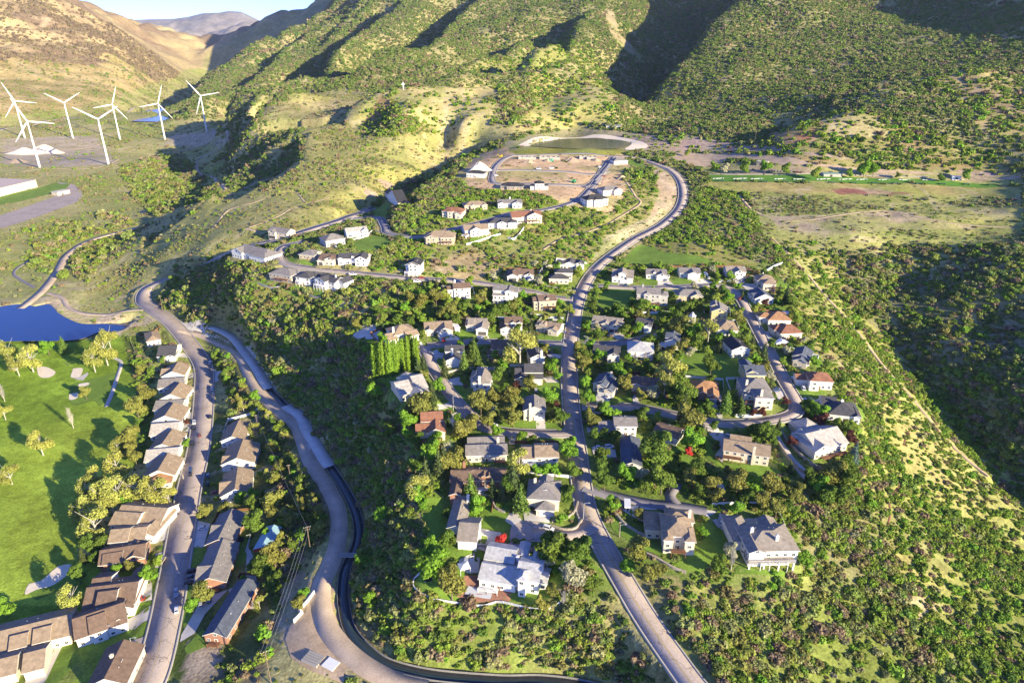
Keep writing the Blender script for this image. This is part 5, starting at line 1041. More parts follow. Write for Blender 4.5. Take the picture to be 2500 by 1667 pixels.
def build_house(h):
    ox, oy, cu, su = h['o']; rz = math.atan2(su, cu)
    root = empty('house', (ox, oy, h['z']), rz)
    tag(root, h['label'], 'house')
    dist = math.hypot(ox, oy); pitch = rh.choice([.42, .46, .5]); eps = 0
    wm = MB(); rm = MB()
    for k, (x0, x1, y0, y1, hh, kind) in enumerate(h['bl']):
        e = .013 * k; hh = hh + e * 3
        x0 += e; x1 -= e; y0 += e * 1.5; y1 -= e
        g = roof_block(rm, x0, x1, y0, y1, hh, kind, pitch)
        wm.box(x0, x1, y0, y1, -3.5 + e, hh)
        if g:
            kd, c, zt = g
            if kd == 'x':
                for xx in (x0, x1 - .12): wm.add([(xx, y0, hh), (xx, y1, hh), (xx, c, zt), (xx + .12, y0, hh), (xx + .12, y1, hh), (xx + .12, c, zt)], [(0, 2, 1), (3, 4, 5), (0, 3, 5, 2), (1, 2, 5, 4)])
            else:
                for yy in (y0, y1 - .12): wm.add([(x0, yy, hh), (x1, yy, hh), (c, yy, zt), (x0, yy + .12, hh), (x1, yy + .12, hh), (c, yy + .12, zt)], [(0, 1, 2), (3, 5, 4), (0, 2, 5, 3), (1, 4, 5, 2)])
    wo = wm.build('wall', M['wall'], root); wo.color = (*h['wall'], 1)
    ro = rm.build('roof', [M['roof'], M['trim']], root); ro.color = (*h['roof'], 1)
    bl = h['bl']
    def front_free(x, y, k):                      # nothing of the house stands right in front of this wall spot
        for j, b in enumerate(bl):
            if j != k and b[0] - .6 < x < b[1] + .6 and b[2] - .2 < y < b[3] + .2: return False
        return True
    gar = []
    for s in h['ex']:
        q = s.split(':')
        if q[0] == 'g':
            u0, u1, v = float(q[1]) * h['W'], float(q[2]) * h['W'], float(q[3])
            fm = M['dgarage'] if q[4] == 'd' else M['garage']
            m = MB(); m.box(u0, u1, -.12, .06, 0, 2.5); m.box(u0 - .14, u0, -.16, .05, 0, 2.64, 1); m.box(u1, u1 + .14, -.16, .05, 0, 2.64, 1); m.box(u0, u1, -.16, .05, 2.5, 2.64, 1)
            for i in range(1, 4): m.box(u0 + .05, u1 - .05, -.135, .05, i * .62 - .02, i * .62 + .02, 1)
            o = m.build('garage_door', [fm, M['trim']], root); o.location = (0, v, 0); gar.append((u0, u1, v))
        elif q[0] == 'c':
            x, y = float(q[1]) * h['W'], float(q[2]); m = MB()
            hz = h['bl'][0][4] + 4.2; m.box(x - .6, x + .6, y - .45, y + .45, -1, hz); m.box(x - .72, x + .72, y - .57, y + .57, hz, hz + .2); m.box(x - .25, x + .25, y - .2, y + .2, hz + .2, hz + .55)
            o = m.build('chimney', M['wall'], ro); o.color = (*h['wall'], 1)
        elif q[0] == 'k':
            x0, x1 = float(q[1]) * h['W'], float(q[2]) * h['W']; zt = 2.9 if h['bl'][0][4] > 4.9 else .9; dpt = 2.6; yb = min([0] + [b[2] for b in bl[1:] if b[0] < x1 and b[1] > x0])
            m = MB(); m.box(x0, x1, yb - dpt, yb - .05, zt - .22, zt)
            n = max(2, int((x1 - x0) / 3) + 1)
            for i in range(n):
                x = x0 + .12 + (x1 - x0 - .24) * i / (n - 1); m.box(x - .1, x + .1, yb - dpt + .02, yb - dpt + .22, -2, zt + 1.0)
            m.box(x0, x1, yb - dpt + .05, yb - dpt + .12, zt + 1.0, zt + 1.08)
            for i in range(int((x1 - x0) / .35)): m.box(x0 + i * .35 + .1, x0 + i * .35 + .15, yb - dpt + .07, yb - dpt + .11, zt, zt + 1.0)
            m.build('deck', M['wood'] if h['wall'] not in (WC['w'],) else M['trim'], root)
        elif q[0] == 'd':
            x = float(q[1]) * h['W']; y0 = h['bl'][0][2]; hz = h['bl'][0][4]
            m = MB(); m.box(x - 1, x + 1, y0 + .5, y0 + 3.5, hz, hz + 1.5)
            m.add([(x - 1, y0 + .5, hz + 1.5), (x + 1, y0 + .5, hz + 1.5), (x, y0 + .5, hz + 2.2)], [(0, 1, 2)])
            o = m.build('dormer', M['wall'], ro); o.color = (*h['wall'], 1)
            m = MB(); roof_block(m, x - 1, x + 1, y0 + .5, y0 + 4.5, hz + 1.5, 'y', .7, .3, .15)
            o2 = m.build('dormer_roof', [M['roof'], M['trim']], ro); o2.color = (*h['roof'], 1)
    simple = dist > 430
    def win(x, y, z, r):
        if simple: link_obj('window', WIN1, root, (x, y, z), r)
        else:
            o = link_obj('window', WIN[0], root, (x, y, z), r); p = link_obj('pane', WIN[1], o)
    right = ox < 0
    nwin = 0
    for k, (x0, x1, y0, y1, hh, kind) in enumerate(bl):
        st = max(1, int((hh + .4) / 2.75)); n = max(1, int((x1 - x0) / 3.1))
        for s in range(st):
            z = 1.55 + 2.75 * s
            for i in range(n):
                x = x0 + (x1 - x0) * (i + .5) / n
                if nwin > 26: break
                if not front_free(x, y0 - .5, k): continue
                if s == 0 and any(a - .7 < x < b + .7 and abs(v - y0) < 1.5 for a, b, v in gar): continue
                if rh.random() < .12: continue
                win(x, y0 - .012, z, 0); nwin += 1
            if k == 0 or hh > 5:
                xs = x1 if right else x0; m_ = max(1, int((y1 - y0) / 4.5))
                for i in range(m_):
                    y = y0 + (y1 - y0) * (i + .5) / m_
                    if any(j != k and b[0] - .2 < xs + (.5 if right else -.5) < b[1] + .2 and b[2] - .6 < y < b[3] + .6 for j, b in enumerate(bl)): continue
                    win(xs + (.012 if right else -.012), y, z, R(90) if right else R(-90))
        if kind == 'y' and (x1 - x0) > 6 and front_free((x0 + x1) / 2, y0 - .5, k) and rh.random() < .6: win((x0 + x1) / 2, y0 - .012, hh + .55, 0)
    # entrance door and small roof vents
    dx = h['W'] * rh.uniform(.42, .55)
    if front_free(dx, -.5, 0):
        m = MB(); m.box(dx - .5, dx + .5, -.10, .05, 0, 2.1); m.box(dx - .62, dx - .5, -.13, .05, 0, 2.22, 1); m.box(dx + .5, dx + .62, -.13, .05, 0, 2.22, 1); m.box(dx - .5, dx + .5, -.13, .05, 2.1, 2.22, 1)
        m.build('door', [M['wood'], M['trim']], root)
    if dist < 560:
        x0, x1, y0, y1, hh, kind = bl[0]
        for i in range(3):
            u = rh.uniform(.3, .7); 
            if kind in 'xh': px_, py_ = x0 + (x1 - x0) * u, (y0 + y1) / 2 + (y1 - y0) * .2; zz = hh + (y1 - y0) * .3 * pitch + .2
            else: px_, py_ = (x0 + x1) / 2 + (x1 - x0) * .2, y0 + (y1 - y0) * u; zz = hh + (x1 - x0) * .3 * pitch + .2
            MB().tube((px_, py_, zz - .3), (px_, py_, zz + .55), .14, n=8).build('roof_vent', M['metal'], ro)
    cx = sum((b[0] + b[1]) / 2 for b in bl[:1]); cy = (bl[0][2] + bl[0][3]) / 2
    wx, wy = local_poly(h['o'], [(cx, cy)])[0]
    THINGS.append((h['ref'], wx, wy)); h['c'] = (wx, wy)
    return root
# ---------------------------------------------------------------- trees
def leaves(rng, lobes, n, size, droop=0.0, core=True):
    """leaf clumps on the shells of a set of lobes (cx,cy,cz,rx,rz)"""
    V_ = []; F_ = []; A_ = []
    tot = sum(l[3] * l[3] for l in lobes)
    for (cx, cy, cz, rx, rz) in lobes:
        m = int(n * rx * rx / tot) + 4
        u = rng.normal(size=(m, 3)); u /= np.linalg.norm(u, axis=1)[:, None]; u = u[(u[:, 2] > -.75)]; m = len(u)
        rr = rng.uniform(.72, 1.08, (m, 1)); c = u * rr * np.array([rx, rx, rz]) + np.array([cx, cy, cz])
        nn = u + rng.normal(size=(m, 3)) * .55; nn[:, 2] += .15 - droop; nn /= np.linalg.norm(nn, axis=1)[:, None]
        t = np.cross(nn, rng.normal(size=(m, 3))); t /= np.linalg.norm(t, axis=1)[:, None]; b = np.cross(nn, t)
        s = size * rng.uniform(.55, 1.3, (m, 1)); k = len(V_)
        q = np.stack([c - t * s - b * s * .7, c + t * s * .9 - b * s, c + t * s + b * s * .7, c - t * s * .8 + b * s], 1).reshape(-1, 3)
        V_ += q.tolist(); F_ += [(k + 4 * i, k + 4 * i + 1, k + 4 * i + 2, k + 4 * i + 3) for i in range(m)]
        a = rng.uniform(0, 1, m); A_ += np.repeat(a, 4).tolist()
        if core:
            k = len(V_); rg = 6
            for j, (zz, r_) in enumerate(((-.7, .5), (-.1, .78), (.45, .62), (.75, .15))):
                for i in range(rg): V_.append((cx + rx * r_ * math.cos(i * 6.283 / rg), cy + rx * r_ * math.sin(i * 6.283 / rg), cz + rz * zz)); A_.append(.25)
            for j in range(3):
                for i in range(rg): F_.append((k + j * rg + i, k + j * rg + (i + 1) % rg, k + (j + 1) * rg + (i + 1) % rg, k + (j + 1) * rg + i))
    return V_, F_, A_
def leaf_mesh(name, VFA, mt):
    V_, F_, A_ = VFA
    o = mesh_obj(name, V_, np.array(F_, np.int32), mt, False, link=False)
    a = o.data.attributes.new('leaf', 'FLOAT', 'POINT'); a.data.foreach_set('value', np.array(A_, np.float32))
    return o
def trunk_mesh(rng, mt, top=.6, r=.022, nb=6, spread=.22, base=.0):
    m = MB(); m.tube((0, 0, -.06), (0, 0, top * .5), r, r * .7, 7); m.tube((0, 0, top * .5), (.01, 0, top), r * .7, r * .3, 6)
    for i in range(nb):
        a = i * 2.4 + rng.uniform(0, .6); z = top * rng.uniform(.35, .8); L_ = spread * rng.uniform(.7, 1.2)
        p = (0, 0, z); q = (math.cos(a) * L_, math.sin(a) * L_, z + L_ * rng.uniform(.8, 1.5)); m.tube(p, q, r * .42, r * .12, 5)
    return m.build('trunk', mt, link=False).data
TV = {}
rt = np.random.default_rng(5)
def variants(kind):
    if kind in TV: return TV[kind]
    out = []
    for k in range(5 if kind in 'goby' else 3):
        if kind in 'gobmRk':
            n = 12; lob = [(0, 0, .55, .24, .26)]
            for i in range(n):
                a = i * 2.4 + rt.uniform(0, .5); zz = .34 + .54 * ((i * .618) % 1); rr = .27 * math.sqrt(max(.05, 1 - ((zz - .55) / .42) ** 2)) * rt.uniform(.7, 1.15)
                lob.append((math.cos(a) * rr, math.sin(a) * rr, zz, rt.uniform(.10, .16), rt.uniform(.09, .15)))
            cr = leaves(rt, lob, 1700, .026); tr = trunk_mesh(rt, M['bark'])
        elif kind == 'y':
            lob = []
            for i in range(20):
                a = i * 2.4 + rt.uniform(0, .6); zz = .32 + .6 * ((i * .618) % 1); rr = .24 * math.sqrt(max(.04, 1 - ((zz - .5) / .5) ** 2)) * rt.uniform(.8, 1.2)
                lob.append((math.cos(a) * rr, math.sin(a) * rr, zz, rt.uniform(.10, .16), rt.uniform(.12, .19)))
            cr = leaves(rt, lob, 2600, .019, core=False); tr = trunk_mesh(rt, M['pbark'], .8, .024, 12, .25)
        elif kind in 'scuH':
            lob = []; 
            for i in range(15):
                zz = .10 + .84 * i / 14; R_ = (.20 if kind != 'c' else .23) * (1 - zz) ** .8 + .012
                for j in range(max(1, int(5 * (1 - zz) + 1))):
                    a = j * 6.283 / max(1, int(5 * (1 - zz) + 1)) + i; lob.append((math.cos(a) * R_ * .62, math.sin(a) * R_ * .62, zz, R_ * .5 + .012, .05))
            cr = leaves(rt, lob, 900, .022, .35, core=False)
            k0 = len(cr[0]); rg = 8
            for (zz, r_) in ((.1, .13), (.5, .085), (.97, .004)):
                for i in range(rg): cr[0].append((r_ * math.cos(i * .785), r_ * math.sin(i * .785), zz)); cr[2].append(.1)
            for j in range(2):
                for i in range(rg): cr[1].append((k0 + j * rg + i, k0 + j * rg + (i + 1) % rg, k0 + (j + 1) * rg + (i + 1) % rg, k0 + (j + 1) * rg + i))
            tr = trunk_mesh(rt, M['bark'], .7, .014, 0)
        elif kind == 'p':
            lob = [(rt.normal() * .006, rt.normal() * .006, z_, .052 * math.sin(min(1, (1.04 - z_) * 3) * 1.57), .10) for z_ in np.linspace(.1, .95, 11)]
            cr = leaves(rt, lob, 420, .017); tr = trunk_mesh(rt, M['pbark'], .7, .012, 0)
        else:                                      # w: bare pale tree
            m = MB()
            for i in range(150):
                a = rt.uniform(0, 6.283); zz = rt.uniform(.2, .9); L_ = .28 * (1 - zz * .75) * rt.uniform(.5, 1); x0 = rt.uniform(0, .05)
                p = Vector((math.cos(a) * x0, math.sin(a) * x0, zz)); q = p + Vector((math.cos(a) * L_ * .5, math.sin(a) * L_ * .5, L_ * 1.1)); m.tube(p, q, .0045, .0015, 3)
            o = m.build('crown', M['pbark'], link=False); out.append((o.data, trunk_mesh(rt, M['pbark'], .85, .018, 8, .2))); continue
        out.append((leaf_mesh('crown', cr, M['leaf']).data, tr))
    TV[kind] = out; return out
TCOL = dict(g=(.14, .22, .035), b=(.20, .38, .04), o=(.27, .28, .065), y=(.40, .42, .10), s=(.115, .155, .055), c=(.17, .27, .055), u=(.15, .22, .18), m=(.15, .06, .045), R=(.62, .07, .06), k=(.48, .48, .30), p=(.20, .33, .035), w=(.5, .45, .38))
TW = dict(g='deep green leafy tree', b='bright green leafy tree', o='olive green round tree', y='yellow-green open-crowned tree', s='dark green conifer', c='bright green conifer', u='blue-green spruce', m='dark red-leaved tree', R='vivid red tree', k='pale blossoming tree', p='slender green poplar', w='bare pale-branched tree')
TN = dict(g='broadleaf_tree', b='broadleaf_tree', o='broadleaf_tree', y='cottonwood_tree', s='conifer_tree', c='conifer_tree', u='spruce_tree', m='maple_tree', R='maple_tree', k='blossom_tree', p='poplar_tree', w='bare_tree')
TREES = """A:640,780s12 720,730s12 920,770s11 1110,700c13 1205,580c13 1240,680c11 1645,580y22 1430,830g11 1490,730b8 1830,570g6 1880,590o7 1795,480s9 1870,740b6 1950,750b9 2005,850b6 1360,270g14 1270,1110o11 1400,1060o9 1540,1040o12 1600,1080o10 1540,1180o11 1580,1250o10 1340,1260o8 2040,1240g11 2000,1130m5 1910,1060b11 1620,930m6 1740,900o8 270,1000b11 225,900b6 580,1280b11 700,1130o13 800,1010s12 870,950b9 1090,1380o11 1180,1290o9 1400,1390b7 1665,1420b6 400,1370g9 190,1370g7 660,1450g9 830,1530o9 975,1510u6 2130,1510b9 2240,620g8 2250,720o10 2270,910b7 2300,1040g8 2330,1240o8 2290,350g7 2130,220b8 40,500b6 1000,220o10 1040,320g8 1110,170g9 1500,200g10 1640,200b6 840,90o10 600,100o9 700,130o11 560,280o9 470,300g8 600,320g8 80,340o7 180,320o7 1300,380g6 1700,330g8 1740,420s9 900,250o8 1430,240g9 1580,170o8 960,150b7 1250,130o8
D:230,430g7 200,500g7 180,570g8 130,760b8 240,860g9 490,800g9 620,780b10 660,915g8 400,590g8 330,610g7 640,560g10 1000,650g10 1020,750o13 830,850o5 790,960s7 1300,810y15 1180,900g9 1320,1140g13 1120,1010k8 1050,960o8 930,1020o9 940,1180y17 1020,1300g14 940,1390g9 1050,1470g11 690,1070w9 590,1040w6 110,1050g12 250,1050b10 90,1110o10 440,1190b9 120,1310b8 150,1450b8 500,1310o10 700,1140g8 760,1400k8 650,1430o7 1590,690o10 1630,750b5 1480,490b8 1450,430o7 1740,600b7 1620,465s6 2050,450s12 2090,540g9 1840,540m6 1650,830m6 1720,910s11 1830,1010s11 1750,1070b6 1900,930g6 2010,1110b6 2050,1010k7 1840,1150o6 2270,960b7 1480,1480c12 1600,1510s9 2040,1490m6 1300,1510g6 2300,1530b7 1380,330b5 960,500g7 1070,580g9 1130,560g8 1200,560g9 320,290b4 60,980o9 880,1300y13 970,1100g9 1090,1370o8 560,640o7 480,690g6 1560,960o6 1290,1000g6 760,1200g7 1180,1380g6
E:850,190g14 850,290s15 900,380o14 915,540b14 885,640R5 640,620g19 680,850g13 770,800g7 265,330b9 530,340g9 145,380o9 215,300o7 170,510g7 240,510g7 320,500g7 390,490g6 220,650g9 230,740g9 240,850g9 395,790b9 440,800b8 960,780g10 900,840o8 1050,880o10 1260,860o11 1390,900b9 1520,890o11 1260,1060b8 1700,950o9 1890,880b9 1990,790o12 2080,830g13 2060,950g12 1950,960g10 1830,830g9 2110,730g9 2155,640u11 2130,530m7 1820,430m8 1715,520m6 1310,490g10 1400,490g11 1480,490g11 1520,540g9 1785,290g8 1860,310b9 1910,330b8 1380,330m5 1450,330m5 1290,290c9 300,1040g8 490,1380o9 410,1500b7 1220,1450w10 1750,1430b7 1120,1510g9 650,1540o9 1010,440w5 1330,980g8 1450,1010o9 1560,1060o8 970,920g7 1100,960o7 1640,880g7 740,870g7 340,330g5 650,380g5 1080,430g6 1250,440k4 1040,310g6 980,300g6 1170,250c12
F:590,210s14 690,150s13 640,60b12 730,100s12 530,330y11 520,400b8 840,140o10 780,170o9 935,330c12 980,460b10 970,530b8 1105,345s10 1180,385s9 1310,160y12 1265,270s15 1320,420c14 1445,210b6 1515,200b7 1590,215b6 1690,70b10 1730,220g9 1670,390g10 1200,745R7 750,725g8 820,730g6 575,470b5 650,920b15 790,1080o13 1550,790g13 1785,810g12 1740,1030k13 1650,1190w8 1860,1080g8 2030,470b8 2210,820g8 2150,960b7 2310,990o9 160,1180b6 640,780b8 90,900b7 260,560b8 1480,1240o6 1500,960b4 1230,320g9 800,560g5 1560,1130o5
L:50,870y17 200,910y19 110,960y13 320,830b12 425,810c14 710,850y21 740,770y14 630,920y15 480,1310w14 12,1140w12 580,1140o9 270,1490y13 930,1240o12 1000,1150o12 1033,990b8 960,985o8 880,1450o14 880,1530o10 20,1270y10 1270,1335m4 1220,1500g5 1110,920o5 950,1340g6 800,1520y9
M:60,140y10 790,90y13 660,170y12 590,240y12 700,290y15 800,270y14 890,240y13 990,280y13 1070,260y13 1150,290y11 620,370y13 550,390y11 640,480y14 540,520s8 610,620g10 560,690s9 680,610g9 530,820g9 650,700g7 440,1050y12 25,1060b9 920,20o9 810,730b6 980,830b8 900,770o7 1400,390o8 1645,300b9 1725,270b7 1730,350g11 1730,470g12 1860,320o11 1860,400o9 1650,890b5 1380,950o9 1310,1030b8 1870,700o10 1800,790g11 1870,870g10 2070,960b7 2040,1010o6 2180,510o8 1220,150w4 1530,370o6 860,340b9 760,350y10 1080,730g5 2000,620g6 1740,780g8"""
import re
TSPEC = []
for ln in TREES.splitlines():
    t = ln[0]
    for q in ln[2:].split():
        m_ = re.match(r'(-?\d+),(\d+)([a-zA-Z])(\d+)', q); TSPEC.append((t, float(m_[1]), float(m_[2]), m_[3], float(m_[4])))
for i in range(11): TSPEC.append(('A', 240 + i * 22, 712 - i * 4, 'p', 19))
for i in range(9): TSPEC.append(('A', 480 + i * 22, 650 - i * 3, 'p', 18))
FAR_T = 'P:240,1140g10 305,1150k9 445,1145b11 585,1140b11 725,1155b9 930,1185g8 1160,1190g6 1265,1150b14 1325,1160b11 1960,1200b8 55,1040g7 1495,1195o5 1790,1210o6'
for q in FAR_T[2:].split():
    m_ = re.match(r'(-?\d+),(\d+)([a-zA-Z])(\d+)', q); TSPEC.append(('P', float(m_[1]), float(m_[2]), m_[3], float(m_[4]) * 1.35))
FEAT = []                                          # other landmarks trees may be described by
def zone_world(s): return [at(*[float(v) for v in q.split(',')])[:2] for q in s.split()]
def hm(x, y):
    i = int(np.clip(np.round(np.interp(x, GX, np.arange(len(GX)))), 0, len(GX) - 1)); j = int(np.clip(np.round(np.interp(y, GY, np.arange(len(GY)))), 0, len(GY) - 1)); return bool(HM[j, i])
def build_trees():
    rnd = random.Random(11); recs = []
    for t, x, y, k, h in TSPEC:
        h = h * rnd.uniform(.95, 1.15) * (1.2 if k in 'yo' else 1.08)
        a = at(*tp(t, x, y), h * .52)
        if k != 'p' and any((a[0] - h_['o'][0]) ** 2 + (a[1] - h_['o'][1]) ** 2 < 1 for h_ in HS_): pass
        # keep clear of houses: slide towards the camera side until free
        ax, ay = a[0], a[1]
        if hm(ax, ay):
            for rr_ in np.arange(1.5, 24, 1.5):
                c_ = [(ax + rr_ * math.cos(q), ay + rr_ * math.sin(q)) for q in np.arange(0, 6.28, .5)]
                c_ = [q for q in c_ if not hm(*q)]
                if c_: ax, ay = min(c_, key=lambda q: q[1]); break
        recs.append([t, k, h, ax, ay])
    hp = zone_world('860,800 900,770 1080,700 1340,640 1480,660 1880,660 1960,780 2000,880 2095,1010 2085,1100 1960,1180 1930,1300 1900,1420 1780,1400 1560,1380 1440,1460 1400,1420 1010,1400 1030,1260 990,1080 950,950 890,880')
    hp2 = zone_world('520,860 600,900 640,960 740,1090 790,1200 780,1290 700,1400 640,1500 600,1480 640,1300 660,1100 560,1000'); hp3 = zone_world('-40,840 200,830 330,840 350,1000 330,1130 260,1200 200,1400 20,1540 -40,1500')
    rr = random.Random(23)
    def blocked(x, y, m=0): 
        i = int(np.clip(np.round(np.interp(x, GX, np.arange(len(GX)))), 0, len(GX) - 1)); j = int(np.clip(np.round(np.interp(y, GY, np.arange(len(GY)))), 0, len(GY) - 1))
        return BLK[j, i] or any(pip(np.array([x]), np.array([y]), q)[0] for q in BLKPOLY if min(a[0] for a in q) < x < max(a[0] for a in q) and min(a[1] for a in q) < y < max(a[1] for a in q))
    for poly, num, kinds in ((hp, 190, 'gggoobbsk'), (hp2, 50, 'oooggby')):
        xs_ = [q[0] for q in poly]; ys_ = [q[1] for q in poly]; c_ = 0; tries = 0
        while c_ < num and tries < 6000:
            tries += 1; x = rr.uniform(min(xs_), max(xs_)); y = rr.uniform(min(ys_), max(ys_))
            if not pip(np.array([x]), np.array([y]), poly)[0] or blocked(x, y) or any((q[3] - x) ** 2 + (q[4] - y) ** 2 < 26 for q in recs): continue
            recs.append(['A' if poly is hp else 'M', rr.choice(kinds), rr.uniform(5.5, 9.5), x, y]); c_ += 1
    bl_ = sorted([r for r in recs if r[1] in 'gob'], key=lambda r: -r[2] / math.hypot(r[3], r[4]))
    rest = bl_[292:]; drop = set(id(r) for r in rest); recs = [r for r in recs if id(r) not in drop]
    if rest:
        P_ = [(r[3], r[4], float(hs(r[3], r[4])) - .1) for r in rest]; rg = np.random.default_rng(31); pr_ = []
        for _ in range(4):
            n_ = 12; lob = [(0, 0, .52, .26, .28)]
            for i in range(n_):
                a = i * 2.4 + rg.uniform(0, .5); zz = .28 + .58 * ((i * .618) % 1); q_ = .27 * math.sqrt(max(.05, 1 - ((zz - .52) / .45) ** 2)); lob.append((math.cos(a) * q_, math.sin(a) * q_, zz, rg.uniform(.11, .17), rg.uniform(.1, .16)))
            pr_.append(leaf_mesh('form', leaves(rg, lob, 1100, .03), M['green']))
        scatter('small_garden_trees', 'the many smaller rounded green trees between houses and along roads', P_, np.array([r[2] for r in rest]), pr_, 77)
    lab = {}
    for r in recs:
        t, k, h, x, y = r
        best = min(THINGS + FEAT, key=lambda q: (q[1] - x) ** 2 + (q[2] - y) ** 2)
        dx, dy = x - best[1], y - best[2]
        rel = ('right of' if dx > 0 else 'left of') if abs(dx) > abs(dy) else ('behind' if dy > 0 else 'before')
        sz = 'tall ' if h > 11.5 else ('small ' if h < 6.5 else '')
        base = f'{sz}{TW[k]} {rel} the {best[0]}' if k != 'p' else 'poplar'
        lab.setdefault(base, []).append((math.hypot(dx, dy), r))
    ordn = ['nearest', 'second', 'third', 'fourth', 'fifth', 'sixth', 'seventh', 'eighth', 'ninth', 'tenth', 'eleventh', 'twelfth', 'thirteenth', 'fourteenth', 'fifteenth', 'sixteenth', 'seventeenth', 'eighteenth', 'nineteenth', 'twentieth', 'outermost', 'furthest']
    for base, L_ in lab.items():
        L_.sort(key=lambda q: q[0])
        if L_[0][1][1] == 'p': L_.sort(key=lambda q: q[1][3])
        for i, (d, r) in enumerate(L_):
            t, k, h, x, y = r; z = float(hs(x, y))
            if len(L_) == 1: l_ = base
            elif k == 'p': l_ = f'{ordn[i] if i else "first"} slender green poplar from the left in the tall poplar row'
            else: l_ = f'{ordn[i] if i < 21 else ordn[-1]}{" nearest" if 0 < i < 20 else ""} {base}'
            if len(l_.split()) > 16: l_ = l_.replace('tall ', '', 1) if l_.count('tall ') and 'poplar row' not in l_ else l_
            if len(l_.split()) > 16: l_ = l_.replace(' nearest', '', 1).replace('small ', '', 1)
            if len(l_.split()) > 16: l_ = ' '.join(l_.split()[:16])
            sf = rnd.uniform(.9, 1.12)
            root = empty(TN[k], (x, y, z - .1), rnd.uniform(0, 6.28)); root.scale = (h * sf, h * sf, h)
            if k == 'p': root.scale = (h * 1.25, h * 1.25, h)
            tag(root, l_, 'tree', 'poplars in the tall row' if k == 'p' else ('trees of the valley' if t in 'LM' else 'trees among the houses'))
            cd, td = variants(k)[rnd.randrange(len(variants(k)))]
            c0 = TCOL[k]; f = rnd.uniform(.82, 1.2); hu = rnd.uniform(-.02, .03)
            o = link_obj('crown', cd, root); o.color = (min(1, c0[0] * f + hu * .6), c0[1] * f, c0[2] * f, 1)
            link_obj('trunk', td, root)
    return len(recs)
# ---------------------------------------------------------------- scrub and forest that nobody could count
def proto_bush(name, rng, n, size, mt, nl=5, flat=.8, core=True):
    lob = [(0, 0, .35, .55, .45)]
    for i in range(nl):
        a = i * 2.4 + rng.uniform(0, 1); lob.append((math.cos(a) * .55, math.sin(a) * .55, .25 + rng.uniform(0, .35), rng.uniform(.32, .5), rng.uniform(.28, .45) * flat))
    return leaf_mesh(name, leaves(rng, lob, n, size, core=core), mt)
def scatter(name, label, pts_, scl, protos, seed):
    if len(pts_) == 0: return
    rng = np.random.default_rng(seed); n = len(pts_)
    me = bpy.data.meshes.new(name); me.vertices.add(n); me.vertices.foreach_set('co', np.asarray(pts_, np.float32).ravel())
    for nm, arr, ty in (('rot', rng.uniform(0, 6.283, n), 'FLOAT'), ('scl', scl, 'FLOAT'), ('zs', rng.uniform(.75, 1.25, n), 'FLOAT')):
        a = me.attributes.new(nm, ty, 'POINT'); a.data.foreach_set('value', np.asarray(arr, np.float32))
    a = me.attributes.new('idx', 'INT', 'POINT'); a.data.foreach_set('value', rng.integers(0, len(protos), n).astype(np.int32))
    o = bpy.data.objects.new(name, me); C.objects.link(o)
    pc = bpy.data.collections.new(name + '_forms')
    for p_ in protos: pc.objects.link(p_)
    g = bpy.data.node_groups.new(name, 'GeometryNodeTree'); g.is_modifier = True
    g.interface.new_socket('Geometry', in_out='INPUT', socket_type='NodeSocketGeometry'); g.interface.new_socket('Geometry', in_out='OUTPUT', socket_type='NodeSocketGeometry')
    N = g.nodes; L = g.links; gi = N.new('NodeGroupInput'); go = N.new('NodeGroupOutput')
    ip = N.new('GeometryNodeInstanceOnPoints'); ci = N.new('GeometryNodeCollectionInfo'); ci.inputs['Collection'].default_value = pc
    ci.inputs['Separate Children'].default_value = True; ci.inputs['Reset Children'].default_value = True
    def attr(nm, dt):
        q = N.new('GeometryNodeInputNamedAttribute'); q.data_type = dt; q.inputs['Name'].default_value = nm; return q.outputs['Attribute']
    cx = N.new('ShaderNodeCombineXYZ'); L.new(attr('rot', 'FLOAT'), cx.inputs[2])
    sx = N.new('ShaderNodeCombineXYZ'); s_ = attr('scl', 'FLOAT'); L.new(s_, sx.inputs[0]); L.new(s_, sx.inputs[1])
    mm = N.new('ShaderNodeMath'); mm.operation = 'MULTIPLY'; L.new(s_, mm.inputs[0]); L.new(attr('zs', 'FLOAT'), mm.inputs[1]); L.new(mm.outputs[0], sx.inputs[2])
    L.new(gi.outputs[0], ip.inputs['Points']); L.new(ci.outputs[0], ip.inputs['Instance']); ip.inputs['Pick Instance'].default_value = True
    L.new(attr('idx', 'INT'), ip.inputs['Instance Index']); L.new(cx.outputs[0], ip.inputs['Rotation']); L.new(sx.outputs[0], ip.inputs['Scale'])
    L.new(ip.outputs[0], go.inputs[0])
    md = o.modifiers.new('forms', 'NODES'); md.node_group = g
    tag(o, label, name.replace('_', ' ').split(' ')[-1], kind='stuff'); return o
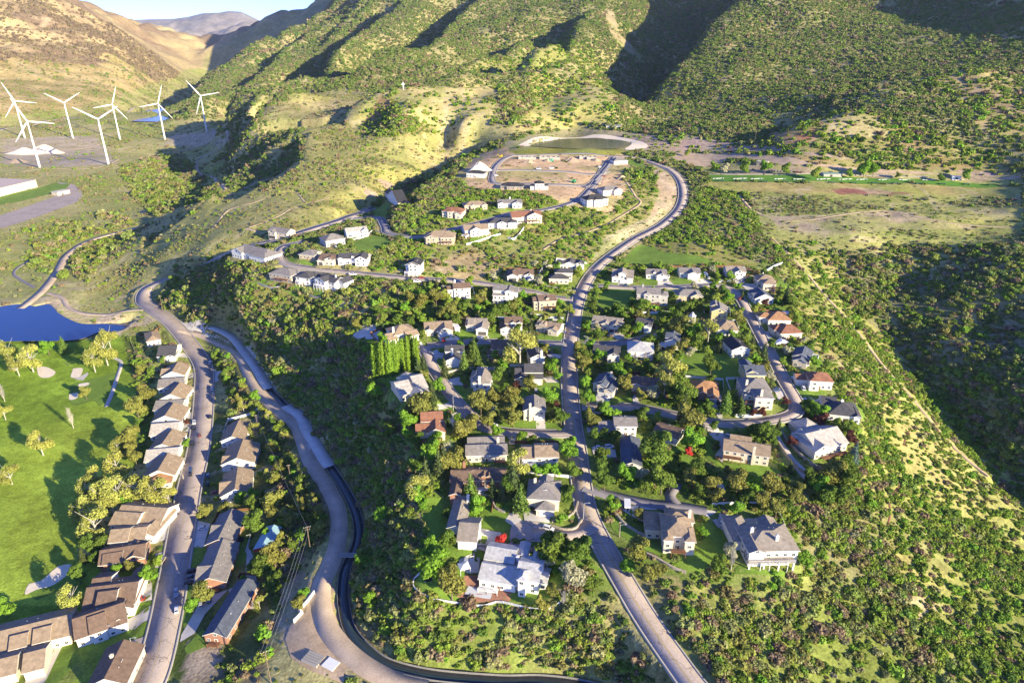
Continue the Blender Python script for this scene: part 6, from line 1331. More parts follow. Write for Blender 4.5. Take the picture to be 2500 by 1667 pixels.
def build_scrub():
    rng = np.random.default_rng(3)
    blk = BLK.copy()
    for P2 in BLKPOLY:
        xs = [q[0] for q in P2]; ys = [q[1] for q in P2]
        i0, i1 = np.searchsorted(GX, min(xs)), np.searchsorted(GX, max(xs)); j0, j1 = np.searchsorted(GY, min(ys)), np.searchsorted(GY, max(ys))
        blk[j0:j1, i0:i1] |= pip(XX[j0:j1, i0:i1], YY[j0:j1, i0:i1], P2)
    def samp(A_, x, y):
        i = np.clip(np.round(np.interp(x, GX, np.arange(len(GX)))).astype(int), 0, len(GX) - 1); j = np.clip(np.round(np.interp(y, GY, np.arange(len(GY)))).astype(int), 0, len(GY) - 1)
        return A_[j, i]
    NF = [[], [], [], [], []]; SF = [[], [], [], [], []]; FF = [[], [], [], [], []]; SFF = [[], [], [], [], []]
    rings = [(130, 420, 1.2), (420, 760, 1.45), (760, 1050, 2.1), (1050, 1500, 2.6), (1500, 2100, 3.2), (2100, 3000, 4.0), (3000, 4800, 6.0)]
    for a, b, r in rings:
        area = .5 * 1.72 * (b * b - a * a); n = int(area / (r * r * (1.1 if r < 2.5 else .85)))
        th = rng.uniform(-.86, .86, n); rr = np.sqrt(rng.uniform(a * a, b * b, n)); x = rr * np.sin(th); y = rr * np.cos(th)
        d = samp(den, x, y); t = samp(typ, x, y); bk = samp(blk, x, y)
        cl = .5 + .5 * fbm(x, y, 28 if r < 3 else 70, 3, 41)
        pr = np.clip(d * (.60 + 1.0 * smooth(.38, .60, cl)), 0, 1)
        near = r < 2
        e_ = r; sx_ = (hs(x + e_, y) - hs(x - e_, y)) / 2 / e_; sy_ = (hs(x, y + e_) - hs(x, y - e_)) / 2 / e_; sf_ = np.sqrt(1 + sx_ ** 2 + sy_ ** 2)
        ok = (rng.uniform(0, 1, n) < pr * np.clip(sf_, 1, 2.2) * (.66 if near else .46)) & ~bk
        x, y, t = x[ok], y[ok], t[ok]; z = hs(x, y)
        px, py, pd = project(x, y, z); v = (px > -120) & (px < 2620) & (py > -60) & (py < 1800)
        x, y, z, t = x[v], y[v], z[v], t[v]
        s = r * (.92 if r < 2.5 else .80) * np.clip(rng.lognormal(0, .45, len(x)), .3, 2.6) * np.where(t == 3, .62, 1.0) * np.where(t == 0, 1.25, 1.0)
        P_ = np.c_[x, y, z - .15 * s]
        # a share of every zone is another plant
        u = rng.uniform(0, 1, len(x)); mix = t.copy()
        mix[(t == 0) & (u < .13)] = 4; mix[(t == 0) & (u > .82)] = 1; mix[(t == 0) & (u > .13) & (u < .2)] = 3; mix[(t == 1) & (u < .20)] = 0; mix[(t == 1) & (u > .90)] = 4
        mix[(t == 2) & (u < .12)] = 4; mix[(t == 3) & (u < .25)] = 1; mix[(t == 3) & (u > .8)] = 4
        for k in range(5):
            m = mix == k
            (NF if near else FF)[k].append(P_[m]); (SF if near else SFF)[k].append(s[m])
    nm = ['oak_scrub', 'green_scrub', 'mountain_forest', 'sagebrush', 'bare_scrub']
    lb = ['olive and brown oak brush covering the slopes', 'fresh green brush on banks and slopes', 'dark green forest and brush on the mountainsides', 'low pale sagebrush dotted over dry meadows', 'leafless grey-brown brush on shaded slopes']
    mk = ['oak', 'green', 'forest', 'sage', 'brown']; r2 = np.random.default_rng(9); tot = 0
    for k in range(5):
        a = np.vstack(NF[k]); s = np.concatenate(SF[k]); tot += len(a)
        scatter(nm[k], lb[k] + ' near the houses', a, s, [proto_bush('form', r2, 230, .15, M[mk[k]], 6) for _ in range(5)], k)
        a = np.vstack(FF[k]); s = np.concatenate(SFF[k]); tot += len(a)
        scatter(nm[k], lb[k] + ' further away', a, s, [proto_bush('form', r2, 62, .26, M[mk[k]], 3, 1.1) for _ in range(4)], k + 10)
    print('scrub plants', tot)
# ---------------------------------------------------------------- vehicles, turbines, lamps, fences and the rest
def car_data(kind):
    m = MB(); g = MB()
    L_, W_, H1, H2, c0, c1 = dict(sedan=(4.7, 1.85, .82, 1.42, -1.5, 1.0), suv=(4.9, 1.95, .98, 1.78, -2.25, 1.05), pickup=(5.7, 2.0, .98, 1.85, -.6, 1.3), van=(5.4, 2.05, 1.05, 2.1, -2.5, 1.5))[kind]
    l = L_ / 2; w_ = W_ / 2
    def ring(x, w0, z0, z1, ins=.06): return [(x, -w0, z0), (x, w0, z0), (x, w0, (z0 + z1) / 2), (x, w0 - ins, z1), (x, -w0 + ins, z1), (x, -w0, (z0 + z1) / 2)]
    hd = H1 - (.12 if kind != 'van' else 0)
    m.loft([ring(-l, w_ * .86, .38, H1 - .14), ring(-l + .18, w_ * .97, .27, H1), ring(-l * .3, w_, .24, H1), ring(l * .35, w_, .24, H1), ring(l - .35, w_ * .97, .26, hd - .06), ring(l, w_ * .82, .38, hd - .22)])
    m.loft([[(c0 - .28, -w_ + .1, H1 - .02), (c0 - .28, w_ - .1, H1 - .02), (c0 + .12, w_ - .26, H2 - .04), (c0 + .12, -w_ + .26, H2 - .04)], [(c0 + .45, -w_ + .08, H1 - .02), (c0 + .45, w_ - .08, H1 - .02), (c0 + .45, w_ - .24, H2), (c0 + .45, -w_ + .24, H2)],
            [(c1 - .35, -w_ + .08, H1 - .02), (c1 - .35, w_ - .08, H1 - .02), (c1 - .55, w_ - .24, H2), (c1 - .55, -w_ + .24, H2)], [(c1 + .25, -w_ + .1, H1 - .02), (c1 + .25, w_ - .1, H1 - .02), (c1 - .35, w_ - .26, H2 - .05), (c1 - .35, -w_ + .26, H2 - .05)]])
    if kind == 'pickup': m.box(-l + .1, c0 - .4, -w_ + .02, -w_ + .12, H1, H1 + .28); m.box(-l + .1, c0 - .4, w_ - .12, w_ - .02, H1, H1 + .28); m.box(-l + .04, -l + .12, -w_ + .03, w_ - .03, H1, H1 + .28)
    body = m.build('body', M['paint'], sm=False, link=False).data
    a = H1 + .03; b = H2 - .07
    g.add([(c1 + .24, -w_ + .2, a), (c1 + .24, w_ - .2, a), (c1 - .3, w_ - .33, b), (c1 - .3, -w_ + .33, b)], [(0, 1, 2, 3)])
    g.add([(c0 - .28, -w_ + .2, a), (c0 - .28, w_ - .2, a), (c0 + .09, w_ - .33, b), (c0 + .09, -w_ + .33, b)], [(3, 2, 1, 0)])
    for s in (-1, 1): g.add([(c0 + .1, s * (w_ - .085), a), (c1 - .05, s * (w_ - .085), a), (c1 - .45, s * (w_ - .225), b), (c0 + .35, s * (w_ - .225), b)], [(0, 1, 2, 3) if s < 0 else (3, 2, 1, 0)])
    for i, v in enumerate(g.v): g.v[i] = (v[0] * 1.015, v[1] * 1.02, v[2] + .015)
    glass = g.build('window', M['glass'], link=False).data
    wm = MB(); wm.tube((0, -.12, 0), (0, .12, 0), .34, n=12); wm.tube((0, -.13, 0), (0, .13, 0), .19, n=8, m=1)
    wh = wm.build('wheel', [M['rubber'], M['metal']], link=False).data
    return body, glass, wh, L_, W_
CD = {}
def vehicle(t, x1, y1, x2, y2, kind, colr, label, cat='car', name='parked_car', group='cars parked by the houses'):
    if kind not in CD: CD[kind] = car_data(kind)
    body, glass, wh, L_, W_ = CD[kind]
    a = at(*tp(t, x1, y1)); b = at(*tp(t, x2, y2)); cx, cy = (a[0] + b[0]) / 2, (a[1] + b[1]) / 2
    rz = math.atan2(b[1] - a[1], b[0] - a[0]); z = float(hs(cx, cy)) + ROADLIFT(cx, cy)
    root = empty(name, (cx, cy, z), rz); tag(root, label, cat, group)
    o = link_obj('body', body, root); o.color = (*colr, 1); link_obj('window', glass, root)
    for sx in (-1, 1):
        for sy in (-1, 1): link_obj('wheel', wh, root, (sx * L_ * .31, sy * (W_ / 2 - .08), .34))
    return root
def ROADLIFT(x, y):
    for nm, mt, wd, pw, p, z in RW:
        d = np.hypot(p[:, 0] - x, p[:, 1] - y); k = int(d.argmin())
        if d[k] < wd / 2: return float(z[k] - hs(x, y)) + .06
    return .2
WHT, SIL, BLK_, RED, BLU, GRY, TANC = (.8, .8, .8), (.45, .47, .5), (.02, .02, .025), (.35, .03, .02), (.04, .08, .2), (.15, .16, .17), (.4, .35, .25)
CARS = """M:1207,990,1207,925 pickup S|white pickup with open bed standing on the left street, upper of two
M:1210,1100,1208,1050 sedan W|white car on the left street, below the pickup
M:1365,520,1412,510 sedan W|white car beside the grey-roofed brick duplex
M:1285,820,1352,800 suv K|black car, upper of three beside the shaded brick duplex
M:1278,855,1335,840 sedan G|dark grey car, middle of three beside the shaded brick duplex
M:1270,890,1330,880 sedan K|black car, lowest of three beside the shaded brick duplex
M:1430,1025,1435,980 suv K|black car in the forked drive near the slate-roofed building
M:1373,1065,1375,1015 sedan S|silver car next to the bright round tree on the forked drive
M:930,1005,1000,985 suv R|red car on the townhouse driveway beside the street
M:1100,755,1125,715 suv T|cream van parked at the kerb below the oval lawn
M:1303,140,1306,95 suv L|dark blue car at the kerb above the tree shadows
M:1303,165,1302,130 sedan K|black car right behind the dark blue kerb car
M:1420,170,1425,140 sedan L|dark car in front of the southern tan duplex, upper
M:1420,225,1423,195 sedan K|black car in front of the southern tan duplex, lower
M:1450,280,1495,265 sedan B|red-brown car parked nose-in below the southern tan duplex
L:1255,1262,1305,1252 sedan W|white car on the driveway beside the pale duplex
L:1240,1305,1282,1298 sedan W|small white car on the driveway above the dark red shrub
L:1330,1372,1328,1335 pickup W|white pickup at the left kerb below the red shrub
L:1322,1405,1322,1375 sedan K|black car close behind the white pickup
L:1370,1458,1360,1425 sedan B|red car driving down the middle of the left street
L:1316,1508,1314,1475 sedan K|black car at the left kerb below the red car
L:1450,1140,1448,1110 sedan W|white car in the tree shade on the right kerb
L:1438,1330,1440,1300 sedan K|dark car at the right kerb across from the white pickup
L:1432,955,1450,935 suv W|white van tucked beside the scrub at the street bend
L:1195,890,1240,885 suv W|white vehicle beside the charcoal-roofed house drive
F:1500,655,1566,675 suv W|white car parked on the edge of the cul-de-sac
F:1405,510,1435,550 sedan K|black car left of two in front of the twin garage
F:1490,515,1525,545 sedan K|black car under the garage porch, right of two
F:995,395,1045,378 sedan W|white car behind the two young spruces
E:252,235,292,215 sedan W|white car on the angled driveway of the grey-gabled house
E:1172,515,1212,540 suv W|white car on the long drive above the brown-roofed house
E:1131,1205,1134,1160 sedan W|white car on the wide pale concrete drive between the mansions
E:520,1120,518,1070 suv L|blue car on the drive left of the clustered-roof mansion
E:378,1075,375,1030 pickup K|black pickup parked next to the white trailer
E:165,612,218,608 sedan W|white car nearest the main road beside the slate gable house
E:245,608,300,604 suv W|white car nearer the slate gable house
E:1655,85,1700,75 sedan W|white car beside the brown-roofed side-garage house
E:1525,160,1580,152 sedan K|black car, upper of two by the cream hip-roofed house
E:1525,182,1578,172 suv L|dark blue car, lower of two by the cream hip-roofed house
E:1062,270,1070,235 suv K|black car left on the drive of the brick house
E:1108,285,1100,245 suv K|black car, right side of the brick house drive, upper
E:1128,320,1118,285 sedan K|black car, right side of the brick house drive, lower
A:1355,1335,1430,1340 sedan W|white car on the lane under the olive trees
A:1568,1495,1570,1450 sedan G|silver-blue car on the drive right of the double-roofed house
A:2025,435,2075,445 sedan W|white car beside the lane corner house
A:1265,420,1300,440 pickup K|black pickup reversing out of the open garage
A:1900,820,1965,825 pickup K|black pickup in the shaded drive under small trees
A:1900,640,1945,638 suv K|dark car beside the white gabled house on the main road
D:885,345,905,325 suv W|white car on the driveway second from the main road
D:903,320,915,285 pickup W|white camper beside the second house of the lane
D:1290,340,1302,300 sedan W|white car beside the boat on the lane
D:1380,358,1445,350 pickup W|white car on the lane near the east bend
D:1470,352,1510,348 sedan S|silver car at the lane's east bend
D:1550,330,1575,315 sedan K|black car by the twin-gabled house
D:1535,610,1540,560 suv K|black van at the kerb below the east bend
D:1582,525,1608,510 sedan R|red car at the kerb across the east street
D:2190,1160,2250,1150 sedan W|white car in front of the cream blue-gabled house
D:2095,1280,2150,1270 sedan W|white car in front of the side-garage wing
B:1000,750,1050,755 pickup W|white pickup on the side street below the gabled white house
B:1605,820,1680,822 pickup W|white pickup on the side street near the tall white house
B:1655,785,1710,788 sedan R|red car at the foot of the tall white house's drive
B:1530,755,1575,740 sedan W|white car beside the steps of the tall white house
B:1165,120,1225,118 suv K|black van near the dark-roofed gully house
B:860,285,920,262 pickup G|grey pickup on the shaded road above the modern house
C:600,1358,655,1355 suv K|black car on the side street by small spruces
C:770,1360,790,1335 sedan W|white car in front of the dark double garage
C:620,355,650,350 sedan W|white car at the west end of the dirt lots
C:1640,330,1690,325 suv G|grey car at the plateau junction
C:1640,360,1690,358 sedan R|red car beside the excavated mound
C:1600,275,1640,268 van W|white truck parked at the plateau junction
C:1000,290,1080,290 van W|white trailer on the plateau's middle street, left
C:1130,285,1195,285 van W|white trailer on the plateau's middle street, right"""
CCOL = dict(W=WHT, S=SIL, K=BLK_, R=RED, L=BLU, G=GRY, T=TANC, B=(.25, .06, .04))
def build_cars():
    for ln in CARS.splitlines():
        a, lb = ln.split('|'); p, kd, cc = a.split(' '); t, q = p.split(':'); q = [float(v) for v in q.split(',')]
        nm = {'pickup': 'parked_pickup', 'van': 'parked_van'}.get(kd, 'parked_car')
        vehicle(t, *q, kd, CCOL[cc], lb, {'pickup': 'pickup', 'van': 'van'}.get(kd, 'car'), nm)
    # rows of cars at the range and by the pond
    def row(t, x0, y0, x1, y1, n, txt, rot):
        rnd = random.Random(int(x0))
        for i in range(n):
            x = x0 + (x1 - x0) * i / (n - 1); y = y0 + (y1 - y0) * i / (n - 1); a = at(*tp(t, x, y))
            c_ = rnd.choice(['K', 'W', 'S', 'G', 'L', 'R', 'K'])
            if 'sedan' not in CD: CD['sedan'] = car_data('sedan')
            body, glass, wh, L_, W_ = CD['sedan']
            root = empty('parked_car', (a[0], a[1], a[2] + .1), rot)
            nth = ['leftmost', 'second', 'third', 'fourth', 'fifth', 'sixth', 'seventh', 'eighth', 'ninth', 'tenth', 'eleventh', 'twelfth'][i]
            cn = dict(K='black', W='white', S='silver', G='grey', L='dark blue', R='red')[c_]
            tag(root, f'{cn} car, {nth} from the left in the row {txt}', 'car', 'cars ' + txt)
            o = link_obj('body', body, root); o.color = (*CCOL[c_], 1); link_obj('window', glass, root)
            for sx in (-1, 1):
                for sy in (-1, 1): link_obj('wheel', wh, root, (sx * L_ * .31, sy * (W_ / 2 - .08), .34))
    row('O', 1985, 1060, 2170, 1052, 10, 'below the pond corner', R(80))
    row('P', 610, 1172, 800, 1180, 10, 'behind the range lawn', R(85))
    row('O', 1695, 870, 1810, 858, 9, 'above the pond', R(75))
TURB = [(170, 945, 108, 745, 112, 'far left wind turbine, its tower partly crossed by the nearer one'), (272, 1146, 205, 925, 112, 'nearest wind turbine on the left, in front of pale gravel heaps'),
        (500, 950, 450, 748, 29, 'wind turbine third from the left, standing before green trees'), (743, 1128, 685, 875, 29, 'nearest central wind turbine with its blades in a wide V'),
        (822, 960, 777, 750, 68, 'wind turbine behind and right of the central one'), (1128, 955, 1088, 755, 68, 'wind turbine in front of the small pond'), (1414, 905, 1386, 702, 8, 'rightmost wind turbine beside the dark slope')]
def turbines():
    tm = MB()
    rings = []
    for i in range(9):
        z = 80 * i / 8; r = 2.2 - 1.0 * i / 8; rings.append([(r * math.cos(k * math.pi / 8), r * math.sin(k * math.pi / 8), z - (2 if i == 0 else 0)) for k in range(16)])
    tm.loft(rings); tw = tm.build('tower', M['white'], sm=True, link=False).data
    nm = MB(); nm.loft([[(s * .8, y, 81.2 + c * .9) for s, c in ((-1, -1), (1, -1), (1, 1), (-1, 1))] for y in (-2.6,)] + [[(s * 1.6, y, 81.4 + c * 1.7) for s, c in ((-1, -1), (1, -1), (1, 1), (-1, 1))] for y in (-1.5, 5)] + [[(s * 1.1, 7, 81.4 + c * 1.3) for s, c in ((-1, -1), (1, -1), (1, 1), (-1, 1))]])
    na = nm.build('nacelle', M['white'], link=False).data
    hm = MB(); hm.loft([[(r * math.cos(k * math.pi / 6), y, r * math.sin(k * math.pi / 6)) for k in range(12)] for y, r in ((-4.6, .2), (-4.2, 1.0), (-3.4, 1.5), (-2.5, 1.5))]); hu = hm.build('hub', M['white'], sm=True, link=False).data
    bm = MB(); rg = []
    for s, c, th, tw_ in ((.8, 1.4, 1.3, 0), (3, 1.9, 1.1, .5), (8, 3.4, .8, .35), (16, 2.8, .6, .22), (26, 2.1, .42, .12), (36, 1.4, .28, .05), (42, .9, .18, 0), (44, .25, .08, 0)):
        rg.append([(c * .5 * math.cos(k * math.pi / 5) * math.cos(tw_), -3.4 + c * .5 * math.cos(k * math.pi / 5) * math.sin(tw_) + th * .5 * math.sin(k * math.pi / 5), s) for k in range(10)])
    bm.loft(rg); bd = bm.build('blade', M['white'], sm=True, link=False).data
    for bx, by, hx, hy, ang_, lb in TURB:
        x, y, z = at(*tp('N', bx, by)); root = empty('wind_turbine', (x, y, z), math.atan2(x, y) * -1 * .9); root.scale = (.98, .98, 1.03)
        tag(root, 'white three-bladed ' + lb if len(lb.split()) < 14 else lb, 'wind turbine', 'wind turbines in the valley')
        link_obj('tower', tw, root); nc = link_obj('nacelle', na, root); h_ = link_obj('hub', hu, root, (0, 0, 81.4))
        for k in range(3): o = link_obj('blade', bd, root, (0, 0, 81.4)); o.rotation_euler = (0, R(90 - ang_ + 120 * k), 0)
def lamp_post(t, x, y, label, h=8.5, side=1):
    a = at(*tp(t, x, y)); root = empty('street_lamp', (a[0], a[1], a[2] + .1), 0 if side > 0 else math.pi)
    tag(root, label, 'street lamp', 'street lamps')
    m = MB(); m.tube((0, 0, -.4), (0, 0, h), .16, .09, 8); m.tube((0, 0, h), (1.9, 0, h + .45), .08, .06, 6); m.build('pole', M['metal'], root)
    MB().loft([[(x_, w_, z_) for w_, z_ in ((-.18, h + .35), (.18, h + .35), (.14, h + .52), (-.14, h + .52))] for x_ in (1.8, 2.6)]).build('lamp_head', M['metal'], root)
LAMPS = [('F', 1800, 590, 'street lamp on the left side of the main road above the cul-de-sac mouth', 1), ('A', 1008, 1185, 'street lamp on the bluff lane near the pale hedge', 1), ('A', 2040, 620, 'street lamp at the shaded lane mouth by the red shrub', 1),
         ('D', 1775, 800, 'street lamp on the east street before the dark lawn', -1), ('A', 2290, 600, 'street lamp right of the main road opposite the shaded lane', -1), ('E', 352, 1285, 'plain lamp post on the lawn right of the main road', 1), ('T', 300, -10, '', 1), ('M', 735, 1255, 'short lamp post on the big corner lawn', 1), ('M', 920, 1370, 'lamp post at the street corner with a long shadow', 1)]
def pole(t, x, y, label, h=13, arm=1.4, rz=0.3):
    a = at(*tp(t, x, y)); root = empty('power_pole', (a[0], a[1], a[2]), rz); tag(root, label, 'power pole', 'wooden power poles')
    MB().tube((0, 0, -.5), (0, 0, h), .24, .15, 8).build('pole', M['bark'], root)
    m = MB(); m.box(-arm, arm, -.08, .08, h - .8, h - .6); m.box(-arm * .8, arm * .8, -.08, .08, h - 2, h - 1.8); m.build('crossarm', M['bark'], root)
    m = MB()
    for i in (-1, -.35, .35, 1): m.tube((arm * i * .92, 0, h - .6), (arm * i * .92, 0, h - .3), .07, n=6)
    m.build('insulator', M['white'], root); return (a[0], a[1], a[2] + h - .4)
def wire(p, q, off, label):
    pts_ = []; n = 14
    d = Vector(q) - Vector(p); s = Vector((-d.y, d.x, 0)).normalized() * off
    m = MB(); prev = None
    for i in range(n + 1):
        t = i / n; c = Vector(p) + d * t + s + Vector((0, 0, -1.6 * 4 * t * (1 - t)))
        if prev is not None: m.tube(prev, c, .028, n=4)
        prev = c
    o = m.build('power_line', M['metal']); tag(o, label, 'power line', 'power lines between the poles')
def fence(name, t, s, h, th, mt, label, cat, sp=True, posts=0):
    p = np.array(poly_world(t, s)); p = spline(p, 1.5) if sp else np.vstack([np.linspace(p[i], p[i + 1], max(2, int(np.hypot(*(p[i + 1] - p[i])) / 1.5)), endpoint=False) for i in range(len(p) - 1)] + [p[-1:]])
    d = np.gradient(p, axis=0); d /= np.hypot(d[:, 0], d[:, 1])[:, None]; nr = np.stack([-d[:, 1], d[:, 0]], 1) * th / 2
    z = runmean(hs(p[:, 0], p[:, 1]), 2); n = len(p)
    rg = [[(p[i, 0] + nr[i, 0] * a, p[i, 1] + nr[i, 1] * a, z[i] + b) for a, b in ((-1, -1.2), (1, -1.2), (1, h), (-1, h))] for i in range(n)]
    if not posts:
        o = MB().loft(rg).build(name, M[mt]); tag(o, label, cat); return o
    root = empty(name, (float(p[0, 0]), float(p[0, 1]), float(z[0]))); tag(root, label, cat)
    off = Vector(root.location); m = MB()
    for b0, b1 in ((.25, .42), (.65, .82), (1.05, 1.22)):
        m.loft([[(p[i, 0] + nr[i, 0] * a - off.x, p[i, 1] + nr[i, 1] * a - off.y, z[i] + b - off.z) for a, b in ((-1, b0), (1, b0), (1, b1), (-1, b1))] for i in range(n)])
    m.build('rail', M[mt], root)
    pm = MB().box(-.09, .09, -.09, .09, -.4, h + .1).build('post', M[mt], link=False).data
    for i in range(0, n, 2): link_obj('post', pm, root, (p[i, 0] - off.x, p[i, 1] - off.y, z[i] - off.z))
WALLS = """wall kerb 1.5 .5 A:950,830 1060,805 1180,790 1350,795|white garden wall behind the tower-walled house
wall white 1.6 .3 F:1345,235 1500,255 1620,262 1720,275|white wall behind the cream house above the circle
wall white 1.6 .3 D:620,650 800,650 960,640 1045,628|long white fence below the big grey three-storey house
wall white 1.6 .3 D:1810,272 1900,215 2000,175|white fence climbing the slope rim behind the cream house
wall kerb 1.4 .5 D:1600,350 1680,310 1750,290|pale retaining wall beside the lane's east bend
wall kerb 1.4 .5 D:1585,430 1660,435 1745,440|pale retaining wall below the cream rim house
wall white 1.5 .3 A:1740,270 1900,295 2060,310|white wall above the tan-roofed house at the lane corner
wall stone 1.6 .7 E:1550,480 1560,560 1640,680 1720,770 1800,820|inner curved stone retaining wall beside the pale-roofed house
wall stone 1.6 .7 E:1590,480 1650,580 1760,690 1860,760 1940,775|outer curved stone retaining wall beside the pale-roofed house
wall white 1.8 .4 E:1240,370 1340,372 1445,365|white wall on the bend below the cream hip-roofed house
wall stone 1.2 .8 E:310,1100 400,1200 500,1265 560,1290|stone edging wall along the lawn of the clustered-roof mansion
wall stone 1.2 .8 E:560,1420 640,1460 760,1530 860,1568|stone edging wall below the clustered-roof mansion's lawn
wall stone 1.2 .6 F:1560,610 1660,590 1730,540 1760,460|upper curved stone terrace right of the cul-de-sac house
wall stone 1.2 .6 F:1550,640 1650,675 1740,660 1790,600|lower curved stone terrace right of the cul-de-sac house
wall kerb 1.3 .5 F:860,790 930,812 1050,800 1180,770|pale kerb wall around the drive below the long gable house
wall stone 1.3 .6 F:1010,400 1090,430 1130,510 1200,540|curved stone path wall on the lawn west of the circle
wall white 1.4 .4 B:1020,425 1120,395 1210,335|white retaining wall curving below the modern house
wall kerb 1.2 .5 B:110,825 180,860 280,880 350,850|pale wall around the putting-green lawn of the stone house
wall kerb 1.4 .5 B:600,895 590,940 640,965 720,975|pale wall around the lawn below the tall-porch house
wall kerb 1.4 .5 B:545,1020 580,1045 620,1070|lower white terrace wall on the bluff below the three houses
wall white 1.5 .4 C:345,1015 470,980 620,930 715,905|white wall below the fenced lawn of the tan-roofed house
wall white 1.6 .5 C:745,950 800,965 860,910 900,850|white curved terrace wall beneath the charcoal-roofed house
wall kerb 1.8 .6 C:1000,1380 1030,1330 1080,1240 1150,1220 1230,1235|tall pale retaining wall curving round the modern cream house
wall stone 1.2 .8 C:1000,1400 1150,1420 1300,1450 1390,1460|low rock wall between the side street and the modern cream house
wall kerb 1.2 .6 B:1240,335 1330,375 1500,390 1700,395|rock wall along the gully road above the green slope
wall white 1.8 .5 M:2045,1085 2100,1020 2150,955|upper pale concrete wall at the canal yard
wall white 1.8 .5 M:2008,1160 2040,1125 2070,1090|lower pale concrete wall at the canal yard
wall kerb .9 .5 P:150,1192 700,1195 1200,1200 1700,1215|low white edge wall behind the range lawn
fence white 1.25 .12 F:505,1130 495,1080 520,1020 570,990|
wall stone 1.0 .8 B:1030,1290 1100,1250 1210,1240 1290,1235|pale garden wall round the terraced patio on the knoll"""
def prism(name, t, x1, y1, x2, y2, depth, h, mt, label, cat, roof=None, rc=(.5, .5, .5), wc=(.6, .6, .6), pitch=.35):
    a = at(*tp(t, x1, y1), h); b = at(*tp(t, x2, y2), h); W_ = math.dist(a[:2], b[:2]); rz = math.atan2(b[1] - a[1], b[0] - a[0])
    z = float(hs((a[0] + b[0]) / 2, (a[1] + b[1]) / 2)); root = empty(name, (a[0], a[1], z), rz); tag(root, label, cat)
    m = MB(); m.box(0, W_, 0, depth, -2, h)
    r = MB()
    if roof in 'xy':
        kd, c, zt = roof_block(r, 0, W_, 0, depth, h, roof, pitch, .3, .12)
        if kd == 'x': m.add([(0, 0, h), (0, depth, h), (0, c, zt), (W_, 0, h), (W_, depth, h), (W_, c, zt)], [(0, 2, 1), (3, 4, 5)])
        else: m.add([(0, 0, h), (W_, 0, h), (c, 0, zt), (0, depth, h), (W_, depth, h), (c, depth, zt)], [(0, 1, 2), (3, 5, 4)])
    elif roof == 'h': roof_block(r, 0, W_, 0, depth, h, 'h', pitch, .3, .12)
    else: r.box(-.4, W_ + .4, -.4, depth + .4, h + .01, h + .5)
    o = m.build('wall', M['lit'], root); o.color = (*wc, 1)
    o = r.build('roof', [M['lit'], M['trim']], root); o.color = (*rc, 1)
    m = MB(); m.box(W_ * .35, W_ * .35 + min(2.4, W_ * .4), -.08, .06, 0, min(2.4, h * .8)); m.build('door', M['dgarage'], root)
    return root, W_
def mound(t, x, y, r, h, col_, label, seed):
    a = at(*tp(t, x, y)); rng = np.random.default_rng(seed); V_ = []; F_ = []; nr, ns = 9, 28
    for j in range(nr):
        f = j / (nr - 1)
        for i in range(ns):
            an = i * 6.283 / ns; rr = r * (1 - f) * (1 + .22 * math.sin(an * 2 + seed) + .1 * math.sin(an * 5 + seed * 2)) + .05
            x_, y_ = a[0] + rr * math.cos(an), a[1] + rr * .75 * math.sin(an)
            V_.append((x_, y_, float(hs(x_, y_)) - .4 + h * smooth(0, 1, np.array(f)).item() * (1 + .1 * math.sin(an * 3)) + rng.normal() * .12))
    for j in range(nr - 1):
        for i in range(ns): F_.append((j * ns + i, j * ns + (i + 1) % ns, (j + 1) * ns + (i + 1) % ns, (j + 1) * ns + i))
    o = mesh_obj('dirt_pile', V_, F_, M[col_], True); tag(o, label, 'dirt pile', 'piles of soil and gravel'); return o
def flat(name, t, s, mt, label, cat, dz=.25):
    o = drape(name, poly_world(t, s), mt, dz); del o['kind']; tag(o, label, cat); return o
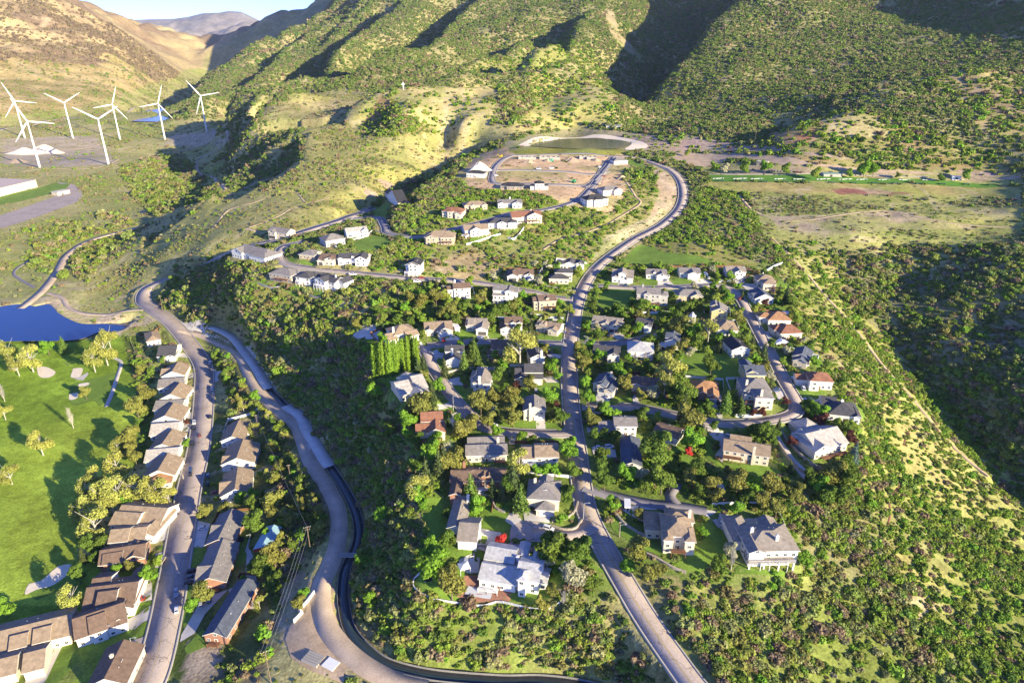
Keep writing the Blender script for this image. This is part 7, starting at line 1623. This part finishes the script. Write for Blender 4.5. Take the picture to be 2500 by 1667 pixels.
def build_things():
    turbines()
    for t, x, y, lb, sd_ in LAMPS:
        if lb: lamp_post(t, x, y, lb, 8.5 if 'short' not in lb and 'plain' not in lb else 6, sd_)
    p1 = pole('M', 2122, 660, 'wooden power pole with crossarms above the canal road', 14, 1.6, .4)
    p2 = pole('M', 1855, 1575, 'wooden power pole cut by the lower frame edge', 17, 1.6, .4)
    p3 = pole('L', 1115, 590, 'tall wooden power pole at the steep street bend', 15, .9, .3)
    p4 = pole('L', 1765, 1400, 'slim wooden pole among scrub by the canal road', 11, .8, .3)
    p5 = pole('L', 1985, 1730, 'slim wooden pole hidden in scrub further down', 9, .8, .3)
    pole('F', 2075, 720, 'thin pole on the verge right of the main road', 8, .5, .2); pole('A', 755, 545, 'slim pole at the bend below the tan garage house', 9, .5, .2)
    pole('P', 1135, 770, 'mast on the scrubby knob, left of two', 14, .5, .2); pole('P', 1200, 768, 'mast on the scrubby knob, right of two', 17, .5, .2); pole('P', 512, 970, 'pole below the scrubby knob near the range', 12, .6, .2)
    for i, (o_, w_) in enumerate(((-1.4, 'left'), (0, 'middle'), (1.4, 'right'))): wire(p2, p1, o_, f'thin {w_} power line between the frame-edge pole and the canal pole')
    wire(p1, p4, 0, 'thin power line from the canal pole up to the slim scrub pole')
    for ln in WALLS.splitlines():
        a, lb = ln.split('|'); nm, mt, h, th, q = a.split(' ', 4); t, s = q.split(':')
        if lb: fence(nm, t, s, float(h), float(th), mt, lb, 'wall')
    fence('rail_fence', 'F', '565,990 510,1050 500,1110 560,1165 660,1205 760,1225 860,1240 960,1255 1060,1260 1130,1225 1220,1240 1320,1265 1420,1285 1500,1280 1580,1260 1650,1210 1690,1160 1690,1060 1640,980 1560,945', 1.2, .14, 'white', 'long white rail fence curving round the garden of the white house with pool', 'fence', True, 1)
    fence('rail_fence', 'L', '880,760 900,810 930,880 960,900', 1.2, .1, 'kerb', 'pale fence round the gardens of the cream house by the lake road', 'fence', True, 1)
    # big white house with pool is in HOUSE_EXTRA
    prism('barn', 'M', 1735, 655, 1838, 652, 16, 3.2, 'lit', 'barn with shiny blue metal roof and red walls', 'barn', 'y', (.30, .48, .55), (.40, .07, .05))
    prism('trailer', 'M', 1712, 755, 1730, 762, 11, 3.0, 'lit', 'long white trailer parked beside the blue-roofed barn', 'trailer', 'n', (.8, .8, .8), (.8, .8, .8))
    prism('warehouse', 'N', -260, 1352, 243, 1228, 75, 12, 'lit', 'huge pale flat-roofed warehouse at the left edge', 'warehouse', 'n', (.58, .47, .40), (.72, .66, .52))
    prism('shed', 'N', 390, 1318, 475, 1300, 14, 5, 'lit', 'small cream flat-roofed block on the warehouse lawn', 'shed', 'n', (.6, .55, .45), (.65, .58, .45))
    prism('shed', 'E', 1115, 925, 1158, 925, 4, 2.6, 'lit', 'small white garden shed alone among the trees', 'shed', 'y', (.5, .5, .5), (.8, .8, .8))
    prism('shed', 'A', 365, 505, 440, 525, 5, 2.6, 'lit', 'white garden shed beside the tan-roofed house above the poplars', 'shed', 'x', (.3, .24, .18), (.8, .8, .78))
    prism('shed', 'D', 820, 950, 900, 985, 5, 2.6, 'lit', 'low white shed below the slate-roofed gable house', 'shed', 'x', (.55, .53, .5), (.75, .73, .7))
    prism('shed', 'C', 300, 915, 345, 925, 5, 3, 'lit', 'little white shed beside the fenced-lawn house', 'shed', 'y', (.25, .2, .16), (.8, .8, .78))
    prism('shed', 'P', 525, 1108, 595, 1110, 8, 4, 'lit', 'beige storage shed at the range parking', 'shed', 'n', (.6, .55, .4), (.55, .48, .3))
    prism('shelter', 'P', 985, 1190, 1110, 1195, 8, 3, 'lit', 'long green-roofed shelter behind the range lawn', 'shelter', 'x', (.16, .24, .2), (.4, .38, .34))
    prism('shelter', 'O', 1820, 865, 1918, 868, 10, 3.4, 'lit', 'pavilion with grey roof above the pond', 'shelter', 'x', (.25, .26, .26), (.6, .55, .42))
    prism('camper', 'P', 1865, 1208, 1925, 1212, 4, 3, 'lit', 'white camper parked behind the right part of the range', 'camper', 'n', (.8, .8, .8), (.8, .8, .8))
    prism('trailer', 'E', 397, 1060, 432, 1062, 5.5, 2.2, 'lit', 'white enclosed trailer beside the black pickup', 'trailer', 'n', (.8, .8, .8), (.8, .8, .8))
    prism('camper', 'A', 990, 350, 1025, 400, 3, 2.8, 'lit', 'white camper squeezed beside the tan garage house', 'camper', 'n', (.8, .8, .8), (.8, .8, .8))
    prism('boat', 'D', 1945, 930, 2060, 928, 3, 1.6, 'lit', 'white covered boat on a trailer on the east rim', 'boat', 'y', (.75, .77, .8), (.8, .8, .8))
    prism('boat', 'D', 1258, 280, 1290, 282, 7, 1.6, 'lit', 'white boat parked beside the planted-oval house', 'boat', 'y', (.8, .8, .8), (.8, .8, .8))
    prism('tarpaulin_shelter', 'D', 2010, 650, 2080, 655, 5, 2.4, 'lit', 'white covered shelter behind the orange-roofed house', 'shelter', 'x', (.75, .8, .85), (.7, .75, .8))
    for i, x in enumerate((280, 430, 575, 720, 860, 1035, 1185, 1330, 1470, 1630, 1790, 1955, 2125)):
        a = at(*tp('P', x, 1243 + 25 * (x - 280) / 1845)); root = empty('shooting_bench', a, 0)
        w_ = ['leftmost', 'second', 'third', 'fourth', 'fifth', 'sixth', 'seventh', 'eighth', 'ninth', 'tenth', 'eleventh', 'twelfth', 'rightmost'][i]
        tag(root, f'low dark green bench on the edge of the range lawn, {w_} from the left', 'bench', 'benches along the range lawn')
        o = MB().box(-3.2, 3.2, -1, 1, 1.2, 1.7).build('seat', M['lit'], root); o.color = (.03, .10, .07, 1)
        m = MB(); m.box(-2.8, -2.5, -.8, .8, 0, 1.2); m.box(2.5, 2.8, -.8, .8, 0, 1.2); o = m.build('leg', M['lit'], root); o.color = (.03, .08, .06, 1)
    for i, x in enumerate((270, 410, 530, 690, 820, 980, 1130, 1250, 1400, 1540, 1700, 1900)):
        a = at(*tp('P', x, 1222 + 10 * i / 11)); root = empty('target_frame', a, .2)
        w_ = ['leftmost', 'second', 'third', 'fourth', 'fifth', 'sixth', 'seventh', 'eighth', 'ninth', 'tenth', 'eleventh', 'rightmost'][i]
        tag(root, f'low white frame lying on the range lawn, {w_} from the left', 'frame', 'white frames on the range lawn')
        m = MB(); m.box(-8, 8, -.5, 0, .2, .6); m.box(-5, -4.6, -3, 3, .2, .65); m.box(3, 3.4, -3, 3, .2, .65); m.build('bar', M['white'], root)
    a = at(985, 219); root = empty('hilltop_cross', (a[0], a[1], a[2])); tag(root, 'white cross standing on the crest of the tan hill', 'cross')
    m = MB(); m.box(-.6, .6, -.4, .4, -1, 11); m.box(-2.8, 2.8, -.35, .35, 7, 8.3); m.build('cross', M['white'], root)
    # gazebo
    a = at(*tp('D', 1132, 730)); root = empty('gazebo', a, .2); tag(root, 'white garden gazebo with pointed grey roof in the middle block', 'gazebo')
    m = MB()
    for k in range(6): m.tube((2.2 * math.cos(k * 1.047), 2.2 * math.sin(k * 1.047), -.5), (2.2 * math.cos(k * 1.047), 2.2 * math.sin(k * 1.047), 4.6), .14, n=6)
    m.build('post', M['white'], root)
    MB().loft([[(r * math.cos(k * 1.047), r * math.sin(k * 1.047), z) for k in range(6)] for r, z in ((2.9, 4.5), (1.3, 5.6), (1.2, 6.2), (.1, 7.3))]).build('roof', M['metal'], root)
    MB().loft([[(r * math.cos(k * 1.047), r * math.sin(k * 1.047), z) for k in range(6)] for r, z in ((2.5, -.8), (2.5, .9))]).build('railing', M['white'], root)
    # soil
    for q in [('C', 470, 300, 14, 9, 'sand', 'tallest pale sand pile behind the white house', 1), ('C', 950, 225, 10, 3.5, 'dirt', 'left soil heap beside the foundations', 2), ('C', 1360, 215, 13, 5, 'dirt', 'widest soil heap in the middle of the lots', 3), ('C', 1120, 215, 8, 3, 'dirt', 'small soil heap between the foundations', 4), ('C', 1590, 205, 9, 3, 'dirt', 'soil heap at the right end of the foundations', 5), ('C', 1830, 380, 8, 4, 'dirt', 'dark-shadowed soil heap right of the plateau street', 6), ('N', 170, 1050, 34, 12, 'sand', 'left pale gravel heap by the nearest turbine', 7), ('N', 310, 1040, 40, 15, 'sand', 'largest pale gravel heap behind the nearest turbine', 8), ('N', 120, 1110, 26, 6, 'dirt', 'brown soil heap in front of the gravel heaps', 9), ('O', 330, 1270, 18, 2, 'dirt', 'bare sandy knob on the grassy hill', 10), ('O', 210, 1320, 13, 1.5, 'dirt', 'smaller sandy knob on the grassy hill', 11)]: mound(*q)
    for i, (x, y) in enumerate(((890, 190), (960, 190), (1090, 190), (1190, 192), (1470, 185), (1540, 190))):
        a = at(*tp('C', x, y)); root = empty('house_foundation', a, .1); tag(root, f'open grey concrete foundation among the soil heaps, number {["one", "two", "three", "four", "five", "six"][i]} from the left', 'foundation', 'concrete foundations on the plateau')
        m = MB(); m.box(-6, 6, -4, -3.6, -.5, 3); m.box(-6, 6, 4, 4.4, -.5, 3); m.box(-6, -5.6, -3.6, 4, -.5, 3); m.box(5.6, 6, -3.6, 4, -.5, 3); m.box(0, .4, -3.6, 4, -.5, 2.9); m.build('wall', M['kerb'], root)
    for i, (x, y, c_, lb) in enumerate(((680, 175, (.6, .42, .03), 'yellow excavator at the left end of the lots'), (1160, 215, (.05, .35, .25), 'green machine among the foundations'), (1375, 415, (.03, .30, .12), 'green container truck on the plateau street'), (1620, 440, (.5, .42, .3), 'beige loader beside the shaded corner'))):
        a = at(*tp('C', x, y)); root = empty('excavator', a, .5 * i); tag(root, lb, 'excavator')
        o = MB().box(-1.9, 1.9, -1.3, 1.3, .9, 2.2).box(.2, 1.6, -.9, .9, 2.2, 3.2).build('body', M['lit'], root); o.color = (*c_, 1)
        MB().box(-2.2, 2.2, -1.5, -.9, 0, .9).box(-2.2, 2.2, .9, 1.5, 0, .9).build('track', M['rubber'], root)
        o = MB().tube((-1.6, 0, 1.8), (-4.4, 0, 4.0), .25, n=6).tube((-4.4, 0, 4.0), (-5.8, 0, 1.0), .2, n=6).build('arm', M['lit'], root); o.color = (*c_, 1)
    # canal yard
    a = at(*tp('M', 2140, 1410)); root = empty('beam_stack', a, -.45); tag(root, 'stack of long pale concrete beams on the dirt yard', 'beams')
    for i in range(5): MB().box(-3.6, 3.6, -2.4 + i * 1.05, -1.6 + i * 1.05, 0, .9).build('beam', M['kerb'], root)
    a = at(*tp('M', 2262, 1440)); root = empty('concrete_slab', a, -.5); tag(root, 'flat pale concrete slab beside the beam stack', 'slab'); MB().box(-2.6, 2.6, -2.2, 2.2, 0, .5).build('slab', M['white'], root)
    # concrete lids over the canal
    nC = len(CAN)
    for (ax, ay, bx, by), lb in (((516, 801, 662, 955), 'long pale concrete cover over the upper canal'), ((702, 995, 812, 1146), 'pale concrete cover over the middle canal')):
        a = at(ax, ay); b = at(bx, by); ia = int(np.hypot(CAN[:, 0] - a[0], CAN[:, 1] - a[1]).argmin()); ib = int(np.hypot(CAN[:, 0] - b[0], CAN[:, 1] - b[1]).argmin())
        o = strip('canal_cover', CAN[ia:ib + 1], CZ[ia:ib + 1], -3.4, 3.4, .35, 'conc'); del o['kind']; tag(o, lb, 'canal cover')
    for i in range(3):
        a = at(*tp('F', 22, 890 + i * 14)); o = MB().box(-5, 5, -.3, .3, 0, .35).build('canal_beam', M['kerb']); o.location = (a[0], a[1], 34.2); tag(o, f'{["upper", "middle", "lower"][i]} concrete beam across the dark canal', 'beam', 'beams over the canal')
    # pool garden
    flat('pool_cover', 'F', '918,1100 1115,1138 1088,1203 892,1165', 'metal', 'pale covered swimming pool on the brick terrace', 'pool', .4)
    a = at(*tp('F', 615, 1045)); root = empty('trampoline', a); tag(root, 'round black trampoline on the fenced lawn', 'trampoline'); MB().tube((0, 0, .8), (0, 0, .9), 2.3, n=24).build('mat', M['rubber'], root)
    m = MB()
    for k in range(6): m.tube((2.3 * math.cos(k * 1.047), 2.3 * math.sin(k * 1.047), 0), (2.3 * math.cos(k * 1.047), 2.3 * math.sin(k * 1.047), .95), .06, n=5)
    m.build('frame', M['metal'], root)
    a = at(*tp('M', 1645, 595)); root = empty('trampoline', a); tag(root, 'round trampoline behind the grey-roofed brick duplex', 'trampoline'); MB().tube((0, 0, .8), (0, 0, .9), 2.0, n=24).build('mat', M['rubber'], root)
    a = at(*tp('F', 888, 985)); root = empty('garden_canopy', a, .35); tag(root, 'white square canopy at the west end of the pool house', 'canopy')
    MB().loft([[(-2.2, -2.2, 2.7), (2.2, -2.2, 2.7), (2.2, 2.2, 2.7), (-2.2, 2.2, 2.7)], [(-2.2, -2.2, 2.9), (2.2, -2.2, 2.9), (2.2, 2.2, 2.9), (-2.2, 2.2, 2.9)], [(-.1, -.1, 3.7), (.1, -.1, 3.7), (.1, .1, 3.7), (-.1, .1, 3.7)]]).build('canopy', M['white'], root)
    m = MB()
    for sx in (-2, 2):
        for sy in (-2, 2): m.tube((sx, sy, 0), (sx, sy, 2.75), .08, n=6)
    m.build('post', M['white'], root)
    a = at(*tp('F', 1542, 955)); root = empty('pergola', a, .2); tag(root, 'small white garden pergola at the east end of the fenced lawn', 'pergola')
    m = MB()
    for sx in (-1.5, 1.5):
        for sy in (-1.5, 1.5): m.box(sx - .1, sx + .1, sy - .1, sy + .1, 0, 2.7)
    m.build('post', M['white'], root); m = MB()
    for k in range(7): m.box(-1.9, 1.9, -1.7 + k * .55, -1.55 + k * .55, 2.7, 2.85)
    m.build('slats', M['white'], root)
    # white pergola terrace of the largest mansion
    a = at(*tp('E', 1510, 1530)); root = empty('terrace_pergola', (a[0], a[1], a[2]), HS_REF('mansion with white pergola')); tag(root, 'white columned terrace porch in front of the largest mansion', 'porch')
    m = MB()
    for k in range(4): m.box(-9 + k * 6 - .3, -9 + k * 6 + .3, -.3, .3, -1, 3.2)
    m.build('column', M['trim'], root); MB().box(-9.6, 9.6, -.6, 6.5, 3.2, 3.5).build('terrace', M['stone'], root)
    m = MB()
    for k in range(40): m.box(-9.5 + k * .48, -9.42 + k * .48, -.5, -.42, 3.5, 4.4)
    m.box(-9.6, 9.6, -.52, -.4, 4.4, 4.48); m.build('railing', M['trim'], root)
    for i, (x, y) in enumerate(((455, 950), (468, 962))):
        person('L', x, y, ['golfer in dark clothes, left of two on the fairway', 'golfer in dark clothes, right of two on the fairway'][i])
def HS_REF(r):
    for h in HS_:
        if h['ref'] == r: return math.atan2(h['o'][3], h['o'][2])
    return 0
def person(t, x, y, label):
    a = at(*tp(t, x, y)); me = bpy.data.meshes.new('person')
    v = [(0, 0, .95), (0, 0, 1.2), (0, 0, 1.42), (0, 0, 1.52), (0, -.02, 1.68), (.1, 0, .88), (.12, -.05, .48), (.13, .02, .06), (.14, -.14, .03), (-.1, 0, .88), (-.12, .03, .48), (-.13, .08, .06), (-.14, -.08, .03), (.19, 0, 1.38), (.26, -.02, 1.1), (.24, -.16, .9), (-.19, 0, 1.38), (-.27, 0, 1.1), (-.25, -.14, .9)]
    e = [(0, 1), (1, 2), (2, 3), (3, 4), (0, 5), (5, 6), (6, 7), (7, 8), (0, 9), (9, 10), (10, 11), (11, 12), (2, 13), (13, 14), (14, 15), (2, 16), (16, 17), (17, 18)]
    r = [.15, .14, .13, .06, .11, .1, .07, .045, .04, .1, .07, .045, .04, .07, .045, .035, .07, .045, .035]
    me.from_pydata(v, e, []); o = bpy.data.objects.new('person', me); C.objects.link(o); o.location = a; o.color = (.05, .06, .1, 1)
    me.materials.append(M['lit']); md = o.modifiers.new('skin', 'SKIN'); 
    for i, s in enumerate(me.skin_vertices[0].data if me.skin_vertices else []): s.radius = (r[i], r[i])
    if not me.skin_vertices:
        import bmesh
        bm_ = bmesh.new(); bm_.from_mesh(me); ly = bm_.verts.layers.skin.verify()
        for i, q in enumerate(bm_.verts): q[ly].radius = (r[i], r[i]); q[ly].use_root = (i == 0)
        bm_.to_mesh(me); bm_.free()
    o.modifiers.new('sub', 'SUBSURF').levels = 1
    tag(o, label, 'person')

def free(x, y):
    i = int(np.clip(np.round(np.interp(x, GX, np.arange(len(GX)))), 0, len(GX) - 1)); j = int(np.clip(np.round(np.interp(y, GY, np.arange(len(GY)))), 0, len(GY) - 1)); return not BLK[j, i]
def yards():
    rnd = random.Random(41); used = [(o.location.x, o.location.y) for o in C.objects if o.type == 'EMPTY' and o.get('category') in ('car', 'pickup', 'van')]
    pm = {k: MB().box(-.07, .07, -.07, .07, -.3, 1.75).build('post', M[k], link=False).data for k in ('wood', 'white')}
    for h in HS_:
        o = h['o']; W_ = h['W']; dmax = max(b[3] for b in h['bl']); x0 = min(b[0] for b in h['bl']) - 3.5; x1 = max(b[1] for b in h['bl']) + 3.5; dist = math.hypot(o[0], o[1])
        if dist < 620 and h['ref'] not in ('big white house with pool',) and rnd.random() < .62:
            y0, y1 = dmax - 3, dmax + rnd.uniform(6, 10)
            loc = [(x0, y0), (x0, y1), (x1, y1), (x1, y0)]; seg = []
            for a, b in zip(loc[:-1], loc[1:]):
                n = max(2, int(math.dist(a, b) / 2)); seg += [(a[0] + (b[0] - a[0]) * t / n, a[1] + (b[1] - a[1]) * t / n) for t in range(n)]
            wp = local_poly(o, seg + [loc[-1]]); run = []; best = []
            for q in wp:
                if free(*q): run.append(q)
                else: run = []
                if len(run) > len(best): best = list(run)
            if len(best) >= 7:
                k = 'white' if rnd.random() < .5 else 'wood'
                z = [float(hs(*q)) for q in best]; root = empty('garden_fence', (best[0][0], best[0][1], z[0]))
                tag(root, f'{"white" if k == "white" else "brown wooden"} garden fence behind the {h["ref"]}', 'fence', 'garden fences')
                m = MB(); n_ = len(best); rg = []
                for i in range(n_):
                    a = best[max(0, i - 1)]; b = best[min(n_ - 1, i + 1)]; L_ = math.dist(a, b) + 1e-6; nx, ny = -(b[1] - a[1]) / L_ * .04, (b[0] - a[0]) / L_ * .04
                    rg.append([(best[i][0] + s * nx - best[0][0], best[i][1] + s * ny - best[0][1], z[i] + c - z[0]) for s, c in ((-1, -.1), (1, -.1), (1, 1.6), (-1, 1.6))])
                m.loft(rg); m.build('panel', M[k], root)
                for i in range(0, n_, 1): link_obj('post', pm[k], root, (best[i][0] - best[0][0], best[i][1] - best[0][1], z[i] - z[0]))
        for s in h['ex']:
            q = s.split(':')
            if q[0] == 'g' and rnd.random() < .75:
                x = (float(q[1]) + float(q[2])) / 2 * W_ + rnd.uniform(-1, 1); y = float(q[3]) - rnd.uniform(3.5, 6)
                wx, wy = local_poly(o, [(x, y)])[0]
                if any((a - wx) ** 2 + (b - wy) ** 2 < 36 for a, b in used) or dist > 640: continue
                used.append((wx, wy)); kd = rnd.choice(['sedan', 'suv', 'suv', 'pickup']); cc = rnd.choice('WWSKGLR')
                if kd not in CD: CD[kd] = car_data(kd)
                body, glass, wh, L_, Wc = CD[kd]; root = empty({'pickup': 'parked_pickup'}.get(kd, 'parked_car'), (wx, wy, float(hs(wx, wy)) + .2), math.atan2(o[3], o[2]) + R(90) + rnd.uniform(-.06, .06))
                cn = dict(K='black', W='white', S='silver', G='dark grey', L='dark blue', R='red')[cc]
                tag(root, f'{cn} {"pickup" if kd == "pickup" else "car"} before the garage of the {h["ref"]}', 'pickup' if kd == 'pickup' else 'car', 'cars parked by the houses')
                ob = link_obj('body', body, root); ob.color = (*CCOL[cc], 1); link_obj('window', glass, root)
                for sx in (-1, 1):
                    for sy in (-1, 1): link_obj('wheel', wh, root, (sx * L_ * .31, sy * (Wc / 2 - .08), .34))
# ---------------------------------------------------------------- build everything
build_terrain()
distant_mountain()
haze(0.00002)
roads(); waters()
for ln in LAWNS.splitlines():
    t, s = ln.split(':'); drape('lawn', poly_world(t, s), 'lawn', .14, sp=True)
for ln in DRIVES.splitlines():
    t, s = ln.split(':'); drape('driveway', poly_world(t, s), 'conc', .2)
M['grass'] = mat('range_grass', (.10, .24, .025), 1, noise=.15, scale=.1)
for ln in FORES.splitlines():
    a, s = ln.split(':'); mt, t = a.split(' ')
    nm = dict(dirt='dirt_lot', sand='bunker', conc='path', brick='terrace', grass='range_lawn', asph='parking', kerb='pond_shore')[mt]
    drape(nm, poly_world(t, s), mt, .18, sp=mt in ('sand', 'asph', 'kerb'), step=2.5 if t not in 'PNO' else 6)
for h in HS_: build_house(h)
build_cars()
build_things()
yards()
print('trees', build_trees())
build_scrub()
